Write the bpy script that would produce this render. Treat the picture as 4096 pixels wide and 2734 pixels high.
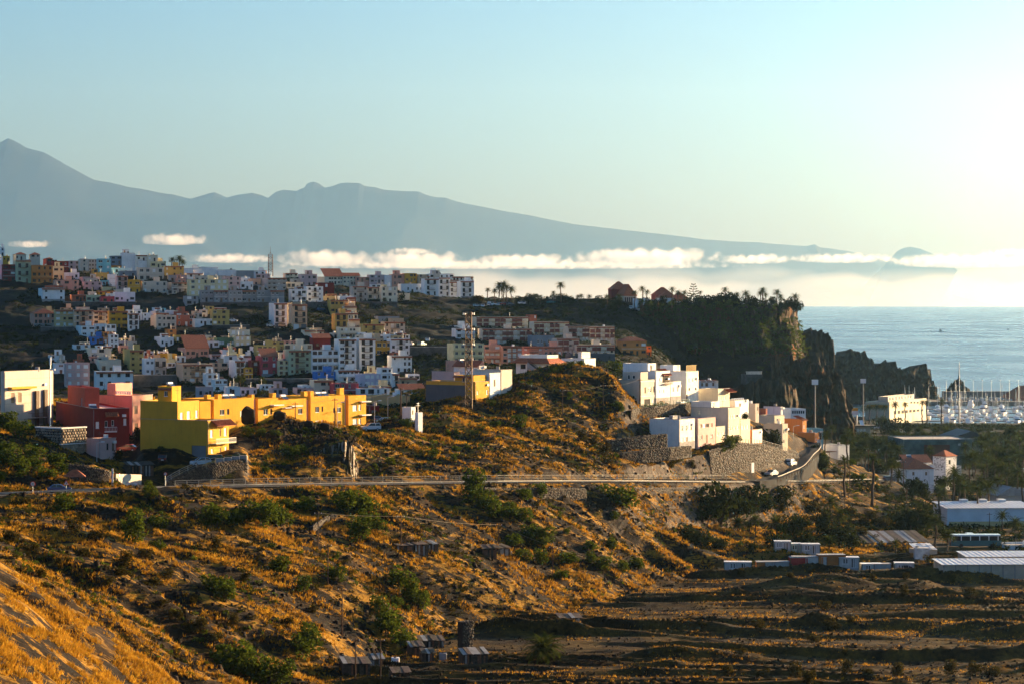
import bpy, bmesh, math, random
import numpy as np
from mathutils import Vector, noise as mnoise

for o in list(bpy.data.objects):
    bpy.data.objects.remove(o, do_unlink=True)
scene = bpy.context.scene
COL = scene.collection
rad = math.radians

# ------------------------------------------------------------------ camera
FPX = 9671.0            # focal length in photograph pixels (85 mm on 36 mm)
VH = 1203.0             # photograph row of eye level
CAMZ = 68.0             # camera height above the sea
cam = bpy.data.cameras.new("camera")
cam.lens = 85.0
cam.sensor_width = 36.0
cam.shift_y = -(1367.0 - VH) / 4096.0
cam.clip_start = 0.5
cam.clip_end = 200000.0
cam_ob = bpy.data.objects.new("camera", cam)
COL.objects.link(cam_ob)
cam_ob.location = (0, 0, CAMZ)
cam_ob.rotation_euler = (rad(90), 0, 0)
scene.camera = cam_ob

# ------------------------------------------------------------------ sky, sun, exposure
SUN_AZ = 55.0           # degrees clockwise from the view direction (+Y) towards +X
SUN_EL = 10.0
world = bpy.data.worlds.new("World")
scene.world = world
world.use_nodes = True
wn = world.node_tree
wn.nodes.clear()
sky = wn.nodes.new("ShaderNodeTexSky")
sky.sky_type = 'NISHITA'
sky.sun_disc = False
sky.sun_elevation = rad(SUN_EL)
sky.sun_rotation = rad(SUN_AZ)
sky.altitude = 50
sky.air_density = 1.2
sky.dust_density = 1.5
sky.ozone_density = 6.0
bg = wn.nodes.new("ShaderNodeBackground")
bg.inputs["Strength"].default_value = 0.06
wo = wn.nodes.new("ShaderNodeOutputWorld")
wn.links.new(sky.outputs[0], bg.inputs[0])
wn.links.new(bg.outputs[0], wo.inputs[0])

sun = bpy.data.lights.new("sun", 'SUN')
sun.energy = 5.0
sun.angle = rad(0.5)
sun.color = (1.0, 0.76, 0.44)
sun_ob = bpy.data.objects.new("sun", sun)
COL.objects.link(sun_ob)
SDIR = Vector((math.sin(rad(SUN_AZ)) * math.cos(rad(SUN_EL)), math.cos(rad(SUN_AZ)) * math.cos(rad(SUN_EL)), math.sin(rad(SUN_EL))))
sun_ob.rotation_euler = (-SDIR).to_track_quat('-Z', 'Y').to_euler()

vs = scene.view_settings
vs.view_transform = 'Standard'
vs.look = 'None'
vs.exposure = 2.08
vs.gamma = 1.0
vs.use_curve_mapping = False
scene.render.engine = 'CYCLES'
cy = scene.cycles
cy.use_denoising = True
cy.max_bounces = 5
cy.diffuse_bounces = 2
cy.glossy_bounces = 2
cy.transmission_bounces = 2
cy.volume_bounces = 1
cy.transparent_max_bounces = 8
cy.sample_clamp_indirect = 4.0
cy.caustics_reflective = False
cy.caustics_refractive = False

rng = np.random.default_rng(7)
random.seed(7)

# ------------------------------------------------------------------ pixel <-> place
def zat(v, D):
    return CAMZ - (v - VH) * D / FPX
def xat(u, D):
    return (u - 2048.0) * D / FPX
def P(u, v, D):
    return Vector((xat(u, D), D, zat(v, D)))
def uv_of(x, y, z):
    return 2048 + FPX * x / y, VH + (CAMZ - z) * FPX / y

# ------------------------------------------------------------------ numpy noise
_perm = rng.permutation(4096)
_val = rng.random(4096) * 2 - 1
def _h(ix, iy):
    return _val[(_perm[(ix.astype(np.int64)) & 4095] + iy.astype(np.int64) * 57) & 4095]
def vnoise(x, y):
    ix = np.floor(x); iy = np.floor(y)
    fx = x - ix; fy = y - iy
    sx = fx * fx * (3 - 2 * fx); sy = fy * fy * (3 - 2 * fy)
    a = _h(ix, iy); b = _h(ix + 1, iy); c = _h(ix, iy + 1); d = _h(ix + 1, iy + 1)
    return (a + (b - a) * sx) * (1 - sy) + (c + (d - c) * sx) * sy
def fbm(x, y, oct=4, gain=0.5):
    s = 0.0; a = 1.0; f = 1.0
    for k in range(oct):
        s = s + a * vnoise(x * f + 17.3 * k, y * f - 9.1 * k)
        a *= gain; f *= 2.03
    return s
def ridged(x, y, oct=4):
    s = 0.0; a = 1.0; f = 1.0
    for k in range(oct):
        s = s + a * (1 - 2 * np.abs(vnoise(x * f + 31.7 * k, y * f + 5.5 * k)))
        a *= 0.5; f *= 2.1
    return s

# ------------------------------------------------------------------ mesh helpers
def np_mesh(name, verts, faces, mats, smooth=False, midx=None):
    """verts (n,3); faces (m,3) or (m,4) array, or a python list of mixed faces"""
    me = bpy.data.meshes.new(name)
    if isinstance(faces, np.ndarray):
        verts = np.asarray(verts, dtype=np.float32)
        n, k = faces.shape
        me.vertices.add(len(verts))
        me.vertices.foreach_set("co", verts.ravel())
        me.loops.add(n * k)
        me.loops.foreach_set("vertex_index", faces.astype(np.int32).ravel())
        me.polygons.add(n)
        me.polygons.foreach_set("loop_start", np.arange(0, n * k, k, dtype=np.int32))
        me.polygons.foreach_set("loop_total", np.full(n, k, dtype=np.int32))
        if midx is not None:
            me.polygons.foreach_set("material_index", np.asarray(midx, dtype=np.int32))
        me.update(calc_edges=True)
    else:
        me.from_pydata([tuple(v) for v in verts], [], faces)
        if midx is not None:
            me.polygons.foreach_set("material_index", np.asarray(midx, dtype=np.int32))
        me.update()
    for m in (mats if isinstance(mats, (list, tuple)) else [mats]):
        me.materials.append(m)
    if smooth:
        me.polygons.foreach_set("use_smooth", np.ones(len(me.polygons), dtype=bool))
    return me

def link(name, me, parent=None, loc=None, rotz=None):
    o = bpy.data.objects.new(name, me)
    COL.objects.link(o)
    if parent is not None:
        o.parent = parent
    if loc is not None:
        o.location = loc
    if rotz is not None:
        o.rotation_euler = (0, 0, rotz)
    return o

def tag(o, label=None, cat=None, group=None, kind=None):
    if label: o["label"] = label
    if cat: o["category"] = cat
    if group: o["group"] = group
    if kind: o["kind"] = kind
    return o

class MB:
    """collects boxes, tubes, quads into one mesh"""
    def __init__(self):
        self.v = []; self.f = []; self.m = []
    def quad(self, a, b, c, d, m=0):
        n = len(self.v); self.v += [a, b, c, d]; self.f.append((n, n + 1, n + 2, n + 3)); self.m.append(m)
    def tri(self, a, b, c, m=0):
        n = len(self.v); self.v += [a, b, c]; self.f.append((n, n + 1, n + 2)); self.m.append(m)
    def box(self, x0, x1, y0, y1, z0, z1, m=0, tf=None):
        n = len(self.v)
        c = [(x0, y0, z0), (x1, y0, z0), (x1, y1, z0), (x0, y1, z0), (x0, y0, z1), (x1, y0, z1), (x1, y1, z1), (x0, y1, z1)]
        if tf: c = [tuple(tf @ Vector(p)) for p in c]
        self.v += c
        for f in ((0, 3, 2, 1), (4, 5, 6, 7), (0, 1, 5, 4), (1, 2, 6, 5), (2, 3, 7, 6), (3, 0, 4, 7)):
            self.f.append(tuple(n + i for i in f)); self.m.append(m)
        return self
    def tube(self, a, b, r0, r1=None, n=6, m=0, cap=True):
        if r1 is None: r1 = r0
        a = Vector(a); b = Vector(b); d = (b - a)
        if d.length < 1e-6: return self
        q = d.normalized().to_track_quat('Z', 'Y')
        s = len(self.v)
        for p, r in ((a, r0), (b, r1)):
            for i in range(n):
                t = 2 * math.pi * i / n
                self.v.append(tuple(p + q @ Vector((r * math.cos(t), r * math.sin(t), 0))))
        for i in range(n):
            j = (i + 1) % n
            self.f.append((s + i, s + j, s + n + j, s + n + i)); self.m.append(m)
        if cap:
            self.f.append(tuple(s + i for i in reversed(range(n)))); self.m.append(m)
            self.f.append(tuple(s + n + i for i in range(n))); self.m.append(m)
        return self
    def prism(self, pts, y0, y1, m=0):
        """polygon pts (x,z) extruded along y"""
        n = len(self.v); k = len(pts)
        self.v += [(x, y0, z) for x, z in pts] + [(x, y1, z) for x, z in pts]
        self.f.append(tuple(n + i for i in range(k))); self.m.append(m)
        self.f.append(tuple(n + k + i for i in reversed(range(k)))); self.m.append(m)
        for i in range(k):
            j = (i + 1) % k
            self.f.append((n + j, n + i, n + k + i, n + k + j)); self.m.append(m)
        return self
    def mesh(self, name, mats, smooth=False):
        return np_mesh(name, self.v, self.f, mats, smooth, self.m)
    def build(self, name, mats, parent=None, loc=None, rotz=None, smooth=False):
        return link(name, self.mesh(name, mats, smooth), parent, loc, rotz)

def empty(name, loc, rotz=0.0):
    o = bpy.data.objects.new(name, None)
    COL.objects.link(o)
    o.location = loc; o.rotation_euler = (0, 0, rotz)
    o.empty_display_size = 0.5
    return o

# ------------------------------------------------------------------ materials
def new_mat(name):
    m = bpy.data.materials.new(name); m.use_nodes = True
    nt = m.node_tree
    b = nt.nodes["Principled BSDF"]
    return m, nt, b
def N(nt, t, **kw):
    n = nt.nodes.new(t)
    for k, v in kw.items():
        if k in n.inputs: n.inputs[k].default_value = v
        else: setattr(n, k, v)
    return n
def ramp(nt, fac, stops):
    r = nt.nodes.new("ShaderNodeValToRGB")
    while len(r.color_ramp.elements) < len(stops): r.color_ramp.elements.new(0.5)
    for e, (p, c) in zip(r.color_ramp.elements, stops):
        e.position = p; e.color = (*c, 1) if len(c) == 3 else c
    nt.links.new(fac, r.inputs[0])
    return r
def mixc(nt, fac, a, b):
    m = nt.nodes.new("ShaderNodeMix"); m.data_type = 'RGBA'
    for s, v in ((0, fac), (6, a), (7, b)):
        if isinstance(v, (int, float)): m.inputs[s].default_value = v
        elif isinstance(v, tuple): m.inputs[s].default_value = (*v, 1)
        else: nt.links.new(v, m.inputs[s])
    return m.outputs[2]

_plain = {}
def plain(name, col, rough=0.8, metal=0.0, spec=0.3, var=0.12, scale=0.6):
    """a paint or material with slight blotchy variation in world/object space"""
    if name in _plain: return _plain[name]
    m, nt, b = new_mat(name)
    geo = N(nt, "ShaderNodeNewGeometry")
    no = N(nt, "ShaderNodeTexNoise", Scale=scale, Detail=5.0, Roughness=0.65)
    nt.links.new(geo.outputs["Position"], no.inputs["Vector"])
    dk = tuple(c * (1 - var * 1.6) for c in col); lt = tuple(min(1, c * (1 + var)) for c in col)
    r = ramp(nt, no.outputs["Fac"], [(0.3, dk), (0.7, lt)])
    nt.links.new(r.outputs[0], b.inputs["Base Color"])
    b.inputs["Roughness"].default_value = rough
    b.inputs["Metallic"].default_value = metal
    b.inputs["Specular IOR Level"].default_value = spec
    _plain[name] = m
    return m
def srgb(r, g, b):
    f = lambda c: ((c / 255) / 12.92) if c <= 10 else (((c / 255) + 0.055) / 1.055) ** 2.4
    return (f(r), f(g), f(b))
# ------------------------------------------------------------------ terrain: feature lines (u, v, D) or (u, None, D, z)
def line(pts):
    us, Ds, zs = [], [], []
    for p in pts:
        us.append(p[0]); Ds.append(p[2]); zs.append(p[3] if p[1] is None else zat(p[1], p[2]))
    return np.array(us, float), np.array(Ds, float), np.array(zs, float)
LINES = [line(l) for l in [
    [(-2500, None, 3, 66.2), (6500, None, 3, 66.2)],
    [(-2500, None, 60, 66), (-800, None, 60, 60), (400, None, 60, 54), (2500, None, 60, 50), (6500, None, 60, 46)],
    [(-2500, None, 200, 72), (-1200, None, 200, 53), (0, 2900, 200), (500, 3240, 200), (1000, None, 200, 18), (1400, None, 200, 13), (2000, None, 200, 10.5), (6500, None, 200, 10)],
    # spur edge (dry grass, nearest slope)
    [(-2500, None, 300, 84), (-1000, 1575, 300), (0, 2251, 300), (143, 2344, 300), (262, 2424, 300), (387, 2508, 300), (536, 2603, 300), (703, 2728, 300), (1000, 2945, 300), (1300, None, 300, 11), (1800, None, 300, 10), (6500, None, 300, 10)],
    [(-2500, None, 330, 70), (-1000, None, 330, 47), (0, None, 328, 29.2), (400, None, 328, 20.5), (700, None, 326, 14.2), (1000, None, 330, 11.2), (1300, None, 335, 10.2), (1800, None, 345, 10), (6500, None, 345, 10)],
    # toe of the road slope / edge of the field
    [(-2500, None, 360, 68), (-1000, None, 360, 46), (0, None, 355, 31.0), (400, None, 352, 23.5), (700, None, 352, 16.5), (1000, None, 358, 12.0), (1300, None, 371, 10.3), (1780, None, 421, 10), (2100, None, 447, 10), (2440, None, 470, 10), (2800, None, 520, 10), (3200, None, 540, 10), (3600, None, 560, 9.7), (4096, None, 600, 9.2), (6500, None, 600, 9)],
    # middle of the slope
    [(-2500, None, 395, 62), (-1000, None, 390, 43), (0, 2110, 386), (400, 2170, 392), (700, 2225, 398), (1000, 2240, 408), (1400, 2215, 430), (1700, 2200, 452), (2000, 2170, 472), (2400, 2140, 505), (2800, 2110, 561), (3200, 2080, 612), (3500, 2070, 642), (3650, None, 650, 10), (3800, None, 655, 9), (6500, None, 655, 8.5)],
    # road, outer then inner edge
    [(-2500, 2050, 405), (-600, 1995, 425), (0, 1985, 432), (500, 1963, 445), (1000, 1948, 462), (1500, 1940, 482), (2000, 1932, 505), (2500, 1929, 545), (3000, 1930, 600), (3300, 1928, 650), (3500, 1922, 685), (3600, 1930, 700), (3720, None, 705, 10), (3850, None, 706, 8.7), (6500, None, 706, 8.3)],
    [(-2500, 2044, 413), (-600, 1987, 433), (0, 1975, 440), (500, 1953, 453), (1000, 1938, 470), (1500, 1930, 490), (2000, 1922, 513), (2500, 1919, 553), (2900, 1921, 599), (3000, 1921, 608), (3300, 1919, 658), (3500, 1914, 693), (3600, 1925, 708), (3720, None, 712, 10), (3850, None, 714, 8.7), (6500, None, 714, 8.3)],
    # foot of the cut / walls
    [(-2500, 2040, 414), (0, 1974, 441), (500, 1951, 456), (1000, 1937, 471.5), (1500, 1929, 491.5), (2000, 1921, 514.5), (2500, 1918, 554.5), (2840, None, 596, 24.8), (2950, None, 610.5, 24.7), (3050, None, 626, 24.8), (3130, None, 640, 25.2), (3196, None, 653, 25.9), (3250, None, 680, 26.6), (3290, None, 690, 23.5), (3400, None, 700, 20), (3500, None, 705, 17.5), (3600, None, 712, 13), (3720, None, 716, 10), (3850, None, 718, 8.7), (6500, None, 718, 8.3)],
    # top of the cut / walls
    [(-2500, 1560, 470), (-300, 1660, 474), (0, 1760, 474), (150, 1790, 474), (270, 1850, 470), (300, 1852, 468), (460, 1900, 466), (500, 1935, 467), (660, 1925, 480), (690, 1895, 474), (850, 1852, 474.5), (975, 1842, 477), (1000, 1885, 480), (1150, 1890, 487), (1230, 1850, 490), (1290, 1790, 496), (1400, 1766, 499), (1430, 1850, 499), (1500, 1890, 496), (1700, 1895, 503), (2000, 1885, 521), (2300, 1885, 541), (2450, 1878, 556), (2600, 1860, 568), (2700, 1835, 586), (2750, 1815, 591), (2840, 1806, 599), (2950, 1773, 612.5), (3050, 1779, 628.5), (3130, 1801, 642.5), (3196, 1830, 655), (3250, None, 682, 26.6), (3290, None, 694, 23.5), (3400, None, 705, 19), (3500, None, 712, 16), (3600, None, 718, 12), (3720, None, 720, 9.8), (3850, None, 722, 8.6), (6500, None, 722, 8.3)],
    # terrace / mid hill
    [(-2500, 1500, 500), (-300, 1640, 500), (0, 1700, 498), (200, 1720, 498), (300, 1790, 492), (460, 1845, 488), (560, 1862, 485), (690, 1862, 484.5), (800, 1850, 484), (850, 1845, 484), (975, 1836, 486), (1000, 1840, 492), (1150, 1800, 505), (1290, 1768, 507), (1400, 1755, 507), (1500, 1800, 515), (1700, 1780, 535), (2000, 1740, 555), (2300, 1750, 575), (2450, 1790, 583), (2600, 1775, 597), (2700, 1783, 606), (2800, 1785, 619), (2850, 1785, 624), (2950, 1778, 634), (3050, 1781, 646), (3130, 1797, 656), (3196, 1824, 665), (3250, None, 690, 27.2), (3290, None, 700, 23), (3400, None, 712, 18), (3500, None, 720, 15), (3600, None, 724, 11.5), (3720, None, 726, 9.5), (3850, None, 728, 8.5), (6500, None, 728, 8.2)],
    # crest of the hill and house ground
    [(-2500, 1450, 560), (0, 1690, 530), (270, 1720, 530), (450, 1800, 515), (540, 1835, 490), (570, 1790, 491), (700, 1795, 489.5), (780, 1828, 490), (850, 1822, 492), (880, 1770, 512), (950, 1698, 524), (1050, 1688, 526), (1120, 1662, 526), (1200, 1686, 526), (1300, 1704, 528), (1400, 1722, 530), (1470, 1727, 547), (1600, 1700, 549), (1700, 1615, 575), (1850, 1578, 586), (1960, 1590, 592), (2000, 1566, 600), (2050, 1520, 606), (2100, 1494, 610), (2150, 1484, 613), (2213, 1474, 617), (2280, 1461, 620), (2350, 1462, 620), (2410, 1476, 619), (2460, 1512, 613), (2500, 1580, 608), (2560, 1640, 612), (2700, 1632, 626), (2800, 1620, 640), (2880, 1650, 650), (3000, 1680, 656), (3100, 1710, 666), (3196, 1750, 682), (3250, None, 705, 28), (3300, None, 716, 22), (3400, None, 728, 16), (3500, None, 736, 12.5), (3700, None, 740, 9), (3850, None, 742, 8.3), (6500, None, 742, 8)],
    [(-2500, None, 640, 52), (0, None, 600, 43), (1400, None, 600, 41), (1550, None, 610, 42), (1700, None, 640, 44), (2000, None, 660, 46), (2200, None, 668, 49), (2400, None, 672, 47), (2560, None, 680, 43), (2700, None, 690, 40), (3000, None, 710, 33), (3196, None, 724, 29), (3250, None, 735, 26), (3320, None, 745, 18), (3420, None, 750, 11), (3600, None, 752, 8.5), (6500, None, 752, 7.8)],
    [(-2500, None, 770, 46), (0, None, 770, 37), (1600, None, 770, 37), (2000, None, 770, 38), (2400, None, 770, 36), (2700, None, 770, 28), (3000, None, 770, 20), (3200, None, 770, 13), (3350, None, 770, 8), (6500, None, 770, 7.5)],
    # far town hillside
    [(-2500, 1440, 850), (0, 1560, 850), (1800, 1560, 850), (2000, 1550, 850), (2400, 1500, 850), (2600, 1530, 850), (2800, None, 850, 30), (3000, None, 850, 16), (3200, None, 850, 7.5), (3400, None, 850, 6.5), (6500, None, 850, 6.5)],
    [(-2500, 1190, 1000), (0, 1325, 1000), (1000, 1335, 1000), (1800, 1370, 1000), (2000, 1395, 1000), (2400, 1420, 1000), (2600, 1470, 1000), (2800, 1560, 1000), (2900, None, 1000, 26), (3050, None, 1000, 20), (3200, None, 1000, 7), (3400, None, 1000, 5), (6500, None, 1000, 5)],
    [(-2500, 1040, 1130), (0, 1180, 1130), (900, 1190, 1130), (1300, 1215, 1130), (1700, 1240, 1130), (1900, 1265, 1130), (2100, 1275, 1130), (2500, 1310, 1130), (2650, 1400, 1130), (2760, None, 1130, 30), (3000, None, 1130, 24), (3150, None, 1130, 15), (3230, None, 1130, 9), (3290, None, 1130, 6), (3350, None, 1130, 5), (3450, None, 1130, 4), (6500, None, 1130, 4)],
    [(-2500, 960, 1230), (0, 1078, 1230), (300, 1085, 1230), (600, 1105, 1230), (1000, 1125, 1230), (1400, 1150, 1230), (1850, 1188, 1230), (2100, 1202, 1215), (2500, 1208, 1205), (2900, 1226, 1200), (3150, 1236, 1200), (3185, 1245, 1200), (3215, None, 1200, 30), (3245, None, 1200, 12), (3280, None, 1200, 6), (3350, None, 1200, 5), (3450, None, 1200, 3.5), (6500, None, 1200, 3.5)],
    [(-2500, 950, 1300), (0, 1068, 1300), (600, 1096, 1300), (1000, 1118, 1300), (1850, 1186, 1300), (2500, 1208, 1280), (3130, 1234, 1280), (3170, 1244, 1280), (3205, None, 1280, 24), (3270, None, 1280, 8), (3450, None, 1280, 3), (3650, None, 1280, 3), (6500, None, 1280, 3)],
    [(-2500, None, 1450, 70), (0, None, 1450, 70), (1000, None, 1450, 62), (2400, None, 1400, 50), (3100, None, 1360, 40), (3190, None, 1360, 12), (3300, None, 1370, 2), (3500, None, 1380, 2.5), (3560, None, 1310, 2.5), (3700, None, 1300, 2.5), (6500, None, 1300, 2.5)],
    [(-2500, None, 1700, 1), (2400, None, 1600, 1), (3100, None, 1480, 1), (3300, None, 1420, -3), (3500, None, 1384, -3), (3560, None, 1312, -3), (3700, None, 1302, -3), (6500, None, 1302, -3)],
    [(-2500, None, 1760, -3), (2400, None, 1660, -3), (3100, None, 1500, -3), (3300, None, 1430, -3.2), (3500, None, 1390, -3.2), (3560, None, 1318, -3.2), (3700, None, 1308, -3.2), (6500, None, 1308, -3.2)],
]]
UG = np.arange(-2500.0, 6501.0, 10.0)
LD = np.array([np.interp(UG, l[0], l[1]) for l in LINES])
LZ = np.array([np.interp(UG, l[0], l[2]) for l in LINES])
def _soft(a, w):
    k = np.hanning(2 * w + 1); k /= k.sum()
    return np.array([np.convolve(np.pad(r, w, mode='edge'), k, 'valid') for r in a])
LD = _soft(LD, 2); LZ = _soft(LZ, 2)
LD = np.maximum.accumulate(LD + np.arange(len(LD))[:, None] * 1e-3, axis=0)

def relief(X, Y, Z):
    """uneven ground: gullies running down to the valley, lumps, furrows in the field"""
    u = 2048 + FPX * X / np.maximum(Y, 1)
    amp = np.interp(Y, [0, 150, 330, 430, 436, 500, 600, 760, 900, 1300], [0.2, 0.6, 1.0, 1.0, 1, 1.2, 1.6, 1.2, 2.0, 2.0])
    a = np.radians(-20)
    ry = X * np.cos(a) + Y * np.sin(a); rx = -X * np.sin(a) + Y * np.cos(a)
    g = (fbm(rx / 13 + 3, ry / 42, 3) * 1.5 - np.clip(fbm(rx / 9 + 20, ry / 50, 2) - .3, 0, 1) * 2.2) * (0.45 + 0.55 * (Y < 430 + 0.04 * np.clip(u, 0, 4000))) + fbm(X / 5.0, Y / 6.0, 4) * 0.42 + fbm(X / 1.3, Y / 1.6, 2) * 0.10
    # flat valley floor: long furrows and spoil heaps instead of gullies
    field = np.clip((np.interp(u, [900, 1300, 1780, 2100, 2440, 2800, 3200, 3600, 6500], [330, 370, 420, 446, 469, 519, 539, 558, 598]) - Y) / 8, 0, 1) * np.clip((u - 1250) / 250, 0, 1) * np.clip((Y - 210) / 60, 0, 1)
    bw = Y + fbm(X / 75, Y / 30, 3) * 9 + X * 0.03
    ph = bw / 9.0
    fr = ph - np.floor(ph)
    bank = np.clip(1 - np.abs(fr - 0.35) / 0.15, 0, 1) ** 0.7 * np.clip(0.5 + vnoise(X / 40 + 5, np.floor(ph) * 3.7) * 0.9, 0, 1.2)
    ph2 = (Y + fbm(X / 45 + 9, Y / 20, 3) * 6) / 4.3
    bank2 = np.clip(1 - np.abs((ph2 - np.floor(ph2)) - 0.5) / 0.2, 0, 1) * np.clip(0.25 + vnoise(X / 28, np.floor(ph2) * 5.1) * 0.9, 0, 1)
    heap = np.clip(fbm(X / 30 + 40, Y / 9, 3) - 0.55, 0, 1) * 3.2
    furrow = bank * 1.9 + bank2 * 0.9 + heap + fbm(X / 9, Y / 5, 4) * 0.16 + fbm(X / 60, Y / 60, 2) * 0.4
    flat = np.clip((u - 3560) / 200, 0, 1) * (Y > 560) + np.clip((u - 3250) / 150, 0, 1) * (Y > 760)
    flat = np.clip(flat, 0, 1)
    road = np.interp(u, LINES[7][0], LINES[7][1])
    onroad = np.clip(1 - np.maximum(np.maximum(road - 1.0 - Y, Y - road - 11), 0) / 2.0, 0, 1) * (u < 3600)
    branch = np.clip((u - 2930) / 80, 0, 1) * np.clip((3300 - u) / 60, 0, 1) * ((Y > road) & (Y < 720))
    cliff = np.clip(1 - np.abs(u - 1330) / 120, 0, 1) * ((Y > road + 10) & (Y < road + 34)) * 1.2
    base = amp * g * (1 - field) * (1 - flat * 0.93) * (1 - 0.96 * onroad) * (1 - 0.9 * branch)
    sea = np.clip((Z - 0.5) / 2, 0.1, 1)
    return (base + field * furrow) * sea + cliff * ridged(X / 1.6, Z / 9.0, 3) * 0.4

def ground_raw(X, Y):
    X = np.asarray(X, float); Y = np.asarray(Y, float)
    u = 2048 + FPX * X / np.maximum(Y, 1.0)
    fi = np.clip((u + 2500) / 10.0, 0, len(UG) - 1.001)
    i = fi.astype(int); w = fi - i
    D = LD[:, i] * (1 - w) + LD[:, i + 1] * w
    Zc = LZ[:, i] * (1 - w) + LZ[:, i + 1] * w
    k = np.clip((D <= Y[None]).sum(axis=0) - 1, 0, len(LD) - 2)
    ar = np.arange(D.shape[1]) if D.ndim > 1 else 0
    d0 = D[k, ar]; d1 = D[k + 1, ar]; z0 = Zc[k, ar]; z1 = Zc[k + 1, ar]
    t = np.clip((Y - d0) / np.maximum(d1 - d0, 1e-3), 0, 1)
    return z0 + (z1 - z0) * t
def ground(X, Y):
    X = np.atleast_1d(np.asarray(X, float)); Y = np.atleast_1d(np.asarray(Y, float))
    z = ground_raw(X, Y)
    return z + relief(X, Y, z)
def gz(x, y):
    return float(ground(x, y)[0])
def ground_hit(u, v, d0=330.0, d1=1500.0, step=1.0):
    """distance at which the line of sight through a photograph point meets the ground"""
    D = np.arange(d0, d1, step)
    g = ground((u - 2048) * D / FPX, D)
    s = CAMZ - (v - VH) * D / FPX
    k = np.nonzero(s <= g)[0]
    return float(D[k[0]]) if len(k) else d1

def fan(name, mat, us, fr_lines, rows):
    """terrain strip between two feature lines; rows = subdivisions per interval"""
    cols = len(us)
    Ds = []; 
    fi = np.clip((us + 2500) / 10.0, 0, len(UG) - 1.001); i = fi.astype(int); w = fi - i
    L = LD[:, i] * (1 - w) + LD[:, i + 1] * w
    for k, (li, n) in enumerate(zip(range(fr_lines[0], fr_lines[1]), rows)):
        for j in range(n):
            Ds.append(L[li] + (L[li + 1] - L[li]) * j / n)
    Ds.append(L[fr_lines[1]])
    Y = np.array(Ds); X = (us[None, :] - 2048) * Y / FPX
    sh = Y.shape
    z = ground(X.ravel(), Y.ravel()).reshape(sh)
    verts = np.stack([X, Y, z], -1).reshape(-1, 3)
    r, c = sh
    a = (np.arange(r - 1)[:, None] * c + np.arange(c - 1)[None]).ravel()
    faces = np.stack([a, a + 1, a + c + 1, a + c], 1)
    me = np_mesh(name, verts, faces, mat, smooth=True)
    o = link(name, me)
    tag(o, kind="structure")
    return o

# ------------------------------------------------------------------ ground materials
def ground_material(name, far=False):
    m, nt, b = new_mat(name)
    geo = N(nt, "ShaderNodeNewGeometry")
    mp = N(nt, "ShaderNodeMapping"); mp.inputs["Rotation"].default_value = (0, 0, rad(20)); mp.inputs["Scale"].default_value = (0.3, 1.0, 1.0)
    nt.links.new(geo.outputs["Position"], mp.inputs["Vector"])
    n1 = N(nt, "ShaderNodeTexNoise", Scale=0.24 if not far else 0.1, Detail=9.0, Roughness=0.72, Distortion=0.6)
    nt.links.new(mp.outputs[0], n1.inputs["Vector"])
    n2 = N(nt, "ShaderNodeTexNoise", Scale=1.6, Detail=6.0, Roughness=0.7)
    nt.links.new(geo.outputs["Position"], n2.inputs["Vector"])
    n3 = N(nt, "ShaderNodeTexNoise", Scale=0.05, Detail=4.0, Roughness=0.6)
    nt.links.new(geo.outputs["Position"], n3.inputs["Vector"])
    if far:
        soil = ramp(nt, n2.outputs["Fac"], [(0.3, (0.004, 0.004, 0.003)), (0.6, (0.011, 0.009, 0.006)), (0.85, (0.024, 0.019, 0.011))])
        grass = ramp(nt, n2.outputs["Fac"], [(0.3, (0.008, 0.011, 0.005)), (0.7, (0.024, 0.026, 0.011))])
    else:
        soil = ramp(nt, n2.outputs["Fac"], [(0.3, (0.005, 0.0035, 0.002)), (0.55, (0.015, 0.009, 0.004)), (0.8, (0.04, 0.021, 0.008))])
        grass = ramp(nt, n2.outputs["Fac"], [(0.3, (0.11, 0.05, 0.006)), (0.7, (0.40, 0.205, 0.022))])
    f = ramp(nt, n1.outputs["Fac"], [(0.51, (0, 0, 0)), (0.57, (1, 1, 1))])
    c = mixc(nt, f.outputs[0], soil.outputs[0], grass.outputs[0])
    # bare reddish earth in places
    f3 = ramp(nt, n3.outputs["Fac"], [(0.55, (0, 0, 0)), (0.68, (0.7, 0.7, 0.7))])
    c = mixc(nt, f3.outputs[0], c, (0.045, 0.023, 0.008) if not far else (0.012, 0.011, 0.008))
    # steep faces show rock
    sx = N(nt, "ShaderNodeSeparateXYZ"); nt.links.new(geo.outputs["Normal"], sx.inputs[0])
    fr = ramp(nt, sx.outputs["Z"], [(0.45, (1, 1, 1)), (0.72, (0, 0, 0))])
    mr = N(nt, "ShaderNodeMapping"); mr.inputs["Scale"].default_value = (1, 1, 0.25)
    nt.links.new(geo.outputs["Position"], mr.inputs["Vector"])
    nr = N(nt, "ShaderNodeTexNoise", Scale=0.9, Detail=7.0, Roughness=0.7); nt.links.new(mr.outputs[0], nr.inputs["Vector"])
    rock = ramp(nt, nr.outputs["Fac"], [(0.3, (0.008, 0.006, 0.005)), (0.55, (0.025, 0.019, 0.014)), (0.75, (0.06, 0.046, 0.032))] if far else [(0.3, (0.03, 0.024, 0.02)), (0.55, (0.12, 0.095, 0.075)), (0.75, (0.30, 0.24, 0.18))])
    c = mixc(nt, fr.outputs[0], c, rock.outputs[0])
    nt.links.new(c, b.inputs["Base Color"])
    b.inputs["Roughness"].default_value = 0.95
    b.inputs["Specular IOR Level"].default_value = 0.1
    bp = N(nt, "ShaderNodeBump", Strength=0.7, Distance=0.35)
    nt.links.new(n2.outputs["Fac"], bp.inputs["Height"]); nt.links.new(bp.outputs[0], b.inputs["Normal"])
    return m
M_NEAR = ground_material("dry_slope")
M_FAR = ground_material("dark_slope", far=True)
m, nt, b = new_mat("field_soil")
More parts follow.
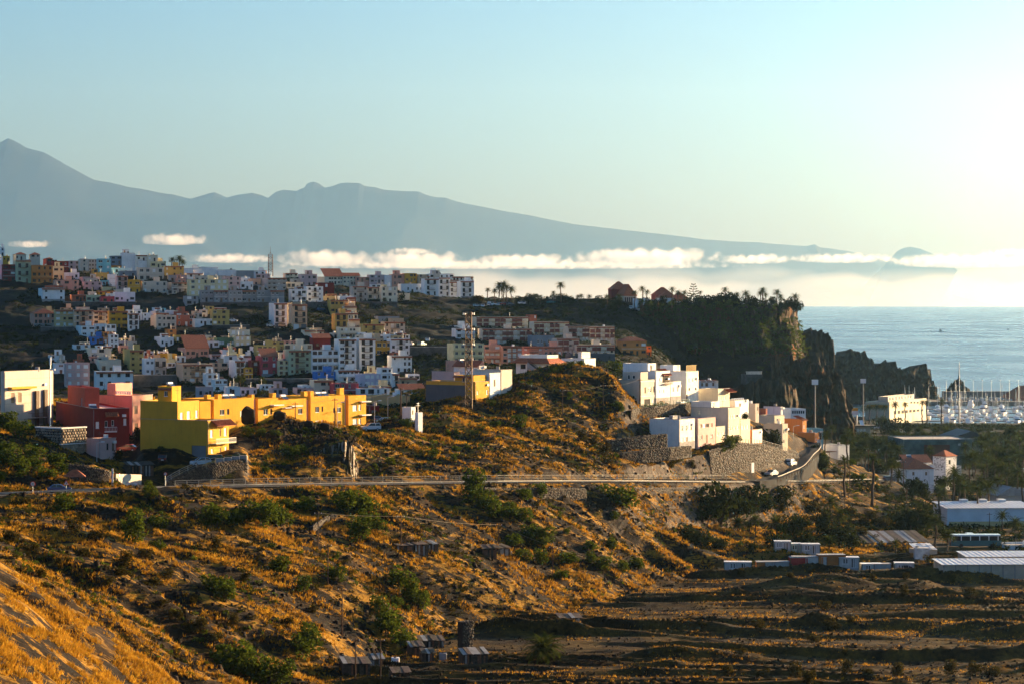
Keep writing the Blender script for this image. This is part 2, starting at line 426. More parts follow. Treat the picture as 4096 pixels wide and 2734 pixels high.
geo = N(nt, "ShaderNodeNewGeometry")
n1 = N(nt, "ShaderNodeTexNoise", Scale=0.12, Detail=6.0, Roughness=0.65); nt.links.new(geo.outputs["Position"], n1.inputs["Vector"])
n2 = N(nt, "ShaderNodeTexNoise", Scale=1.4, Detail=6.0, Roughness=0.7); nt.links.new(geo.outputs["Position"], n2.inputs["Vector"])
soil = ramp(nt, n2.outputs["Fac"], [(0.3, (0.007, 0.004, 0.001)), (0.7, (0.03, 0.014, 0.003))])
gr = ramp(nt, n2.outputs["Fac"], [(0.3, (0.036, 0.019, 0.003)), (0.7, (0.12, 0.065, 0.008))])
f = ramp(nt, n1.outputs["Fac"], [(0.42, (0, 0, 0)), (0.6, (1, 1, 1))])
nt.links.new(mixc(nt, f.outputs[0], soil.outputs[0], gr.outputs[0]), b.inputs["Base Color"])
b.inputs["Roughness"].default_value = 0.95; b.inputs["Specular IOR Level"].default_value = 0.1
bp = N(nt, "ShaderNodeBump", Strength=0.6, Distance=0.3); nt.links.new(n2.outputs["Fac"], bp.inputs["Height"]); nt.links.new(bp.outputs[0], b.inputs["Normal"])
M_FIELD = m

us_near = np.concatenate([np.arange(-2500, -300, 60.0), np.arange(-300, 1500, 9.0), np.arange(1500, 4400, 10.0), np.arange(4400, 6501, 70.0)])
fan("hillside", M_NEAR, us_near, (0, 2), [6, 12])
slope_near = fan("near_slope", M_NEAR, us_near, (2, 5), [50, 14, 290])
slope_near.data.materials.append(M_FIELD)
slope_road = fan("road_slope", M_NEAR, us_near, (5, 7), [62, 70])
fan("cut_bank", M_NEAR, us_near, (7, 14), [10, 3, 26, 26, 34, 30, 14])
us_far = np.concatenate([np.arange(-2500, -200, 50.0), np.arange(-200, 4300, 12.0), np.arange(4300, 6501, 60.0)])
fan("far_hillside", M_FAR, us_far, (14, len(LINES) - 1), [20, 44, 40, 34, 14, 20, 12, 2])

# the flat field part of the near slope takes the field soil
me = slope_near.data
co = np.empty(len(me.vertices) * 3, np.float32); me.vertices.foreach_get("co", co); co = co.reshape(-1, 3)
fv = np.empty(len(me.loops), np.int32); me.loops.foreach_get("vertex_index", fv); fv = fv.reshape(-1, 4)
cc = co[fv].mean(1); cu = 2048 + FPX * cc[:, 0] / cc[:, 1]
me.polygons.foreach_set("material_index", ((cu > 1350 + 60 * fbm(cc[:, 0] / 4, cc[:, 1] / 4, 2)) & (cc[:, 1] > 150)).astype(np.int32))

# ------------------------------------------------------------------ sea
m, nt, b = new_mat("sea_water")
geo = N(nt, "ShaderNodeNewGeometry")
mp = N(nt, "ShaderNodeMapping"); mp.inputs["Scale"].default_value = (1.0, 0.45, 1)
nt.links.new(geo.outputs["Position"], mp.inputs["Vector"])
w1 = N(nt, "ShaderNodeTexNoise", Scale=0.16, Detail=6.0, Roughness=0.65); nt.links.new(mp.outputs[0], w1.inputs["Vector"])
w2 = N(nt, "ShaderNodeTexNoise", Scale=0.006, Detail=5.0, Roughness=0.6); nt.links.new(mp.outputs[0], w2.inputs["Vector"])
b.inputs["Base Color"].default_value = (0.02, 0.075, 0.10, 1)
rr = N(nt, "ShaderNodeMapRange"); rr.inputs["From Min"].default_value = 0.3; rr.inputs["From Max"].default_value = 0.7; rr.inputs["To Min"].default_value = 0.16; rr.inputs["To Max"].default_value = 0.36
nt.links.new(w2.outputs["Fac"], rr.inputs["Value"]); nt.links.new(rr.outputs[0], b.inputs["Roughness"])
bp = N(nt, "ShaderNodeBump", Strength=0.55, Distance=2.2); nt.links.new(w1.outputs["Fac"], bp.inputs["Height"]); nt.links.new(bp.outputs[0], b.inputs["Normal"])
M_SEA = m
SEA_END = 28500.0
ys = np.concatenate([[700], np.geomspace(1200, SEA_END, 30)])
verts = []; 
for y in ys:
    hw = 1200 + y * 0.9
    for x in np.linspace(-hw, hw, 24): verts.append((x, y, 0))
a = (np.arange(len(ys) - 1)[:, None] * 24 + np.arange(23)[None]).ravel()
sea = link("sea", np_mesh("sea", np.array(verts), np.stack([a, a + 1, a + 25, a + 24], 1), M_SEA)); tag(sea, kind="structure")

# ------------------------------------------------------------------ far island with its volcano (beyond the strait)
PEAK = [(-700, 700), (-300, 640), (-120, 600), (0, 572), (31, 555), (61, 567), (105, 593), (174, 610), (262, 659), (375, 720), (488, 741), (602, 764), (697, 779), (762, 795), (802, 783), (837, 772), (858, 769), (907, 788), (950, 779), (1011, 771), (1046, 781), (1072, 793), (1102, 769), (1133, 759), (1186, 764), (1217, 750), (1229, 732), (1252, 725), (1273, 732), (1299, 750), (1334, 743), (1360, 734), (1395, 731), (1439, 734), (1458, 745), (1503, 750), (1534, 760), (1622, 767), (1674, 767), (1700, 779), (1744, 790), (1782, 792), (1831, 809), (1970, 837), (2145, 867), (2302, 898), (2441, 914), (2528, 924), (2685, 941), (2825, 959), (2999, 969), (3156, 980), (3226, 985), (3260, 977), (3278, 989), (3400, 1006), (3487, 1024), (3560, 1050), (3640, 1090), (3740, 1150), (3840, 1215), (3950, 1260), (4100, 1270)]
def peak_mesh(name, prof, Dr, Df, mat, ncol, nrow, amp):
    pu = np.array([p[0] for p in prof], float); pv = np.array([p[1] for p in prof], float)
    us = np.linspace(pu[0], pu[-1], ncol)
    top = np.interp(us, pu, pv)
    rows = []
    for j in range(nrow):
        t = j / (nrow - 1)
        Y = Df + (Dr - Df) * t
        zr = CAMZ - (top - VH) * Dr / FPX
        kw = max(3, ncol // 7); kk = np.hanning(2 * kw + 1); kk /= kk.sum()
        zs = np.convolve(np.pad(zr, kw, mode='edge'), kk, 'valid'); zr = zs + (zr - zs) * t ** 6
        prof_t = t ** 1.5
        X = (us - 2048) * Dr / FPX * (0.9 + 0.1 * t)
        z = -150 + (zr + 150) * prof_t
        nz = (ridged(X / 3600, np.full_like(X, Y) / 5200, 3) * 4 * t * (1 - t) * 2.2 + (fbm(X / 420, X * 0, 3) * .15 if t > .99 else 0)) * amp
        rows.append(np.stack([X, np.full_like(X, Y), z + nz * np.clip((zr + 150) / 2200, 0, 1)], -1))
    rows.append(np.stack([(us - 2048) * Dr / FPX, np.full_like(us, Dr + 6000), np.full_like(us, -150)], -1))
    V = np.array(rows); r, c = V.shape[:2]
    a = (np.arange(r - 1)[:, None] * c + np.arange(c - 1)[None]).ravel()
    o = link(name, np_mesh(name, V.reshape(-1, 3), np.stack([a, a + 1, a + c + 1, a + c], 1), mat, smooth=True))
    return tag(o, kind="structure")
M_PEAK = plain("far_mountain", (0.014, 0.019, 0.022), 0.95, spec=0.05, var=0.3, scale=0.0006)
peak_mesh("mountain", PEAK, 50000.0, 39000.0, M_PEAK, 900, 30, 60.0)
peak_mesh("hill_headland", [(3540, 1060), (3565, 1032), (3590, 1004), (3615, 992), (3640, 988), (3680, 994), (3720, 1010), (3760, 1030), (3830, 1080)], 42000.0, 40500.0, M_PEAK, 60, 12, 60.0)
# ------------------------------------------------------------------ building machinery
PAL = dict(white=("white", (.80, .79, .76)), cream=("cream", (.72, .63, .46)), beige=("beige", (.60, .51, .40)), greige=("grey-beige", (.47, .42, .36)),
    paleyellow=("pale yellow", (.72, .61, .34)), yellow=("yellow", (.60, .32, .03)), mustard=("mustard", (.56, .35, .08)), orange=("orange", (.62, .24, .06)),
    salmon=("salmon", (.66, .32, .22)), pink=("pink", (.64, .41, .36)), mauve=("mauve", (.50, .38, .37)), darkred=("dark red", (.22, .026, .02)),
    crimson=("crimson", (.48, .07, .08)), red=("red", (.44, .08, .05)), brick=("brick red", (.42, .13, .07)), sage=("sage green", (.46, .50, .32)),
    green=("dark green", (.12, .2, .1)), cyan=("cyan", (.18, .46, .52)), blue=("blue", (.07, .22, .55)), grey=("grey concrete", (.30, .30, .29)),
    dgrey=("charcoal", (.10, .10, .105)), slate=("slate grey", (.2, .24, .28)), lilac=("lilac", (.62, .55, .62)), tan=("tan", (.5, .37, .24)),
    peach=("peach", (.72, .46, .28)), olive=("olive yellow", (.44, .34, .11)), concrete=("raw concrete", (.62, .52, .42)), gold=("golden yellow", (.72, .35, .02)),
    maroon=("maroon", (.20, .07, .05)), warm=("warm white", (.82, .77, .68)), ochre=("ochre", (.62, .44, .2)))
def wall_mat(c):
    nm = "wall_" + c
    if nm in bpy.data.materials: return bpy.data.materials[nm]
    col = PAL[c][1]
    m, nt, b = new_mat(nm)
    geo = N(nt, "ShaderNodeNewGeometry")
    n1 = N(nt, "ShaderNodeTexNoise", Scale=0.35, Detail=6.0, Roughness=0.7); nt.links.new(geo.outputs["Position"], n1.inputs["Vector"])
    mp = N(nt, "ShaderNodeMapping"); mp.inputs["Scale"].default_value = (2.2, 2.2, 0.18); nt.links.new(geo.outputs["Position"], mp.inputs["Vector"])
    n2 = N(nt, "ShaderNodeTexNoise", Scale=1.0, Detail=5.0, Roughness=0.6); nt.links.new(mp.outputs[0], n2.inputs["Vector"])
    r1 = ramp(nt, n1.outputs["Fac"], [(0.25, tuple(x * .80 for x in col)), (0.6, col), (0.8, tuple(min(1, x * 1.06) for x in col))])
    r2 = ramp(nt, n2.outputs["Fac"], [(0.54, (0, 0, 0)), (0.76, (.5, .5, .5))])
    c2 = mixc(nt, r2.outputs[0], r1.outputs[0], tuple(x * .55 for x in col))
    nt.links.new(c2, b.inputs["Base Color"])
    b.inputs["Roughness"].default_value = 0.85; b.inputs["Specular IOR Level"].default_value = 0.2
    return m
M_TILE = plain("clay_tiles", (.34, .10, .045), .85, spec=.2, var=.3, scale=2.0)
M_FRAMEW = plain("white_frame", (.78, .77, .74), .5, var=.03)
M_FRAMEB = plain("brown_frame", (.12, .06, .03), .6, var=.1)
M_SHUT = plain("white_shutter", (.80, .78, .73), .6, var=.04)
M_SHUTB = plain("brown_shutter", (.24, .15, .08), .7, var=.12)
M_DARKIN = plain("inside_shade_black", (.02, .018, .016), .9, var=.2)  # near-black; inside shade put into colour of openings, also black tanks and canopy
M_ROOF = plain("roof_screed", (.42, .36, .30), .9, var=.25, scale=.5)
M_CONC = plain("bare_concrete", (.32, .30, .28), .9, var=.2, scale=.8)
M_GREYDOOR = plain("grey_garage_door", (.16, .17, .17), .6, var=.08)
M_METAL = plain("galvanised_metal", (.55, .55, .54), .4, .6, var=.08)
M_RUST = plain("rusty_iron", (.20, .09, .045), .85, .2, var=.3, scale=3)
M_WHITEM = plain("white_metal", (.78, .78, .76), .4, var=.04)
M_BLACKM = plain("black_metal", (.03, .03, .03), .5, var=.1)
M_WOODP = plain("pole_wood", (.10, .055, .03), .9, var=.25, scale=2)
def glass_mat(name, col, rough=.12):
    m, nt, b = new_mat(name)
    b.inputs["Base Color"].default_value = (*col, 1); b.inputs["Roughness"].default_value = rough
    b.inputs["Specular IOR Level"].default_value = .6
    return m
M_GLASS = glass_mat("window_glass", (.018, .022, .026))
M_SOLAR = glass_mat("solar_glass", (.02, .03, .06), .08)
WST = {"d": (M_FRAMEB, M_GLASS), "w": (M_FRAMEW, M_GLASS), "s": (M_FRAMEW, M_SHUT), "b": (M_FRAMEB, M_SHUTB), "k": (M_FRAMEB, M_DARKIN), "g": (M_FRAMEB, M_GREYDOOR), "r": (M_FRAMEB, M_SHUTB)}
_wm = {}
def window_mesh(w, h, st, split):
    """frame (and pane) centred on x, base at z=0, facing -y, set back into the wall"""
    key = (round(w, 1), round(h, 1), st, split)
    if key in _wm: return _wm[key]
    w, h = key[0], key[1]
    fm, pm = WST[st]
    t = .07
    a = MB()
    a.box(-w / 2, w / 2, .06, .12, 0, t); a.box(-w / 2, w / 2, .06, .12, h - t, h)
    a.box(-w / 2, -w / 2 + t, .06, .12, t, h - t); a.box(w / 2 - t, w / 2, .06, .12, t, h - t)
    if w > .75 and st not in "gk": a.box(-t / 2, t / 2, .065, .115, t, h - t)
    if h < 1.9 and st != "g": a.box(-w / 2 - .06, w / 2 + .06, -.05, .13, -.05, -.002)
    p = MB() if split else a
    p.box(-w / 2 + t * .9, w / 2 - t * .9, .085, .10, t * .9, h - t * .9, 0 if split else 1)
    if st == "s" or st == "b":
        for k in range(1, int(h / .25)):
            p.box(-w / 2 + t, w / 2 - t, .07, .086, k * .25, k * .25 + .05, 0 if split else 1)
    if split:
        r = (a.mesh("window_frame", fm), p.mesh("window_pane", pm))
    else:
        r = (a.mesh("window", [fm, pm]), None)
    _wm[key] = r
    return r

def wall_with_holes(mb, o, ex, ez, n_in, W, z0, z1, holes, depth=.16, m=0):
    """rectangular wall at origin o, along ex (width W), ez up, with recessed openings; n_in points into the building"""
    xs = sorted(set([0, W] + [x for h in holes for x in h[:2]])); zs = sorted(set([z0, z1] + [z for h in holes for z in h[2:]]))
    pt = lambda x, z, d=0: tuple(o + ex * x + ez * z + n_in * d)
    for i in range(len(xs) - 1):
        for j in range(len(zs) - 1):
            cx = (xs[i] + xs[i + 1]) / 2; cz = (zs[j] + zs[j + 1]) / 2
            if any(h[0] < cx < h[1] and h[2] < cz < h[3] for h in holes): continue
            mb.quad(pt(xs[i], zs[j]), pt(xs[i + 1], zs[j]), pt(xs[i + 1], zs[j + 1]), pt(xs[i], zs[j + 1]), m)
    for a, b, c, d in holes:
        mb.quad(pt(a, c), pt(a, c, depth), pt(a, d, depth), pt(a, d), m)
        mb.quad(pt(b, c, depth), pt(b, c), pt(b, d), pt(b, d, depth), m)
        mb.quad(pt(a, d), pt(a, d, depth), pt(b, d, depth), pt(b, d), m)
        mb.quad(pt(a, c, depth), pt(a, c), pt(b, c), pt(b, c, depth), m)
        mb.quad(pt(a, c, depth), pt(b, c, depth), pt(b, d, depth), pt(a, d, depth), m)
EX, EY, EZ = Vector((1, 0, 0)), Vector((0, 1, 0)), Vector((0, 0, 1))

def block(parent, x0, x1, y0, y1, z0, z1, col, front=(), left=(), name="wall", near=False, parapet=.45, mat=None):
    """a rectangular volume of a building with openings in its front (y=y0) and left (x=x0) walls.
    openings: (centre, base z, w, h, style) in local metres (front: x, left: y)."""
    mb = MB()
    hf = []; hl = []
    for L, out, a0, a1 in ((front, hf, x0, x1), (left, hl, y0, y1)):
        for c, zb, w, h, st in L:
            a, b_ = c - w / 2, c + w / 2
            if a < a0 + .1 or b_ > a1 - .1 or zb < z0 or zb + h > z1 - .08: 
                out.append(None); continue
            if any(q and not (b_ <= q[0] or a >= q[1] or zb + h <= q[2] or zb >= q[3]) for q in out):
                out.append(None); continue
            out.append((a, b_, zb, zb + h))
    wall_with_holes(mb, Vector((x0, y0, 0)), EX, EZ, EY, x1 - x0, z0, z1, [(h[0] - x0, h[1] - x0, h[2], h[3]) for h in hf if h])
    wall_with_holes(mb, Vector((x0, y1, 0)), -EY, EZ, EX, y1 - y0, z0, z1, [(y1 - h[1], y1 - h[0], h[2], h[3]) for h in hl if h])
    mb.quad((x1, y0, z0), (x1, y1, z0), (x1, y1, z1), (x1, y0, z1)); mb.quad((x1, y1, z0), (x0, y1, z0), (x0, y1, z1), (x1, y1, z1))
    t = .18; zr = z1 - parapet
    for a, b_ in (((x0, y0), (x1, y0)), ((x1, y0), (x1, y1)), ((x1, y1), (x0, y1)), ((x0, y1), (x0, y0))):
        q = lambda p: (min(max(p[0], x0 + t), x1 - t), min(max(p[1], y0 + t), y1 - t))
        ia, ib = q(a), q(b_)
        mb.quad((*a, z1), (*b_, z1), (*ib, z1), (*ia, z1)); mb.quad((*ib, z1), (*ib, zr), (*ia, zr), (*ia, z1))
    w_ob = mb.build(name, mat or wall_mat(col), parent)
    r = MB(); r.quad((x0 + t, y0 + t, zr + .01), (x1 - t, y0 + t, zr + .01), (x1 - t, y1 - t, zr + .01), (x0 + t, y1 - t, zr + .01)); r.build("roof_deck", M_ROOF, parent)
    for L, hs, rot in ((front, hf, 0), (left, hl, -math.pi / 2)):
        for (c, zb, w, h, st), q in zip(L, hs):
            if q is None: continue
            nm = "garage_door" if st == "g" else ("door" if h > 1.9 else "window")
            me, pe = window_mesh(w, h, st, near)
            loc = (c, y0 + .01, zb) if rot == 0 else (x0 + .01, c, zb)
            o = link(nm, me, parent, loc, rot)
            if pe: link("pane", pe, o)
    return w_ob

def tile_slope(parent, x0, x1, y0, y1, z0, z1, name="tile_roof", wavy=False):
    """lean-to of clay tiles falling towards -y: eave at (y0,z0), top at (y1,z1)"""
    mb = MB(); t = .10
    n = max(1, int((x1 - x0) / .45)) if wavy else 1
    mb.prism([(0, 0)], 0, 0) if False else None
    mb.quad((x0, y0, z0), (x1, y0, z0), (x1, y1, z1), (x0, y1, z1)); mb.quad((x0, y0, z0 - t), (x0, y1, z1 - t), (x1, y1, z1 - t), (x1, y0, z0 - t))
    mb.quad((x0, y0, z0 - t), (x1, y0, z0 - t), (x1, y0, z0), (x0, y0, z0))
    mb.quad((x0, y0, z0 - t), (x0, y0, z0), (x0, y1, z1), (x0, y1, z1 - t)); mb.quad((x1, y0, z0), (x1, y0, z0 - t), (x1, y1, z1 - t), (x1, y1, z1))
    if wavy:
        for k in range(n):
            xx = x0 + (k + .5) * (x1 - x0) / n
            mb.tube((xx, y0 - .02, z0 + .02), (xx, y1, z1 + .02), .10, n=5)
    return mb.build(name, M_TILE, parent)

def hip_roof(parent, x0, x1, y0, y1, z0, h, name="tile_roof", mat=None):
    mb = MB(); o = .35
    x0 -= o; x1 += o; y0 -= o; y1 += o
    w, l = x1 - x0, y1 - y0
    i = min(w, l) / 2
    if w >= l: a, b_ = (x0 + i, (y0 + y1) / 2, z0 + h), (x1 - i, (y0 + y1) / 2, z0 + h)
    else: a, b_ = ((x0 + x1) / 2, y0 + i, z0 + h), ((x0 + x1) / 2, y1 - i, z0 + h)
    A, B_, C, D_ = (x0, y0, z0), (x1, y0, z0), (x1, y1, z0), (x0, y1, z0)
    if w >= l:
        mb.quad(A, B_, b_, a); mb.quad(C, D_, a, b_); mb.tri(D_, A, a); mb.tri(B_, C, b_)
    else:
        mb.tri(A, B_, a); mb.quad(B_, C, b_, a); mb.tri(C, D_, b_); mb.quad(D_, A, a, b_)
    mb.quad(D_, C, B_, A)
    return mb.build(name, mat or M_TILE, parent)

def balcony(parent, x0, x1, z, dep=1.0, mat=None, solid=False, y0=0.0, rail=None):
    mb = MB()
    mb.box(x0, x1, y0 - dep, y0 - .003, z - .14, z)
    b = mb.build("balcony", mat or M_FRAMEW, parent)
    r = MB()
    if solid:
        r.box(x0, x1, y0 - dep - .002, y0 - dep + .1, z + .002, z + .95); r.box(x0, x0 + .1, y0 - dep + .1, y0 - .004, z + .002, z + .95); r.box(x1 - .1, x1, y0 - dep + .1, y0 - .004, z + .002, z + .95)
    else:
        r.box(x0, x1, y0 - dep, y0 - dep + .06, z + .88, z + .95); r.box(x0, x1, y0 - dep, y0 - dep + .05, z + .1, z + .15)
        n = max(3, int((x1 - x0) / .3))
        for k in range(n + 1):
            xx = x0 + k * (x1 - x0 - .04) / n
            r.box(xx, xx + .04, y0 - dep + .01, y0 - dep + .05, z, z + .88)
        r.box(x0, x0 + .05, y0 - dep + .06, y0 - .004, z + .88, z + .95); r.box(x1 - .05, x1, y0 - dep + .06, y0 - .004, z + .88, z + .95)
    r.build("railing", rail or mat or M_FRAMEB, b)
    return b

class Frame:
    """plan frame of a building: front corner at the photograph point (uC, v) at distance D, front turned by a degrees towards the sun side"""
    def __init__(self, uL, uC, uR, vT, vB, D, a):
        self.a = rad(a); self.D = D; self.X = xat(uC, D)
        ca, sa = math.cos(self.a), math.sin(self.a)
        self.zb = zat(vB, D); self.h = zat(vT, D) - self.zb
        self.w = self.fx(uR); self.l = self.ly(uL)
        self.root = None
    def fx(self, u):
        k = (u - 2048) / FPX
        return (k * self.D - self.X) / (math.cos(self.a) - k * math.sin(self.a))
    def ly(self, u):
        k = (u - 2048) / FPX
        return (self.X - k * self.D) / (math.sin(self.a) + k * math.cos(self.a))
    def fz(self, u, v):
        return zat(v, self.D + self.fx(u) * math.sin(self.a)) - self.zb
    def lz(self, u, v):
        return zat(v, self.D + self.ly(u) * math.cos(self.a)) - self.zb
    def world(self, x, y):
        ca, sa = math.cos(self.a), math.sin(self.a)
        return self.X + x * ca - y * sa, self.D + x * sa + y * ca
    def below(self, w=None, l=None):
        w = w or self.w; l = l or self.l
        pts = [self.world(x * w, y * l) for x in (0, .5, 1) for y in (0, .5, 1)]
        g = ground([p[0] for p in pts], [p[1] for p in pts])
        return min(0.0, float(g.min()) - self.zb) - .4
    def make(self, name):
        self.root = empty(name, (self.X, self.D, self.zb), self.a)
        return self.root

REG = {1: (0, 960, 2.349), 2: (900, 960, 2.349), 3: (1700, 1080, 2.349), 4: (2400, 1080, 2.349), 5: (3100, 1080, 2.3585), 6: (0, 1420, 2.349), 7: (800, 1400, 2.349), 8: (1600, 1350, 2.349),
       9: (2300, 1400, 2.349), 10: (3096, 1500, 2.349), 11: (2700, 1900, 1.6827), 12: (1200, 1900, 1.678), 13: (0, 1900, 1.678), 14: (0, 0, .57349)}
def RU(r, x): return REG[r][0] + x / REG[r][2]
def RV(r, y): return REG[r][1] + y / REG[r][2]

BUILT = []        # (root, colour words, storeys, feature words, u centre, v centre, u0, u1, v0, v1)
def storey_word(n): return {1: "single-storey", 2: "two-storey", 3: "three-storey", 4: "four-storey", 5: "five-storey"}.get(n, "tall")
def house(r, xL, xC, xR, yT, yB, col, nst, ncol, fl="", a=16, D=None, name="house", lift=0.0):
    """one house of the far town"""
    uL, uC, uR = RU(r, xL), RU(r, xC), RU(r, xR)
    vT, vB = RV(r, yT), RV(r, yB)
    if D is None:
        D = ground_hit((uC + uR) / 2, vB, 775)
        D = min(D, 1290)
    f = Frame(uL, uC, uR, vT, vB, D, a)
    f.l = min(max(f.l, 7.5), 22)
    if xL == xC: f.l = 8.5
    root = f.make(name)
    w, l, h = f.w, f.l, f.h
    z0 = f.below(w, l)
    near = False
    sh = h / max(nst, 1)
    wins = []
    st = "s" if "s" in fl else ("w" if "v" in fl else "d")
    ww = min(1.15, w / max(ncol, 1) * .55); wh = min(1.25, sh * .5)
    if "W" in fl: ww, wh = min(2.0, w / max(ncol, 1) * .72), min(1.6, sh * .6)
    rs = random.Random(int(uC * 7 + vB))
    cw = [rs.choice((.7, .85, 1.0, 1.0, 1.35, 1.7)) for _ in range(ncol)]; chh = rs.choice((.85, 1.0, 1.15)); cx_ = [rs.uniform(-.3, .3) for _ in range(ncol)]; skip = rs.random() < .5
    for s in range(nst):
        for c in range(ncol):
            x = w * (c + .5) / ncol + cx_[c]
            q = rs.random()
            if skip and q > .88 and ncol > 2: continue
            stt = st if q > .22 else rs.choice("dws")
            if s == 0 and "g" in fl: wins.append((x, .05, min(2.4, w / ncol * .7), min(2.2, sh * .8), "g" if q < .5 else "s"))
            elif s == 0 and c == ncol // 2 and nst < 4 and h > 2.6 and "n" not in fl: wins.append((x, .03, .95, min(2.05, sh * .82), stt if stt != "w" else "b"))
            elif "b" in fl and s and abs(c - (ncol - 1) / 2) < .6: wins.append((x, s * sh + .04, 1.3, min(2.05, sh * .75), stt))
            else: wins.append((x, s * sh + sh * .34, min(ww * cw[c], w / ncol * .8), wh * chh, stt))
    if "n" in fl: wins = []
    topz = h
    block(root, 0, w, 0, l, z0, topz, col, wins, parapet=.15 if ("h" in fl or "T" in fl) else .45)
    feats = []
    if nst > 1 and rs.random() < .4:
        bc = rs.choice(("white", "warm", "tan", "greige"))
        for s in range(1, nst): MB().box(-.05, w + .05, -.06, -.003, s * sh - .12, s * sh + .02).build("string_course", wall_mat(bc), root)
    if rs.random() < .5 and not set(fl) & set("hT"): MB().box(-.06, w + .06, -.08, .1, h + .003, h + .09).build("coping", M_TILE if rs.random() < .4 else M_CONC, root)
    if "t" in fl:
        tile_slope(root, -.1, w + .1, -.55, .02, h - .62, h - .12, "tile_awning"); feats.append("red tiled eave")
    if "T" in fl:
        mbx = tile_slope(root, -.3, w + .3, -.4, l * .55, h + .02, h + .1 + l * .22); feats.append("sloping red tiled roof")
    if "h" in fl:
        hip_roof(root, 0, w, 0, l, h + .02, min(w, l) * .24); feats.append("red hipped roof")
    if "b" in fl or "B" in fl:
        for s in range(1, nst):
            x0, x1 = (.15, w - .15) if "B" in fl else (w * .28, w * .72)
            balcony(root, x0, x1, s * sh + .02, .9, wall_mat(col) if "B" in fl else M_FRAMEB, solid="B" in fl)
        feats.append("long balconies" if "B" in fl else "small balconies")
    if "M" in fl:
        for c in range(ncol):
            if c % 3 == 2: continue
            x = w * (c + .5) / ncol + cx_[c]; hw_ = w / ncol * .46
            q = MB()
            for s in range(1, nst): q.box(x - hw_, x + hw_, -.97, -.905, (s - .25) * sh, s * sh + .96)
            q.build("maroon_panel", wall_mat("maroon"), root)
    if "p" in fl:
        MB().box(-.03, w + .03, -.03, .2, z0, min(.9, sh * .3)).build("plinth", M_CONC, root); feats.append("grey base")
    if "o" in fl:
        x0 = w * rs.uniform(.05, .5)
        block(root, x0, x0 + min(3.2, w * .45), l * .3, l * .3 + min(3.5, l * .5), h - .45, h + 2.1, col, [(x0 + .9, h - .4, .8, 1.9, "b")], name="stair_hut", parapet=.1); feats.append("rooftop hut")
    if "k" in fl:
        for k in range(rs.randint(1, 2)):
            x = w * rs.uniform(.15, .8); y = l * rs.uniform(.3, .7)
            MB().tube((x, y, h - .44), (x, y, h + .75), .5, n=8).build("water_tank", M_DARKIN if rs.random() < .4 else M_CONC, root)
        feats.append("rooftop water tank")
    if rs.random() < .35 and "A" not in fl: fl += "A"
    if rs.random() < .3 and "k" not in fl and "h" not in fl and "T" not in fl: MB().tube((w * .7, l * .6, h - .44), (w * .7, l * .6, h + .7), .5, n=8).build("water_tank", M_CONC if rs.random() < .6 else M_WHITEM, root)
    if rs.random() < .25 and "o" not in fl and "h" not in fl and "T" not in fl and w > 5: block(root, w * .5, w * .5 + min(2.6, w * .4), l * .35, l * .35 + min(3, l * .4), h - .45, h + 1.9, col, name="stair_hut", parapet=.1)
    if "A" in fl:
        m_ = MB()
        x = w * rs.uniform(.2, .8); m_.tube((x, l * .5, h - .44), (x, l * .5, h + 1.9), .03, n=4); m_.box(x - .5, x + .5, l * .5 - .02, l * .5 + .02, h + 1.5, h + 1.55); m_.box(x - .35, x + .35, l * .5 - .02, l * .5 + .02, h + 1.75, h + 1.79)
        m_.build("antenna", M_METAL, root)
    uc, vc = (uC + uR) / 2, (vT + vB) / 2
    BUILT.append((root, PAL[col][0], nst, feats, uc, vc, uL, uR, vT, vB, "house"))
    return root

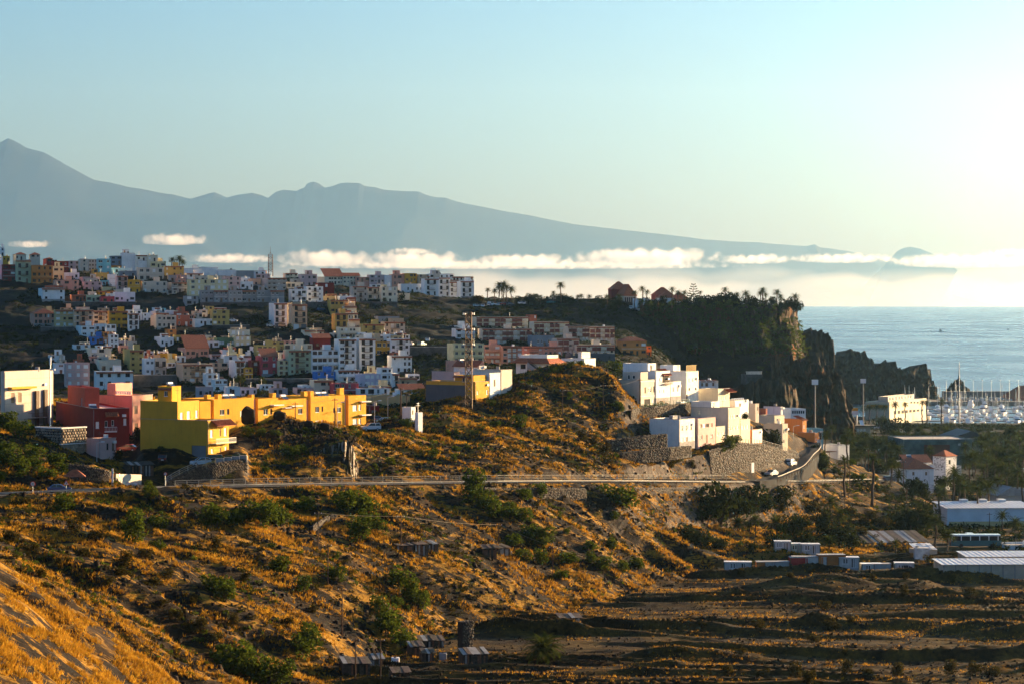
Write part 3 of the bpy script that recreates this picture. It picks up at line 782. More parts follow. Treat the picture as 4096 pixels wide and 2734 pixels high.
# region, xL, xC, xR, yT, yB, colour, storeys, windows per storey, features
FAR = """
1 0 0 42 72 152 white 2 1 o
1 0 0 22 172 372 white 4 1 v
1 22 28 93 150 206 yellow 1 2 -
1 20 27 156 230 392 darkred 3 2 A
1 143 150 291 190 402 sage 3 2 tb
1 282 296 497 238 415 orange 3 4 B
1 93 150 245 136 190 cream 1 3 h
1 245 255 345 186 242 pink 1 2 -
1 280 285 378 138 168 beige 1 2 h
1 388 440 495 176 215 darkred 1 1 h
1 470 482 645 200 302 darkred 2 3 k
1 492 500 600 246 372 paleyellow 2 2 o
1 598 606 746 306 376 white 1 3 A
1 645 652 742 197 276 pink 2 2 -
1 742 750 826 178 288 beige 3 3 A
1 822 830 918 182 292 grey 3 3 -
1 912 920 1040 176 336 cyan 3 2 vA
1 1036 1042 1142 150 230 slate 2 2 -
1 1138 1146 1272 122 228 white 2 0 ok
1 1262 1275 1380 140 202 warm 1 2 t
1 1290 1302 1412 196 262 white 1 2 -
1 1376 1385 1482 142 204 cream 1 2 kA
1 1400 1415 1560 202 262 paleyellow 1 3 A
1 1036 1046 1296 238 292 orange 1 3 -
1 862 870 972 276 322 mustard 1 2 -
1 885 910 1022 306 378 mustard 1 1 -
1 1040 1050 1226 262 325 white 1 2 k
1 1110 1125 1286 292 352 slate 1 2 -
1 1282 1302 1542 258 390 beige 2 4 W
1 1532 1542 1728 244 348 mustard 2 3 tA
1 1575 1592 1756 330 412 grey 1 3 -
1 1568 1615 1776 396 502 grey 2 3 tv
1 1325 1342 1570 386 506 beige 2 4 v
1 745 778 936 346 412 mauve 1 3 -
1 770 784 960 392 476 mauve 2 3 k
1 498 516 742 376 478 salmon 2 3 -
1 360 396 608 452 574 white 2 3 tp
1 540 562 608 412 460 white 1 0 -
1 945 952 1026 380 432 cyan 1 2 -
1 1018 1026 1100 322 442 white 3 0 A
1 1092 1102 1202 336 474 mauve 3 2 tb
1 1198 1206 1318 372 502 yellow 2 2 -
1 950 960 1096 440 478 paleyellow 1 2 n
1 664 674 810 516 582 brick 1 4 t
1 806 812 946 516 588 sage 1 3 -
1 944 950 1076 530 598 crimson 1 2 -
1 1068 1080 1270 488 598 white 1 4 p
1 905 920 1080 478 528 yellow 1 3 t
1 1722 1732 1902 266 346 white 1 0 A
1 1860 1874 2050 254 342 white 1 0 -
1 2040 2054 2222 280 344 white 1 0 k
1 1752 1758 1905 312 362 white 1 2 t
1 1896 1906 2062 336 380 cream 1 3 -
1 2094 2112 2226 342 472 pink 2 2 -
1 1756 1782 2146 370 528 paleyellow 3 6 s
1 1730 1742 1866 526 614 grey 2 2 -
1 275 322 520 690 800 salmon 2 5 hp
1 515 522 698 656 822 ochre 3 3 ts
1 690 698 876 656 818 peach 3 3 tb
1 868 878 1026 666 794 cream 3 3 tb
1 1020 1030 1200 668 836 yellow 3 3 tB
1 1196 1204 1306 688 852 white 3 2 tb
1 1188 1200 1336 656 752 white 2 2 k
1 1330 1342 1420 684 766 white 2 2 -
1 1415 1470 1656 708 828 beige 2 4 -
1 1655 1662 1826 706 812 brick 2 3 v
1 1824 1830 1998 738 808 white 1 4 -
1 1990 2000 2156 656 802 olive 3 4 -
1 1940 1950 2012 622 702 olive 2 1 -
1 1630 1640 1710 662 716 cream 1 1 -
1 1885 1895 1950 655 734 cream 2 1 -
1 680 765 890 806 908 white 2 2 v
1 885 895 1000 786 862 white 1 2 -
1 985 998 1092 792 902 white 2 2 v
1 838 852 975 908 978 blue 1 3 -
1 966 972 1022 862 980 orange 2 1 -
1 1014 1024 1112 886 1014 white 3 2 -
1 686 696 850 982 1042 white 1 2 -
1 1104 1112 1200 944 1016 mauve 1 2 k
1 748 850 1046 1020 1124 cream 2 3 W
1 860 934 1138 1122 1244 cream 2 3 W
1 1058 1222 1350 1032 1252 olive 4 2 t
1 462 470 610 1082 1156 white 2 2 o
1 505 512 622 1156 1258 white 2 1 -
6 612 622 842 72 300 pink 3 3 s
6 898 905 1250 150 310 white 2 4 t
1 1350 1358 1452 1112 1272 white 2 2 v
1 1452 1458 1562 1106 1272 greige 2 2 b
1 1446 1510 1632 912 1006 white 1 3 -
1 1566 1572 1656 838 920 orange 2 1 -
1 1640 1650 1782 892 974 mustard 1 4 A
1 1776 1784 1890 896 994 cream 2 2 -
1 1902 1912 2060 948 1014 white 1 3 -
1 2026 2036 2212 918 1012 green 1 4 sA
1 2146 2165 2348 842 904 cream 1 4 sk
1 2190 2210 2356 902 1006 paleyellow 2 3 s
1 1642 1745 1962 1016 1104 salmon 1 5 T
1 1476 1490 1660 1066 1148 yellow 1 2 B
1 1652 1660 1746 1086 1152 white 1 2 -
6 1656 1720 1990 84 262 peach 3 5 tb
6 1985 1996 2138 72 166 peach 2 2 -
6 1926 1936 2062 168 300 white 2 2 o
6 2000 2016 2136 226 336 white 2 3 -
6 2100 2112 2228 4 120 white 2 1 -
6 2150 2210 2298 50 220 white 3 2 tb
2 0 32 150 344 474 pink 3 2 -
2 105 116 236 346 396 white 1 1 -
2 135 146 264 390 472 white 1 3 b
2 232 240 336 364 434 peach 1 3 p
2 280 290 424 318 366 pink 1 3 k
2 105 112 286 288 326 grey 1 0 -
2 270 278 382 290 332 white 1 2 -
2 330 402 576 356 470 greige 3 4 tB
2 558 570 682 310 384 cream 2 3 tA
2 670 680 740 362 402 cream 1 2 -
2 702 712 866 322 438 mauve 2 3 oA
2 868 938 1112 344 418 cream 2 6 T
2 1106 1116 1268 338 412 cream 2 5 T
2 576 582 736 396 466 cream 1 4 W
2 608 626 764 462 584 white 2 3 b
2 756 768 922 436 584 white 3 3 b
2 868 880 1026 402 520 darkred 2 1 -
2 918 924 1080 526 584 ochre 1 2 -
2 1070 1078 1212 526 584 white 1 3 k
2 1158 1168 1338 388 436 greige 1 4 -
2 1184 1200 1340 432 590 greige 3 3 tb
2 1330 1340 1472 440 566 cream 2 3 tb
2 1464 1472 1620 440 592 cream 3 3 p
2 1218 1228 1362 348 396 salmon 1 3 -
2 1352 1362 1502 326 406 mauve 2 4 A
2 1500 1506 1566 330 434 white 1 0 -
2 1562 1570 1718 322 436 salmon 2 3 o
2 1684 1694 1802 314 396 yellow 2 3 A
2 1808 1818 1926 324 396 tan 2 2 -
2 1622 1630 1738 500 586 cream 1 2 n
2 1640 1656 1868 412 500 white 1 5 k
2 1868 1876 2006 362 522 white 3 2 tb
2 2000 2010 2112 352 526 white 3 2 tb
2 2104 2110 2212 392 534 white 3 2 tb
2 2206 2214 2334 386 544 white 3 2 tbp
2 1950 1960 2018 288 330 beige 1 1 -
2 1888 1924 2150 318 366 white 1 5 ok
2 2120 2134 2332 344 392 warm 1 6 t
2 2280 2286 2340 378 402 white 1 2 -
2 412 462 582 592 832 white 4 2 tbg
2 575 582 632 592 800 tan 4 1 -
2 622 630 772 604 838 peach 4 2 tbg
2 968 994 1116 562 692 mustard 2 3 tA
2 1004 1036 1156 688 872 mustard 3 2 tb
2 1106 1118 1222 562 640 cream 1 3 tB
2 1112 1122 1236 622 700 cream 1 3 tB
2 1118 1156 1248 684 760 cream 1 3 tB
2 1155 1164 1266 742 816 beige 1 3 tW
2 1054 1080 1274 818 930 cream 2 5 B
2 1278 1300 1496 788 906 olive 2 3 tb
2 1488 1500 1692 768 892 beige 2 4 tb
2 736 748 930 846 922 cream 1 3 t
2 806 830 990 920 1040 darkred 1 2 T
2 1026 1070 1232 930 1238 white 5 3 tb
2 1216 1262 1412 924 1234 white 5 2 tb
2 1362 1372 1566 956 1092 yellow 2 4 v
2 1440 1448 1556 886 956 white 1 2 -
2 1552 1560 1736 926 1088 white 3 3 tbA
2 1560 1568 1756 1084 1250 white 3 4 t
2 286 300 496 986 1096 olive 2 4 b
2 436 446 552 952 1030 olive 2 2 -
2 545 555 822 976 1044 cream 1 4 B
2 545 602 806 1034 1262 sage 4 4 tb
2 288 344 494 1090 1272 crimson 3 2 Tp
2 492 500 612 1132 1272 paleyellow 3 2 -
2 168 176 246 1082 1180 white 2 1 t
2 240 250 322 1128 1280 darkred 3 1 tb
2 0 4 112 1080 1140 white 1 2 -
2 806 814 1072 1032 1236 white 3 5 BW
7 412 420 497 162 280 yellow 2 2 -
7 1084 1094 1272 202 304 blue 2 3 v
7 1264 1300 1496 184 304 white 2 5 tB
7 1060 1072 1250 280 424 cream 2 3 t
7 1246 1256 1490 312 430 crimson 2 4 v
7 1490 1498 1702 222 346 lilac 2 4 s
7 1694 1702 1806 164 338 white 3 2 -
7 1800 1808 1872 216 340 white 2 1 tb
7 1866 1876 2040 256 352 tan 1 3 t
7 1494 1502 1780 358 430 white 1 4 k
7 250 262 376 342 426 white 1 3 A
7 370 378 532 352 430 lilac 1 3 -
7 -20 -10 124 346 450 mauve 1 3 -
7 904 912 1064 352 430 pink 1 3 -
7 678 686 824 356 432 mauve 1 3 oA
7 1868 1880 2112 366 508 white 2 4 T
1 1418 1426 1496 668 712 white 1 2 -
1 1498 1506 1560 640 692 cyan 1 1 k
1 1558 1566 1640 660 708 white 1 2 A
1 1818 1826 1900 690 738 beige 1 2 -
1 1880 1892 2002 912 952 white 1 3 t
1 1190 1200 1286 950 1012 beige 1 2 o
1 1132 1142 1282 1016 1052 white 1 3 A
1 1346 1354 1442 1044 1112 white 1 2 k
1 1976 1990 2106 1074 1124 mauve 1 3 t
1 2082 2092 2202 1030 1082 white 1 3 A
2 548 560 692 944 988 salmon 1 3 A
2 1322 1335 1458 908 962 orange 1 3 -
2 1198 1210 1362 916 962 white 1 3 o
2 1562 1574 1736 890 934 white 1 3 k
2 1428 1438 1640 716 770 grey 1 0 -
7 105 118 256 126 204 tan 1 3 k
7 556 566 700 322 372 white 1 3 A
2 1006 1016 1060 872 934 beige 1 1 -
2 0 12 100 1010 1052 brick 1 2 t
2 250 262 330 1000 1046 white 1 2 A
1 1430 1440 1500 1080 1130 cream 1 2 k
1 1560 1570 1650 1150 1200 white 1 2 A
1 1000 1012 1100 1088 1126 olive 1 2 -
1 840 850 940 1108 1150 beige 1 2 k
1 2200 2212 2290 1090 1132 white 1 2 A
1 640 652 760 430 470 mauve 1 2 o
1 1560 1575 1660 470 520 greige 1 2 A
1 1100 1112 1196 470 496 mustard 1 2 -
3 264 292 470 548 652 white 2 3 tB
3 262 275 398 522 556 white 1 0 -
3 208 262 552 690 880 paleyellow 3 5 Bv
3 550 560 712 704 884 salmon 3 3 Bs
3 716 730 912 716 880 salmon 3 4 tbs
3 908 926 1110 718 880 salmon 3 4 tbs
3 1104 1116 1290 718 800 salmon 2 4 tv
3 472 484 966 440 556 cream 3 9 tBMs
3 520 540 1000 550 700 beige 3 8 tBMs
3 1008 1024 1352 484 620 cream 3 7 tBMs
3 1335 1346 1546 528 660 beige 3 5 tBMs
3 1536 1546 1780 530 670 cream 3 5 tBMs
3 1214 1240 1446 642 788 beige 3 4 tBMs
3 1408 1424 1782 700 790 cream 2 8 tBMs
3 1000 1010 1216 612 720 slate 1 6 v
3 960 990 1050 420 520 brick 2 2 -
3 1800 1850 2082 668 802 orange 2 4 h
3 2076 2086 2126 714 806 orange 2 1 B
3 1360 1372 1786 786 870 dgrey 1 4 -
"""
for row in FAR.strip().splitlines():
    p = row.split()
    house(int(p[0]), *[float(q) for q in p[1:6]], p[6], int(p[7]), int(p[8]), "" if p[9] == "-" else p[9])

# further roofs and small houses stepping up behind the rows
fr_ = random.Random(91)
for row in FAR.strip().splitlines():
    p = row.split(); r, xL, xC, xR, yT, yB = int(p[0]), *[float(q) for q in p[1:6]]
    if r == 3 or (r in (1, 2) and yT < 360) or xR - xC < 70 or fr_.random() > .62: continue
    ww_ = (xR - xC) * fr_.uniform(.45, .8); x0 = xC + fr_.uniform(-.15, .5) * (xR - xC); hh_ = fr_.uniform(46, 74)
    house(r, x0 - 8, x0, x0 + ww_, yT - fr_.uniform(18, 34), yT - 24 + hh_, fr_.choice(("white", "white", "cream", "beige", "ochre", "peach", "tan", "salmon", "brick", "paleyellow")), 1, max(2, int(ww_ / 45)), fr_.choice(("t", "k", "A", "o", "-")), a=fr_.choice((10, 14, 18)))
# the long grey row of unfinished terraced houses
for k in range(6):
    x0 = 1874 + k * 133
    house(1, x0 if k else 1868, x0 + (4 if k else 10), x0 + 133, 472, 584 + k * 3, "grey", 2, 3, "v" + ("t" if k % 2 else "o"), a=9)

# terrace walls between the rows of the far town
for r, x0, x1, y0, y1, lb in ((1, 600, 1280, 582, 622, "long grey terrace wall under the row of low painted houses"), (1, 1880, 2340, 586, 632, "concrete terrace wall below the grey terraced row"), (2, 10, 420, 584, 632, "concrete terrace wall beside olive yellow house"), (2, 1740, 2090, 1004, 1092, "bare stone terrace wall with parked cars above"), (6, 1255, 1660, 186, 300, "dark sloping terrace wall beneath white and grey-beige houses"), (7, 430, 1062, 268, 306, "terrace wall below crimson and pale yellow houses"), (2, 760, 980, 584, 640, "terrace wall between peach and mustard blocks"), (1, 380, 700, 816, 850, "terrace wall under salmon and peach houses"), (1, 2000, 2345, 800, 838, "terrace wall under the olive yellow house"), (2, 1190, 1620, 585, 612, "terrace wall below cream houses with stairs")):
    D = min(ground_hit(RU(r, (x0 + x1) / 2), RV(r, y1), 775), 1280)
    f = Frame(RU(r, x0), RU(r, x0), RU(r, x1), RV(r, y0), RV(r, y1), D, 6); f.l = 1.2; f.make("terrace_wall"); MB().box(0, f.w, 0, 1.2, f.below(f.w, 1.2), f.h).build("wall", plain("old_terrace_wall", (.10, .09, .08), .95, spec=.1, var=.4, scale=.4), f.root); MB().box(-.05, f.w + .05, -.08, 1.3, f.h, f.h + .15).build("coping", M_CONC, f.root); tag(f.root, lb, "wall")
# ------------------------------------------------------------------ near houses, one by one
def solar_heater(parent, x, y, z, rot=0.0):
    e = MB().tube((x - .75, y, z + .95), (x + .75, y, z + .95), .27, n=10).build("solar_tank", M_WHITEM, parent, smooth=False)
    q = MB(); q.quad((x - .8, y - 1.5, z + .1), (x + .8, y - 1.5, z + .1), (x + .8, y - .25, z + .85), (x - .8, y - .25, z + .85)); q.quad((x - .8, y - 1.5, z + .05), (x - .8, y - .25, z + .8), (x + .8, y - .25, z + .8), (x + .8, y - 1.5, z + .05))
    q.box(x - .8, x - .74, y - .3, y - .24, z, z + .8); q.box(x + .74, x + .8, y - .3, y - .24, z, z + .8)
    q.build("solar_panel", M_SOLAR, e)
def aerial(parent, x, y, z, h=2.2):
    m_ = MB(); m_.tube((x, y, z), (x, y, z + h), .03, n=4)
    for k in range(4): m_.box(x - .45 + .06 * k, x + .45 - .06 * k, y - .012, y + .012, z + h * (.62 + .1 * k), z + h * (.62 + .1 * k) + .03)
    m_.box(x - .015, x + .015, y - .5, y + .5, z + h * .8, z + h * .8 + .03)
    m_.build("antenna", M_BLACKM, parent)
def dish(parent, x, y, z, r=.5):
    q = MB(); n = 10
    for i in range(n):
        t0, t1 = 2 * math.pi * i / n, 2 * math.pi * (i + 1) / n
        q.tri((x, y + .16, z), (x + r * math.cos(t0), y - .05, z + r * math.sin(t0)), (x + r * math.cos(t1), y - .05, z + r * math.sin(t1)))
    q.tube((x, y + .16, z), (x, y + .3, z - r - .35), .04, n=4)
    q.build("satellite_dish", M_WHITEM, parent)

def nb(r, xL, xC, xR, yT, yB, D, a, col, name="house", front=(), left=(), minl=None, label=None, cat="house", parapet=.4):
    """near building; openings given as photograph-zoom rectangles (x0,x1,y0,y1,style) on the front or the left wall"""
    f = Frame(RU(r, xL), RU(r, xC), RU(r, xR), RV(r, yT), RV(r, yB), D, a)
    f.r = r
    if minl: f.l = max(f.l, minl)
    f.make(name)
    f.z0 = f.below()
    block(f.root, 0, f.w, 0, f.l, f.z0, f.h, col, fop(f, front), lop(f, left), near=True, parapet=parapet)
    rs = random.Random(int(xC * 13 + yT)); w, h, l = f.w, f.h, f.l
    if cat in ("house", "villa", "hall"):
        MB().box(-.06, w + .06, -.08, .12, h + .003, h + .08).build("coping", M_CONC, f.root); MB().box(-.08, .1, .121, l, h + .003, h + .08).build("coping", M_CONC, f.root)
        MB().tube((.12, -.06, f.z0), (.12, -.06, h - .2), .05, n=5).build("drain_pipe", M_CONC, f.root)
        if rs.random() < .7: aerial(f.root, w * rs.uniform(.3, .7), l * rs.uniform(.2, .5), h - .4, rs.uniform(1.8, 2.8))
        if rs.random() < .6: MB().tube((w * .7, l * .4, h - .4), (w * .7, l * .4, h + .7), .5, n=9).build("water_tank", M_WHITEM if rs.random() < .5 else M_CONC, f.root)
        if rs.random() < .5: MB().box(w * .8, w * .8 + .8, -.32, -.01, h * .72, h * .72 + .55).build("air_conditioner", M_WHITEM, f.root)
    tag(f.root, label, cat)
    BUILT.append((f.root, PAL[col][0], 2, [], RU(r, (xC + xR) / 2), RV(r, (yT + yB) / 2), RU(r, xL), RU(r, xR), RV(r, yT), RV(r, yB), "near"))
    return f
def fop(f, L):
    out = []
    for x0, x1, y0, y1, st in L:
        u0, u1 = RU(f.r, x0), RU(f.r, x1); um = (u0 + u1) / 2
        z0 = f.fz(um, RV(f.r, y1)); z1 = f.fz(um, RV(f.r, y0))
        out.append(((f.fx(u0) + f.fx(u1)) / 2, max(z0, .04), max(.5, f.fx(u1) - f.fx(u0)), z1 - max(z0, .04), st))
    return out
def lop(f, L):
    out = []
    for x0, x1, y0, y1, st in L:
        u0, u1 = RU(f.r, x0), RU(f.r, x1); um = (u0 + u1) / 2
        z0 = f.lz(um, RV(f.r, y1)); z1 = f.lz(um, RV(f.r, y0))
        out.append(((f.ly(u0) + f.ly(u1)) / 2, max(z0, .04), max(.5, f.ly(u0) - f.ly(u1)), z1 - max(z0, .04), st))
    return out
# concrete hall with a high pierced front
f = nb(6, 5, 40, 500, 150, 690, 520, 62, "concrete", "hall", [(103, 137, 350, 445, "b"), (168, 203, 345, 440, "b"), (384, 402, 545, 600, "b")], label="raw concrete hall with tall pierced front and stone bastion below", cat="hall", parapet=.3)
fr = f
for (x0, x1, y0, y1) in ((292, 322, 330, 520), (357, 402, 320, 505)):   # portal bays, not cut into the wall
    pass
xa, xb = f.fx(RU(6, 295)), f.fx(RU(6, 432)); za, zb_ = f.fz(RU(6, 360), RV(6, 640)), f.fz(RU(6, 360), RV(6, 330))
MB().box(xa, xb, -.04, .02, za, zb_).build("portal_shade_panel", plain("portal_shade", (.36, .33, .30), .9), f.root)  # flat panel; the recess shade is put into its darker colour
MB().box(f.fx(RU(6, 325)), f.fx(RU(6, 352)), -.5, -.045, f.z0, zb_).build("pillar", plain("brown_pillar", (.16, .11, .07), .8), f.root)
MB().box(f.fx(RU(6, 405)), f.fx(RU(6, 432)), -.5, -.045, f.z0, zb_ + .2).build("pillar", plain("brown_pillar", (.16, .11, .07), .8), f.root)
balcony(f.root, f.fx(RU(6, 262)), f.fx(RU(6, 400)), f.fz(RU(6, 330), RV(6, 578)), 1.3, wall_mat("concrete"), rail=M_RUST)
MB().box(f.fx(RU(6, 75)), f.fx(RU(6, 310)), -1.1, -.01, f.fz(RU(6, 180), RV(6, 312)), f.fz(RU(6, 180), RV(6, 292))).build("canopy", wall_mat("yellow"), f.root)
for k in range(1, 7):
    MB().box(.02, f.w, -.012, 0.0, f.h * k / 7, f.h * k / 7 + .05).build("joint", plain("shutter_joint", (.30, .24, .19), .9), f.root)
# mast beside the hall
q = MB(); p0 = P(RU(6, 472), RV(6, 690), 500); q.tube((0, 0, -6), (0, 0, zat(RV(6, 48), 500) - p0.z), .17, .11, 8)
lm = q.build("mast", M_METAL, None, p0); tag(lm, "tall grey steel antenna mast in front of concrete hall", "mast")
q = MB(); q.box(-.16, .16, -.2, .2, 0, 1.6); q.build("antenna_panel", M_WHITEM, lm, (0, 0, zat(RV(6, 90), 500) - p0.z))
q = MB(); q.box(.15, 1.0, -.25, .25, 0, .35); q.build("floodlight", M_WHITEM, lm, (0, 0, zat(RV(6, 140), 500) - p0.z))

# red house
f = nb(6, 525, 875, 1215, 500, 790, 505, 22, "darkred", front=[(900, 930, 620, 685, "s"), (985, 1010, 612, 672, "w"), (1050, 1068, 606, 660, "w"), (1160, 1187, 592, 655, "s")], label="dark red flat-roofed house with small white balcony", parapet=.4)
block(f.root, f.w * -.0 + .3, f.w * .45, f.l * .25, f.l * .7, f.h - .4, f.h + 4.0, "red", near=True, left=[(f.l * .33, f.h - .3, .9, 2.1, "w")], name="upper_storey")
balcony(f.root, f.fx(RU(6, 980)), f.fx(RU(6, 1092)), f.fz(RU(6, 1030), RV(6, 712)), .8, M_FRAMEW)
tile_slope(f.root, f.fx(RU(6, 985)), f.fx(RU(6, 1112)), -1.0, .0, f.fz(RU(6, 1040), RV(6, 570)), f.fz(RU(6, 1040), RV(6, 532)), "tile_awning", True)
solar_heater(f.root, f.w * .12, f.l * .1 + 1, f.h - .4); aerial(f.root, f.w * .5, f.l * .6, f.h - .4, 3)
# pink house behind it
f = nb(6, 925, 1240, 1435, 378, 745, 530, 62, "salmon", front=[(1262, 1292, 470, 545, "b"), (1265, 1295, 635, 700, "b")], label="salmon pink house with laundry line on its roof terrace")
MB().box(0, f.w, -.015, 0, f.z0, f.h - .02).build("front_coat", wall_mat("cream"), f.root) if False else None
block(f.root, f.w * .1, f.w * .9, f.l * .55, f.l * .8, f.h - .4, f.h + 2.6, "salmon", near=True, name="stair_hut")
q = MB()
for k in range(12):
    xx = .6 + k * .62; 
    if xx > f.w * 1.5: break
cl = plain("laundry", (.75, .72, .66), .9)
for k in range(9):
    yy = f.l * .10 + k * .62
    l_ = MB(); l_.box(-.02, .02, 0, .5, -.75, 0); l_.build("laundry", cl, f.root, (.8, yy, f.h + .95))
aerial(f.root, 1.0, f.l * .9, f.h - .4, 3)
MB().box(-.05, f.w + .05, -.05, .25, f.z0, f.z0 + 1.3).build("plinth", wall_mat("ochre"), f.root)
# small pink store
f = nb(6, 812, 930, 1090, 782, 960, 492, 50, "pink", "store_house", front=[(1002, 1018, 823, 885, "k"), (1052, 1072, 818, 890, "b")], label="small pink flat-roofed store with dark doorway below red house")
# large yellow house
f = nb(6, 1318, 1950, 2150, 612, 965, 488, 62, "yellow", front=[(1975, 2000, 700, 770, "s"), (2062, 2076, 690, 757, "b"), (2105, 2130, 680, 755, "s"), (1983, 2003, 878, 918, "s"), (2064, 2079, 865, 945, "b"), (2112, 2132, 855, 920, "s")], left=[(1800, 1935, 845, 968, "g")], label="large stepped yellow house with white balcony and tiled awning")
BY = f
y1 = f.ly(RU(6, 1668)); zt = f.lz(RU(6, 1668), RV(6, 432))
xr = 8.0
fu = lambda x0, x1, y0, y1_, st: None
Dm = f.world(0, y1)
f2 = Frame(RU(6, 1318), RU(6, 1668), RU(6, 1872), RV(6, 432), RV(6, 606), Dm[1], 62); f2.r = 6
dz = f2.zb - f.zb
sh = lambda L: [(c, z + dz, w, h, s) for c, z, w, h, s in L]
block(f.root, .003, min(f2.w, f.w * 1.35), y1, f.l - .003, f.h - .4, zt, "yellow", sh(fop(f2, [(1693, 1720, 535, 604, "s"), (1757, 1787, 522, 604, "s"), (1838, 1860, 516, 585, "s")])), near=True, name="upper_storey")
y2 = f.ly(RU(6, 1805)); 
f3 = Frame(RU(6, 1480), RU(6, 1805), RU(6, 1875), RV(6, 288), RV(6, 430), f.world(0, y1 + 1.5)[1] + 3, 62); f3.r = 6
zt3 = f3.zb + f3.h - f.zb
l3 = y1 + 3 + (f.l - y1 - 3) * .55
block(f.root, 2.2, 2.2 + f3.w * 1.2, y1 + 3, l3, zt - .4, zt3, "gold", left=[(y1 + 4.5, zt + .9, .9, 1.1, "w"), (l3 - 1.6, zt - .3, .95, 2.05, "s")], near=True, name="roof_storey")
q = MB(); q.quad((1.85, l3, zt3 - .75), (1.85, y1 + 3, zt3 - .75), (2.2, y1 + 3, zt3 - .35), (2.2, l3, zt3 - .35)); q.quad((1.85, l3, zt3 - .83), (2.2, l3, zt3 - .45), (2.2, y1 + 3, zt3 - .45), (1.85, y1 + 3, zt3 - .83)); q.build("tile_awning", M_TILE, f.root)
solar_heater(f.root, 3.5, l3 - 2, zt3 - .4)
tile_slope(f.root, f.fx(RU(6, 1985)), f.w + .7, -1.5, .0, f.fz(RU(6, 2060), RV(6, 655)), f.fz(RU(6, 2060), RV(6, 606)), "tile_awning", True)
balcony(f.root, f.fx(RU(6, 1975)), f.w + .5, f.fz(RU(6, 2060), RV(6, 818)), 1.5, wall_mat("paleyellow"), rail=M_WHITEM)
aerial(f.root, 2, y1 + 1.5, zt - .4, 3.2)
MB().box(f.w * .02, f.w, -.03, .1, f.z0, .5).build("plinth", wall_mat("ochre"), f.root)

# row of golden houses
YR = [(-2, 100, 478, 640, [(0, 47, 568, 625, "s")]), (130, 505, 458, 655, [(187, 230, 553, 605, "w"), (253, 276, 548, 600, "k"), (378, 402, 568, 620, "s")]), (545, 735, 452, 665, [(597, 638, 550, 603, "w"), (660, 680, 545, 598, "k")]),
      (735, 832, 466, 672, []), (832, 1000, 455, 690, [(922, 962, 543, 595, "w")]), (1040, 1360, 432, 728, [(1083, 1120, 528, 580, "w"), (1142, 1157, 525, 573, "k"), (1083, 1125, 657, 700, "s"), (1140, 1163, 652, 690, "s"), (1252, 1268, 538, 585, "k"), (1287, 1325, 533, 580, "w"), (1293, 1325, 658, 708, "w"), (1252, 1268, 660, 715, "k")]),
      (1395, 1560, 424, 738, [(1435, 1475, 512, 568, "s"), (1492, 1512, 508, 562, "s"), (1437, 1477, 642, 695, "s"), (1492, 1512, 638, 690, "s")])]
Dc = 517.0; au = rad(52); uprev = RU(7, -2)
FEAT_Y = ["beside the large stepped yellow house", "with twin rooftop solar heaters", "with long concrete canopy slab", "set back, with canopy slab and chimney", "with one dark window", "with dark and shuttered windows on two floors", "with paired white shutters and balcony slabs"]
PTS = {}
cx, cyy = xat(uprev, Dc), Dc
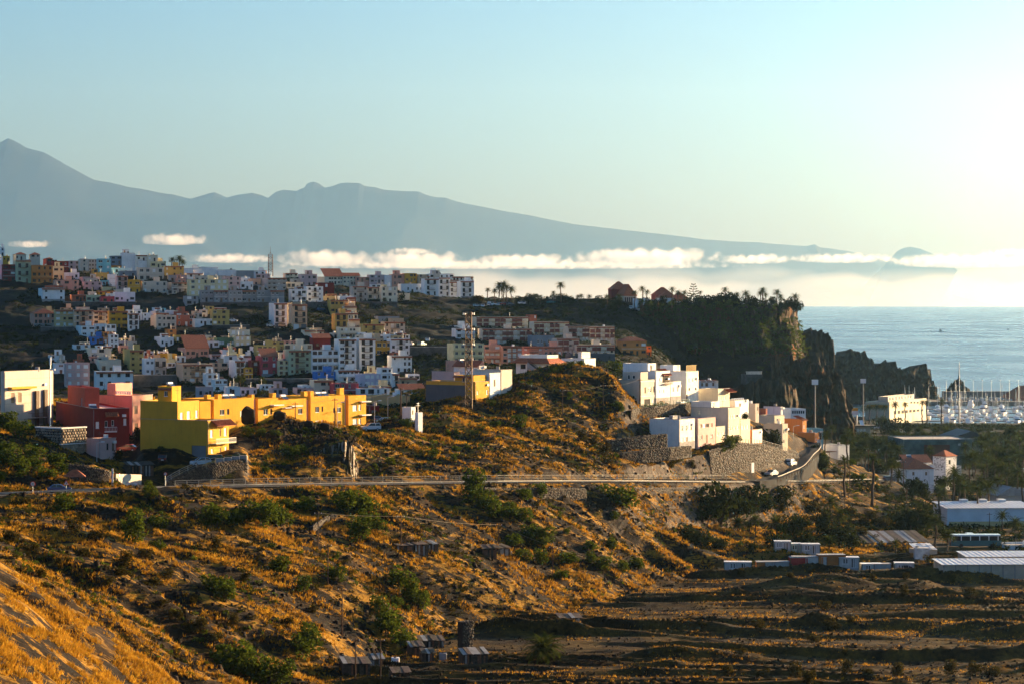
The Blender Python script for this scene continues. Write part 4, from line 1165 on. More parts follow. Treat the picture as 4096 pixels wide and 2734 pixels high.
for i, (x0, x1, yT, yB, ws) in enumerate(YR):
    k = (RU(7, x0) - 2048) / FPX
    t = (k * cyy - cx) / (math.cos(au) - k * math.sin(au))
    cx, cyy = cx + t * math.cos(au), cyy + t * math.sin(au)
    f = nb(7, x0, x0, x1, yT, yB, cyy, 52, "gold", "row_house", [], minl=9.5, label="golden terraced house " + FEAT_Y[i])
    f.root.children[0]
    # rebuild openings with the true frame
    for ch in list(f.root.children):
        for c2 in list(ch.children): bpy.data.objects.remove(c2)
        bpy.data.objects.remove(ch)
    block(f.root, 0, f.w, 0, f.l, f.z0, f.h, "gold", fop(f, ws), near=True)
    if i < len(YR) - 1 and YR[i + 1][0] > x1:
        wr = f.fx(RU(7, YR[i + 1][0]))
        MB().box(f.w + .003, wr - .003, .8, f.l * .8, f.z0, f.h - .5).build("recess_wall", wall_mat("pink"), f.root)
    def at(zx): return f.fx(RU(7, zx))
    if i == 1:
        solar_heater(f.root, at(325), 3, f.h - .4); solar_heater(f.root, at(385), 3, f.h - .4)
        for c in (148, 248): MB().box(at(c) - .55, at(c) + .55, 2, 3.1, f.h - .38, f.h + .9).build("chimney", wall_mat("gold"), f.root)
    if i == 2:
        MB().box(at(655), at(735) + .6, -1.3, -.01, f.fz(RU(7, 690), RV(7, 518)), f.fz(RU(7, 690), RV(7, 508))).build("canopy", wall_mat("warm"), f.root)
        MB().box(at(560), at(585), 2.4, 3.6, f.h - .38, f.h + .8).build("chimney", wall_mat("gold"), f.root)
    if i == 3:
        MB().box(at(745), at(775), 2, 3.2, f.h - .38, f.h + 1.5).build("chimney", wall_mat("gold"), f.root)
        MB().box(at(770), at(830), -1.1, -.01, f.h * .62, f.h * .62 + .18).build("canopy", wall_mat("warm"), f.root)
    if i == 4:
        solar_heater(f.root, at(870), 3, f.h - .4); solar_heater(f.root, at(930), 5, f.h - .4)
        MB().box(at(840), at(940), -1.0, -.01, f.fz(RU(7, 890), RV(7, 525)), f.fz(RU(7, 890), RV(7, 514))).build("canopy", wall_mat("warm"), f.root)
    if i == 5:
        solar_heater(f.root, at(1195), 3, f.h - .4); solar_heater(f.root, at(1250), 3, f.h - .4)
        for c in (1060, 1120): MB().box(at(c) - .5, at(c) + .6, 2.2, 3.3, f.h - .38, f.h + 1.1).build("chimney", wall_mat("gold"), f.root)
    if i == 6:
        MB().box(at(1400) - .7, at(1400) + .7, 2.2, 3.3, f.h - .38, f.h + 1.7).build("chimney", wall_mat("gold"), f.root)
        for yy in (478, 604): MB().box(at(1495), f.w + .9, -.9, -.01, f.fz(RU(7, 1530), RV(7, yy + 6)), f.fz(RU(7, 1530), RV(7, yy - 4))).build("balcony_slab", wall_mat("warm"), f.root)

nb(7, 1600, 1606, 1972, 428, 640, 605, 18, "ochre", front=[(1668, 1702, 500, 545, "s"), (1773, 1787, 502, 525, "w"), (1835, 1870, 498, 545, "s"), (1905, 1925, 495, 540, "s"), (1690, 1715, 585, 630, "s")], minl=9, label="ochre beige two-storey block beyond the golden terrace")
nb(7, 1560, 1590, 1685, 520, 650, 590, 15, "darkred", "store_house", minl=5, label="low dark red garage beside the ochre block", front=[(1610, 1660, 560, 640, "g")])
f = nb(7, 1900, 1985, 2025, 532, 648, 556, 58, "warm", "utility_hut", front=[(1992, 2004, 560, 600, "b")], label="small cream utility hut beside white transformer kiosk", cat="hut")
f = nb(7, 2020, 2050, 2092, 582, 690, 551, 50, "white", "transformer_kiosk", label="white box transformer kiosk with mast on hillside", cat="kiosk")
q = MB(); q.tube((.9, .9, f.h - .4), (.9, .9, f.h + 2.2), .06, n=5); q.box(.2, 1.6, .86, .94, f.h + 1.5, f.h + 1.58); q.box(.4, 1.4, .86, .94, f.h + 2.0, f.h + 2.08); q.build("insulator_mast", M_METAL, f.root)

# yellow and white house behind the lattice mast
f = nb(8, 245, 705, 838, 412, 572, 588, 58, "yellow", front=[(722, 735, 497, 530, "s"), (812, 825, 487, 530, "s")], label="yellow house with long charcoal side wall beside lattice mast")
MB().box(-.06, 0, f.ly(RU(8, 622)) , f.l, f.z0, f.h - .9).build("charcoal_cladding", wall_mat("dgrey"), f.root)
yq = f.ly(RU(8, 690))
block(f.root, .003, f.w * .92, yq, f.ly(RU(8, 515)), f.h - .4, f.lz(RU(8, 690), RV(8, 352)), "yellow", left=[(f.ly(RU(8, 605)), f.h - .1, 1.3, 1.4, "w")], near=True, name="upper_storey")
q = MB(); zq = f.lz(RU(8, 690), RV(8, 352)); q.quad((-.6, f.ly(RU(8, 505)), zq - .5), (-.6, yq, zq - .5), (.2, yq, zq), (.2, f.ly(RU(8, 505)), zq)); q.quad((-.6, f.ly(RU(8, 505)), zq - .6), (.2, f.ly(RU(8, 505)), zq - .1), (.2, yq, zq - .1), (-.6, yq, zq - .6)); q.build("tile_awning", M_TILE, f.root)
e = f.world(f.w + .02, 0)
f = nb(8, 838, 840, 945, 330, 562, e[1], 58, "white", front=[(880, 896, 392, 455, "b")], minl=8, label="white house wall catching sun between yellow house and rendered gable")
e = f.world(f.w + .02, 0)
f = nb(8, 945, 946, 1053, 300, 558, e[1], 58, "concrete", minl=8, label="unpainted rendered gable with blank sunlit wall at hill foot")
f = nb(8, 335, 505, 560, 318, 420, 612, 40, "pink", minl=9, label="plain pinkish white house wall behind the yellow house")
f = nb(8, 505, 742, 795, 262, 345, 622, 50, "white", left=[(722, 744, 290, 326, "w")], label="white house with sloping red tiled roof and satellite dish")
q = MB(); q.quad((-.7, f.l, f.h - .2), (-.7, 0, f.h - .2), (f.w * .6, 0, f.h + 1.3), (f.w * .6, f.l, f.h + 1.3)); q.quad((-.7, f.l, f.h - .32), (f.w * .6, f.l, f.h + 1.18), (f.w * .6, 0, f.h + 1.18), (-.7, 0, f.h - .32)); q.build("tile_roof", M_TILE, f.root)
dish(f.root, -.6, f.l * .7, f.h - 1.6, .7); solar_heater(f.root, f.w * .5, f.l * .8, f.h + .4)
nb(8, 450, 520, 790, 218, 300, 640, 20, "salmon", minl=8, label="salmon house top rising behind the white tiled house", front=[(560, 590, 240, 280, "w")])

# flat-roofed villa with tiled eaves
f = nb(8, 1090, 1390, 1515, 222, 330, 648, 58, "warm", "villa", front=[(1403, 1420, 243, 290, "b")], left=[(1132, 1180, 248, 290, "k")], label="flat white villa with tiled eaves and outside stair on hill top", cat="villa")
q = MB()
h, w, l = f.h, f.w, f.l
for (A, B_, C, E) in (((-1.1, -1.1), (w + 1.1, -1.1), (w - .6, .6), (.6, .6)), ((w + 1.1, -1.1), (w + 1.1, l + 1.1), (w - .6, l - .6), (w - .6, .6)), ((w + 1.1, l + 1.1), (-1.1, l + 1.1), (.6, l - .6), (w - .6, l - .6)), ((-1.1, l + 1.1), (-1.1, -1.1), (.6, .6), (.6, l - .6))):
    q.quad((*A, h - .35), (*B_, h - .35), (*C, h + .85), (*E, h + .85)); q.quad((*B_, h - .55), (*A, h - .55), (*E, h - .55), (*C, h - .55)); q.quad((*A, h - .55), (*B_, h - .55), (*B_, h - .35), (*A, h - .35))
q.build("tile_eave", M_TILE, f.root)
block(f.root, .6, w - .6, .6, l - .6, h + .5, h + 1.7, "warm", name="parapet_wall", near=True)
q = MB()
for k in range(14): q.box(-1.4, -.05, 1.5 + k * .3, 1.8 + k * .3, 0, .2 + k * .2)
q.build("outside_stair", M_CONC, f.root)
q = MB()
for k in range(14): q.tube((-1.4, 1.6 + k * .3, .2 + k * .2), (-1.4, 1.6 + k * .3, 1.2 + k * .2), .03, n=4)
q.tube((-1.4, 1.6, 1.2), (-1.4, 5.5, 3.8), .04, n=4); q.build("stair_railing", M_BLACKM, f.root)
f = nb(8, 1515, 1728, 1838, 196, 275, 668, 58, "white", label="low white house with rooftop parapet room behind villa")
block(f.root, .5, f.w * .8, 1, f.l * .3, f.h - .4, f.h + 1.8, "warm", name="roof_room", near=True)
aerial(f.root, 2, f.l * .6, f.h - .4)

# sunlit white houses on the spur, upper street
f = nb(9, 300, 615, 750, 280, 515, 620, 58, "cream", front=[(650, 668, 345, 400, "b"), (685, 718, 340, 395, "w"), (732, 747, 337, 390, "b"), (650, 707, 455, 514, "k"), (729, 743, 452, 508, "s")], label="cream house with open garage at upper street end")
block(f.root, 1.5, f.w * .7, f.ly(RU(9, 590)), f.ly(RU(9, 420)), f.h - .4, f.lz(RU(9, 560), RV(9, 205)), "beige", left=[(f.ly(RU(9, 525)), f.h + .3, .7, .9, "w"), (f.ly(RU(9, 478)), f.h + .2, .6, 1.1, "w")], name="roof_room", near=True)
MB().box(-.02, f.w + .02, -.12, -.003, f.h - .45, f.h - .25).build("cornice", wall_mat("warm"), f.root)
MB().box(-.02, f.w + .02, -.1, -.003, f.fz(RU(9, 690), RV(9, 432)), f.fz(RU(9, 690), RV(9, 424))).build("string_course", wall_mat("warm"), f.root)
e = f.world(f.w + .02, 0)
f = nb(9, 590, 756, 893, 196, 500, e[1], 58, "white", front=[(778, 797, 257, 290, "s"), (782, 797, 368, 400, "s"), (822, 836, 366, 398, "s"), (822, 891, 232, 300, "k"), (845, 858, 440, 500, "b")], label="white house with red tiled loggia and dark stone base")
tile_slope(f.root, f.fx(RU(9, 818)), f.w + .3, -.5, 1.5, f.fz(RU(9, 855), RV(9, 232)), f.h + .5, "tile_awning", True)
balcony(f.root, f.fx(RU(9, 820)), f.w, f.fz(RU(9, 855), RV(9, 312)), .8, M_SHUTB)
MB().box(-.03, f.w + .03, -.035, .15, f.z0, f.fz(RU(9, 790), RV(9, 445))).build("plinth", M_CONC, f.root)
block(f.root, .003, f.w * .55, f.ly(RU(9, 685)), f.ly(RU(9, 450)), f.h - .4, f.lz(RU(9, 640), RV(9, 122)), "white", front=[(1.6, f.h - .35, .8, 1.9, "b")], near=True, name="upper_storey")
e = f.world(f.w + .02, 0)
f = nb(9, 890, 894, 995, 293, 480, e[1] + 1.2, 58, "white", front=[(917, 931, 345, 390, "w"), (957, 971, 342, 388, "w")], minl=9, label="narrow white house with two slim windows and dark base")
MB().box(-.03, f.w + .03, -.035, .15, f.z0, f.fz(RU(9, 940), RV(9, 430))).build("plinth", M_CONC, f.root)
e = f.world(f.w + .02, 0)
f = nb(9, 945, 1042, 1160, 198, 482, e[1] + 1.5, 58, "warm", front=[(1055, 1073, 262, 300, "s"), (1092, 1106, 260, 297, "s"), (1126, 1143, 257, 293, "s"), (1066, 1082, 352, 375, "d"), (1127, 1142, 347, 370, "d"), (1066, 1083, 412, 446, "s"), (1093, 1107, 410, 443, "s"), (1127, 1144, 405, 440, "s"), (1046, 1058, 415, 480, "k")], minl=10, label="tall three-storey white house with lattice screen on roof")
q = MB()
for k in range(9):
    q.box(1 + k * (f.w - 1.4) / 9, 1.25 + k * (f.w - 1.4) / 9, .35, .45, f.h - .4, f.h + 1.5)
q.box(1, f.w - .3, .34, .46, f.h + 1.5, f.h + 1.6); q.build("lattice_screen", wall_mat("ochre"), f.root)
block(f.root, .4, f.w * .6, 4, 8, f.h - .4, f.h + 1.6, "white", near=True, name="stair_hut")
e = f.world(f.w + .02, 0)
f = nb(9, 1160, 1340, 1452, 362, 530, e[1], 58, "cream", front=[(1350, 1362, 430, 470, "s"), (1366, 1376, 430, 468, "s"), (1382, 1392, 427, 465, "s"), (1405, 1418, 425, 465, "s")], label="cream house with red tiled bay further down the street")
tile_slope(f.root, f.fx(RU(9, 1398)), f.w + 1.2, -1.6, .5, f.h - .9, f.h + .1, "tile_awning", True)
e = f.world(f.w + .02, 0)
f = nb(9, 1450, 1498, 1630, 470, 540, e[1] + 3, 58, "white", front=[(1540, 1560, 495, 525, "b")], label="low white house with row of roof vents at street end", minl=9)
for k in range(5): MB().tube((1.5 + k * f.w / 6, 1.2, f.h - .4), (1.5 + k * f.w / 6, 1.2, f.h + .5), .45, n=8).build("roof_vent", M_WHITEM, f.root)
# lower row
f = nb(9, 700, 978, 1125, 648, 890, 600, 58, "warm", front=[(998, 1016, 708, 750, "d"), (1040, 1056, 705, 748, "d"), (1082, 1098, 702, 743, "d"), (998, 1018, 818, 860, "s"), (1082, 1101, 808, 850, "s"), (1040, 1060, 812, 889, "b")], label="plain grey-white two-storey house above stone terraces")
MB().box(f.w * .05, f.w * .35, 2, 3, f.h - .38, f.h + .9).build("rooftop_wall", M_CONC, f.root); MB().box(-.03, f.w, -.03, .1, f.z0, .8).build("plinth", M_CONC, f.root)
e = f.world(f.w + .02, 0)
f = nb(9, 1128, 1152, 1320, 640, 886, e[1] + .6, 58, "pink", front=[(1178, 1195, 690, 726, "b"), (1204, 1226, 688, 722, "s"), (1230, 1258, 686, 720, "k"), (1276, 1293, 680, 716, "b"), (1180, 1197, 793, 835, "d"), (1229, 1245, 792, 885, "b"), (1274, 1292, 785, 826, "d")], minl=8, label="pinkish white two-storey house with worn plaster")
e = f.world(f.w + .02, 0)
f = nb(9, 1318, 1322, 1420, 715, 855, e[1] + 1, 58, "cream", front=[(1335, 1347, 770, 800, "s"), (1362, 1374, 768, 800, "s"), (1390, 1402, 765, 797, "s")], minl=6, label="low cream annexe with three small shutters")
e = f.world(f.w + .02, 0)
f = nb(9, 1090, 1437, 1548, 540, 855, e[1], 58, "cream", front=[(1447, 1460, 605, 641, "s"), (1467, 1480, 603, 639, "s"), (1493, 1508, 598, 635, "s"), (1522, 1537, 594, 631, "s"), (1449, 1462, 710, 750, "w"), (1467, 1479, 710, 748, "w"), (1495, 1508, 706, 743, "w"), (1524, 1537, 700, 738, "w"), (1494, 1545, 792, 852, "k"), (1449, 1461, 810, 853, "b")], label="tall cream three-storey house with blank side wall and garage")
block(f.root, .003, f.w * .7, f.l * .45, f.l - .01, f.h - .4, f.lz(RU(9, 1260), RV(9, 480)), "warm", front=[(1.2, f.h - .1, .9, 1.3, "w"), (2.6, f.h - .3, .9, 2, "k")], near=True, name="roof_room")
e = f.world(f.w + .02, 0)
f = nb(9, 1548, 1550, 1645, 650, 855, e[1] + 1, 58, "cream", front=[(1565, 1582, 702, 740, "s"), (1590, 1606, 700, 738, "s"), (1614, 1630, 698, 735, "s")], minl=7, label="cream two-storey house next to bend in retaining wall")
e = f.world(f.w + .02, 0)
f = nb(9, 1645, 1662, 1757, 745, 878, e[1] + 1.5, 58, "orange", front=[(1690, 1708, 790, 830, "s")], minl=6, label="small house with orange side wall at wall top")
MB().box(.02, f.w, -.05, -.005, .1, f.h - .1).build("front_render", wall_mat("warm"), f.root)
nb(9, 1560, 1690, 1728, 500, 640, 672, 50, "concrete", front=[(1712, 1722, 530, 560, "b")], label="weathered unpainted house with stained plaster", minl=6)
nb(9, 1735, 1790, 1808, 545, 600, 700, 45, "brick", label="brick red house roof beyond weathered house", minl=6)
nb(9, 1846, 1930, 1952, 528, 610, 716, 50, "white", label="small white house beyond the brick red roof", minl=6)
nb(9, 1775, 1872, 1968, 612, 690, 690, 50, "cream", front=[(1895, 1910, 640, 665, "w")], label="cream house with stepped parapet behind dark tree", minl=6)
f = nb(9, 1925, 1945, 2000, 690, 905, 655, 50, "cream", front=[(1958, 1968, 740, 780, "w"), (1978, 1987, 735, 775, "w"), (1958, 1968, 835, 870, "w")], label="tall narrow cream house above bend of street", minl=6)
f = nb(9, 1965, 2135, 2175, 645, 835, 700, 50, "orange", front=[(2148, 2160, 700, 730, "s"), (2148, 2160, 770, 800, "w")], label="orange brown house with small tiled roof beside road bend")
tile_slope(f.root, -.2, f.w + .2, -.5, 3.0, f.h - .3, f.h + .9, "tile_roof", True)
f = nb(9, 2180, 2250, 2290, 775, 895, 690, 45, "orange", front=[(2262, 2272, 820, 850, "s")], label="small orange gabled house with satellite dish", minl=6)
dish(f.root, f.w * .5, -.6, f.h * .35, .7)
nb(9, 2180, 2190, 2332, 735, 870, 722, 12, "cyan", front=[(2230, 2250, 770, 800, "w"), (2280, 2320, 760, 840, "w")], label="pale blue house behind small orange house", minl=6)
f = nb(9, 1975, 2030, 2168, 548, 602, 800, 20, "white", "pavilion", front=[(2040 + k * 20, 2057 + k * 20, 562, 594, "w") for k in range(6)], label="modern white pavilion with glazed front near cliff foot", minl=8, cat="pavilion")
f = nb(9, 1160, 1175, 1345, 285, 350, 800, 14, "white", front=[(1185, 1205, 305, 335, "b"), (1225, 1250, 305, 335, "b"), (1290, 1310, 302, 332, "b")], label="white terrace with brown doors and small roof turrets", minl=9)
for k in range(3): tile_slope(f.root, f.w * (.05 + k * .33), f.w * (.3 + k * .33), -.4, 1.2, f.h - .3, f.h + .3, "tile_awning")

# harbour and palm-grove buildings
f = nb(10, 905, 1085, 1432, 250, 372, 1330, 62, "cream", "harbour_terminal", front=[(1280 + k * 30, 1300 + k * 30, 245, 262, "k") for k in range(3)] + [(1125 + k * 36, 1150 + k * 36, 330 - k * 2, 362 - k * 3, "k") for k in range(8)], minl=14, label="long pale harbour terminal with flat roof and raised pavilion", cat="terminal")
MB().box(-.3, -.02, 1, f.l - 1, f.h - 3.2, f.h - 1.6).build("sign_band", wall_mat("gold"), f.root)
block(f.root, f.w * .15, f.w * .85, f.l * .3, f.l * .7, f.h - .4, f.h + 2.6, "greige", name="roof_pavilion", front=[(f.w * (.2 + .08 * k), f.h + .5, 2.2, 1.6, "d") for k in range(8)])
f = nb(10, 1212, 1216, 1860, 600, 800, 905, 4, "slate", "civic_hall", label="blue-green slate clad hall with brown panel among palms", minl=26, cat="hall")
for o in f.root.children:
    if o.name.startswith("wall"): o.data.materials[0] = plain("patina_slate", (.09, .145, .13), .7, var=.35, scale=.25)
MB().box(f.fx(RU(10, 1410)), f.fx(RU(10, 1650)), -.25, -.01, f.z0, f.fz(RU(10, 1500), RV(10, 650))).build("timber_panel", plain("red_brown_timber", (.13, .045, .025), .7), f.root)
rz = MB(); 
for i in range(11):
    for j in range(4): rz.box(.06 + i * f.w / 11, (i + 1) * f.w / 11 - .06, -.05, -.004, f.h * (j + 4) / 8 + .05, f.h * (j + 5) / 8 - .05)
rz.build("slate_panel", plain("patina_slate", (.09, .145, .13), .7), f.root)["kind"] = "stuff"
f = nb(10, 1660, 1690, 2010, 585, 640, 985, 4, "greige", "shed", label="dark gabled shed roof behind slate clad hall", minl=22, cat="shed")
q = MB(); q.prism([(-.8, f.h), (f.w + .8, f.h), (f.w / 2, f.h + f.w * .2)], -.6, f.l); q.build("gable_roof", plain("dark_sheet", (.05, .045, .045), .6), f.root)
f = nb(10, 1510, 1615, 1714, 762, 900, 770, 45, "white", "tower_house", front=[(1640, 1660, 792, 832, "k")], label="white stone-flecked tower house with red pyramid roof", minl=5, cat="tower")
hip_roof(f.root, 0, f.w, 0, f.l, f.h + .02, 1.9)
sp = MB(); rs = random.Random(3)
for k in range(70):
    y = rs.uniform(.3, f.l - .3); z = rs.uniform(.3, f.h - .2); s = rs.uniform(.1, .22); sp.box(-.04, .02, y - s, y + s, z - s * .8, z + s * .8)
    x = rs.uniform(.2, f.w - .2); 
    if not (1.0 < x < 4.0): sp.box(x - s * .6, x + s * .6, -.04, .02, z - s * .8, z + s * .8)
sp.build("wall_stones", M_CONC, f.root)["kind"] = "stuff"
f = nb(10, 1200, 1240, 1500, 880, 950, 745, 12, "white", label="low white house with broad red hipped roof below tower", minl=14, front=[(1300, 1320, 905, 935, "b"), (1420, 1440, 905, 935, "b")])
hip_roof(f.root, 0, f.w, 0, f.l, f.h + .02, 3.0)
f = nb(10, 1490, 1560, 1760, 850, 910, 790, 12, "white", label="long white house wing behind tower house", minl=10)
f = nb(10, 1200, 1235, 1480, 815, 870, 800, 8, "white", label="white house with red roof and solar water tank", minl=10)
tile_slope(f.root, -.3, f.w + .3, -.5, f.l * .6, f.h + .02, f.h + 2.2); solar_heater(f.root, 2, 3, f.h + 1.2)
f = nb(10, 460, 600, 708, 655, 790, 800, 40, "warm", label="cream house with timber pergola among palms", minl=8)
q = MB()
for k in range(9): q.box(-4.0, -.1, .5 + k * f.l / 9, .65 + k * f.l / 9, f.h * .55, f.h * .55 + .2)
q.box(-4.0, -3.85, 0, f.l, f.h * .55 - .2, f.h * .55); 
for k in range(3): q.box(-4.0, -3.85, k * f.l / 2.2, k * f.l / 2.2 + .15, f.z0, f.h * .55)
q.build("pergola", plain("pergola_timber", (.30, .15, .07), .8), f.root)
f = nb(10, 610, 630, 905, 478, 530, 1120, 10, "beige", "cafe", label="low flat-roofed cafe with dark canopy by harbour road", minl=10, cat="cafe", front=[(690 + 30 * k, 712 + 30 * k, 498, 525, "s") for k in range(6)])
MB().box(-2, f.w + 2, -2.5, f.l, f.h, f.h + .4).build("canopy", M_DARKIN, f.root)
for k in range(2):
    q = MB(); q.quad((-.9, 0, 0), (.9, 0, 0), (.9, 2.5, 2.2), (-.9, 2.5, 2.2)); q.quad((-.9, 0, -.1), (-.9, 2.5, 2.1), (.9, 2.5, 2.1), (.9, 0, -.1)); q.build("solar_panel", M_WHITEM, f.root, (4 + k * 7, 2, f.h + .4))

# warehouses on the valley floor
M_CORR, nt, b = new_mat("corrugated_sheet")
geo = N(nt, "ShaderNodeTexCoord"); wv = N(nt, "ShaderNodeTexWave", Scale=3.2); nt.links.new(geo.outputs["Object"], wv.inputs["Vector"])
no = N(nt, "ShaderNodeTexNoise", Scale=.5, Detail=5.0); nt.links.new(geo.outputs["Object"], no.inputs["Vector"])
rr = ramp(nt, no.outputs["Fac"], [(.3, (.62, .64, .64)), (.7, (.76, .76, .74))]); nt.links.new(rr.outputs[0], b.inputs["Base Color"])
bp = N(nt, "ShaderNodeBump", Strength=.5, Distance=.06); nt.links.new(wv.outputs["Fac"], bp.inputs["Height"]); nt.links.new(bp.outputs[0], b.inputs["Normal"])
b.inputs["Roughness"].default_value = .5
def warehouse(r, xC, xR, yE, yB, D, a, depth, rise, label, wallc, panels, name="warehouse", over=.4):
    f = Frame(RU(r, xC), RU(r, xC), RU(r, xR), RV(r, yE), RV(r, yB), D, a); f.l = depth; f.make(name)
    z0 = f.below()
    MB().box(0, f.w, 0, f.l, z0, f.h).build("wall", wallc, f.root)
    q = MB(); ns = max(4, int(f.w / 1.1))
    for k in range(ns):
        x0, x1 = -over + k * (f.w + 2 * over) / ns, -over + (k + 1) * (f.w + 2 * over) / ns - .02
        s = MB(); s.quad((x0, -over, f.h), (x1, -over, f.h), (x1, depth, f.h + rise), (x0, depth, f.h + rise)); s.quad((x0, -over, f.h - .08), (x0, depth, f.h + rise - .08), (x1, depth, f.h + rise - .08), (x1, -over, f.h - .08)); s.quad((x0, -over, f.h - .08), (x1, -over, f.h - .08), (x1, -over, f.h), (x0, -over, f.h))
        s.tube((x1, -over, f.h + .03), (x1, depth, f.h + rise + .03), .05, n=4)
        s.build("roof_sheet", M_CORR, f.root)
    MB().prism([(0, 0), (0, 0.001), (0.001, 0)], 0, .001)
    g = MB(); g.tri((-.001, 0, f.h), (-.001, depth, f.h + rise), (-.001, depth, f.h)); g.tri((f.w + .001, 0, f.h), (f.w + .001, depth, f.h), (f.w + .001, depth, f.h + rise)); g.quad((f.w, depth + .001, f.h), (0, depth + .001, f.h), (0, depth + .001, f.h + rise), (f.w, depth + .001, f.h + rise)); g.build("gable_wall", wallc, f.root)
    if panels:
        for k in range(panels + 1):
            x = k * (f.w - .2) / panels
            MB().box(x, x + .2, -.09, -.004, z0, f.h - .1).build("pilaster", plain("steel_column", (.22, .22, .21), .6), f.root)
    tag(f.root, label, "warehouse")
    BUILT.append((f.root, "white", 1, [], RU(r, (xC + xR) / 2), RV(r, (yE + yB) / 2), RU(r, xC), RU(r, xR), RV(r, yE), RV(r, yB), "near"))
    return f
W_SHEET = plain("warehouse_sheet", (.62, .64, .66), .6, var=.08, scale=.4)
W_PANEL = plain("warehouse_panel", (.42, .36, .27), .8, var=.15, scale=.4)
f = warehouse(10, 1628, 2450, 1245, 1400, 634, 3, 16, .5, "large white metal-sided warehouse with pale sheet roof", W_SHEET, 0)
for k in range(3): MB().box(f.w * (.3 + .22 * k), f.w * (.38 + .22 * k), 13.4, 16.2, f.h + .3, f.h + 1.1).build("roof_vent", M_CORR, f.root)
MB().box(f.w * .02, f.w - .02, -.05, -.004, f.below(), .8).build("plinth", wall_mat("ochre"), f.root)
warehouse(11, 1806, 2450, 598, 700, 505, 3, 9, .3, "long low warehouse with beige panels and bright sheet roof", W_PANEL, 8)
warehouse(11, 1970, 2450, 545, 600, 522, 3, 9, .3, "second low warehouse with bright sheet roof behind beige one", W_PANEL, 8)
f = nb(10, 1950, 2110, 2450, 1130, 1185, 690, 8, "greige", "shed", label="grey gabled industrial shed behind white warehouse", minl=14, cat="shed")
q = MB(); q.prism([(-.6, f.h), (f.w + .6, f.h), (f.w * .35, f.h + 2.6)], -.5, f.l); q.build("gable_roof", M_CONC, f.root)
f = nb(10, 2140, 2160, 2450, 1080, 1140, 715, 8, "greige", "shed", label="grey shed with slatted wall beyond gabled shed", minl=12, cat="shed")
f = nb(11, 2228, 2236, 2450, 470, 515, 570, 8, "white", "store_house", label="white stepped store wall between the warehouses", minl=8)
# ------------------------------------------------------------------ clifftop hotel and church
def hill_house(r, xL, xC, xR, yT, yB, col, D, a, label, front=(), roof=None, name="house", minl=8, cat="house"):
    f = nb(r, xL, xC, xR, yT, yB, D, a, col, name, front, label=label, minl=minl, cat=cat)
    if roof: hip_roof(f.root, 0, f.w, 0, f.l, f.h + .02, roof)
    return f
hill_house(4, 98, 108, 272, 182, 325, "darkred", 1220, 10, "dark timber church with pyramid roof on the headland crest", [(140, 150, 260, 310, "k"), (170, 180, 260, 310, "k"), (200, 210, 260, 310, "k"), (230, 240, 260, 310, "k")], 4.0, "church", cat="church")
hill_house(4, 150, 225, 345, 245, 325, "greige", 1205, 12, "church nave with broad tiled roof and glazed front", [(232 + 20 * k, 246 + 20 * k, 258, 318, "k") for k in range(5)], 6.0, "church_nave", cat="church")
hill_house(4, 344, 352, 462, 268, 350, "white", 1190, 14, "white hotel wing with outside stair above retaining wall", [(392, 410, 287, 305, "d"), (425, 440, 287, 304, "d")], None)
hill_house(4, 460, 466, 562, 282, 352, "white", 1192, 14, "white hotel wing with five dark windows", [(468 + 19 * k, 482 + 19 * k, 286, 315, "d") for k in range(5)], None)
f = hill_house(4, 562, 570, 694, 264, 352, "white", 1190, 14, "stone-flecked white hotel tower with hipped roof", [(610, 622, 280, 292, "d"), (612, 622, 312, 326, "d")], 3.0)
hill_house(4, 690, 696, 756, 296, 352, "white", 1195, 14, "small white hotel annexe beside stone-flecked tower", [(722, 732, 312, 340, "d")], None)
hill_house(4, 814, 822, 944, 312, 364, "white", 1190, 12, "white garden pavilion with dark doorway on headland wall", [(876, 892, 328, 352, "k")], None)
hill_house(4, 505, 520, 690, 236, 300, "brick", 1225, 12, "brick red hotel hall with row of chimneys", (), 4.0)
hill_house(4, 690, 700, 830, 262, 320, "brick", 1230, 12, "brick red hotel roof between garden palms", (), 3.0)
for (x0, x1, y0, y1, lb) in ((275, 560, 350, 372, "low white hotel boundary wall on the slope"), (556, 830, 352, 405, "tall whitewashed stone retaining wall below hotel tower")):
    f = Frame(RU(4, x0), RU(4, x0), RU(4, x1), RV(4, y0), RV(4, y1), 1183, 4); f.l = 1.0; f.make("garden_wall"); MB().box(0, f.w, 0, 1.0, f.below(f.w, 1), f.h).build("wall", wall_mat("white"), f.root); tag(f.root, lb, "wall")
# balustraded terrace on the rock below the cliff
f = nb(4, 1366, 1372, 1524, 975, 1050, 990, 10, "grey", "lookout_terrace", label="balustraded stone lookout terrace at foot of cliff", minl=8, cat="terrace")
for o in f.root.children:
    if o.name.startswith("wall"): o.data.materials[0] = bpy.data.materials["old_terrace_wall"]
for k in range(12): MB().tube((.4 + k * (f.w - .8) / 11, .2, f.h), (.4 + k * (f.w - .8) / 11, .2, f.h + .9), .22, .14, 6).build("baluster", wall_mat("warm"), f.root)
MB().box(0, f.w, .0, .4, f.h + .902, f.h + 1.15).build("handrail", wall_mat("warm"), f.root)
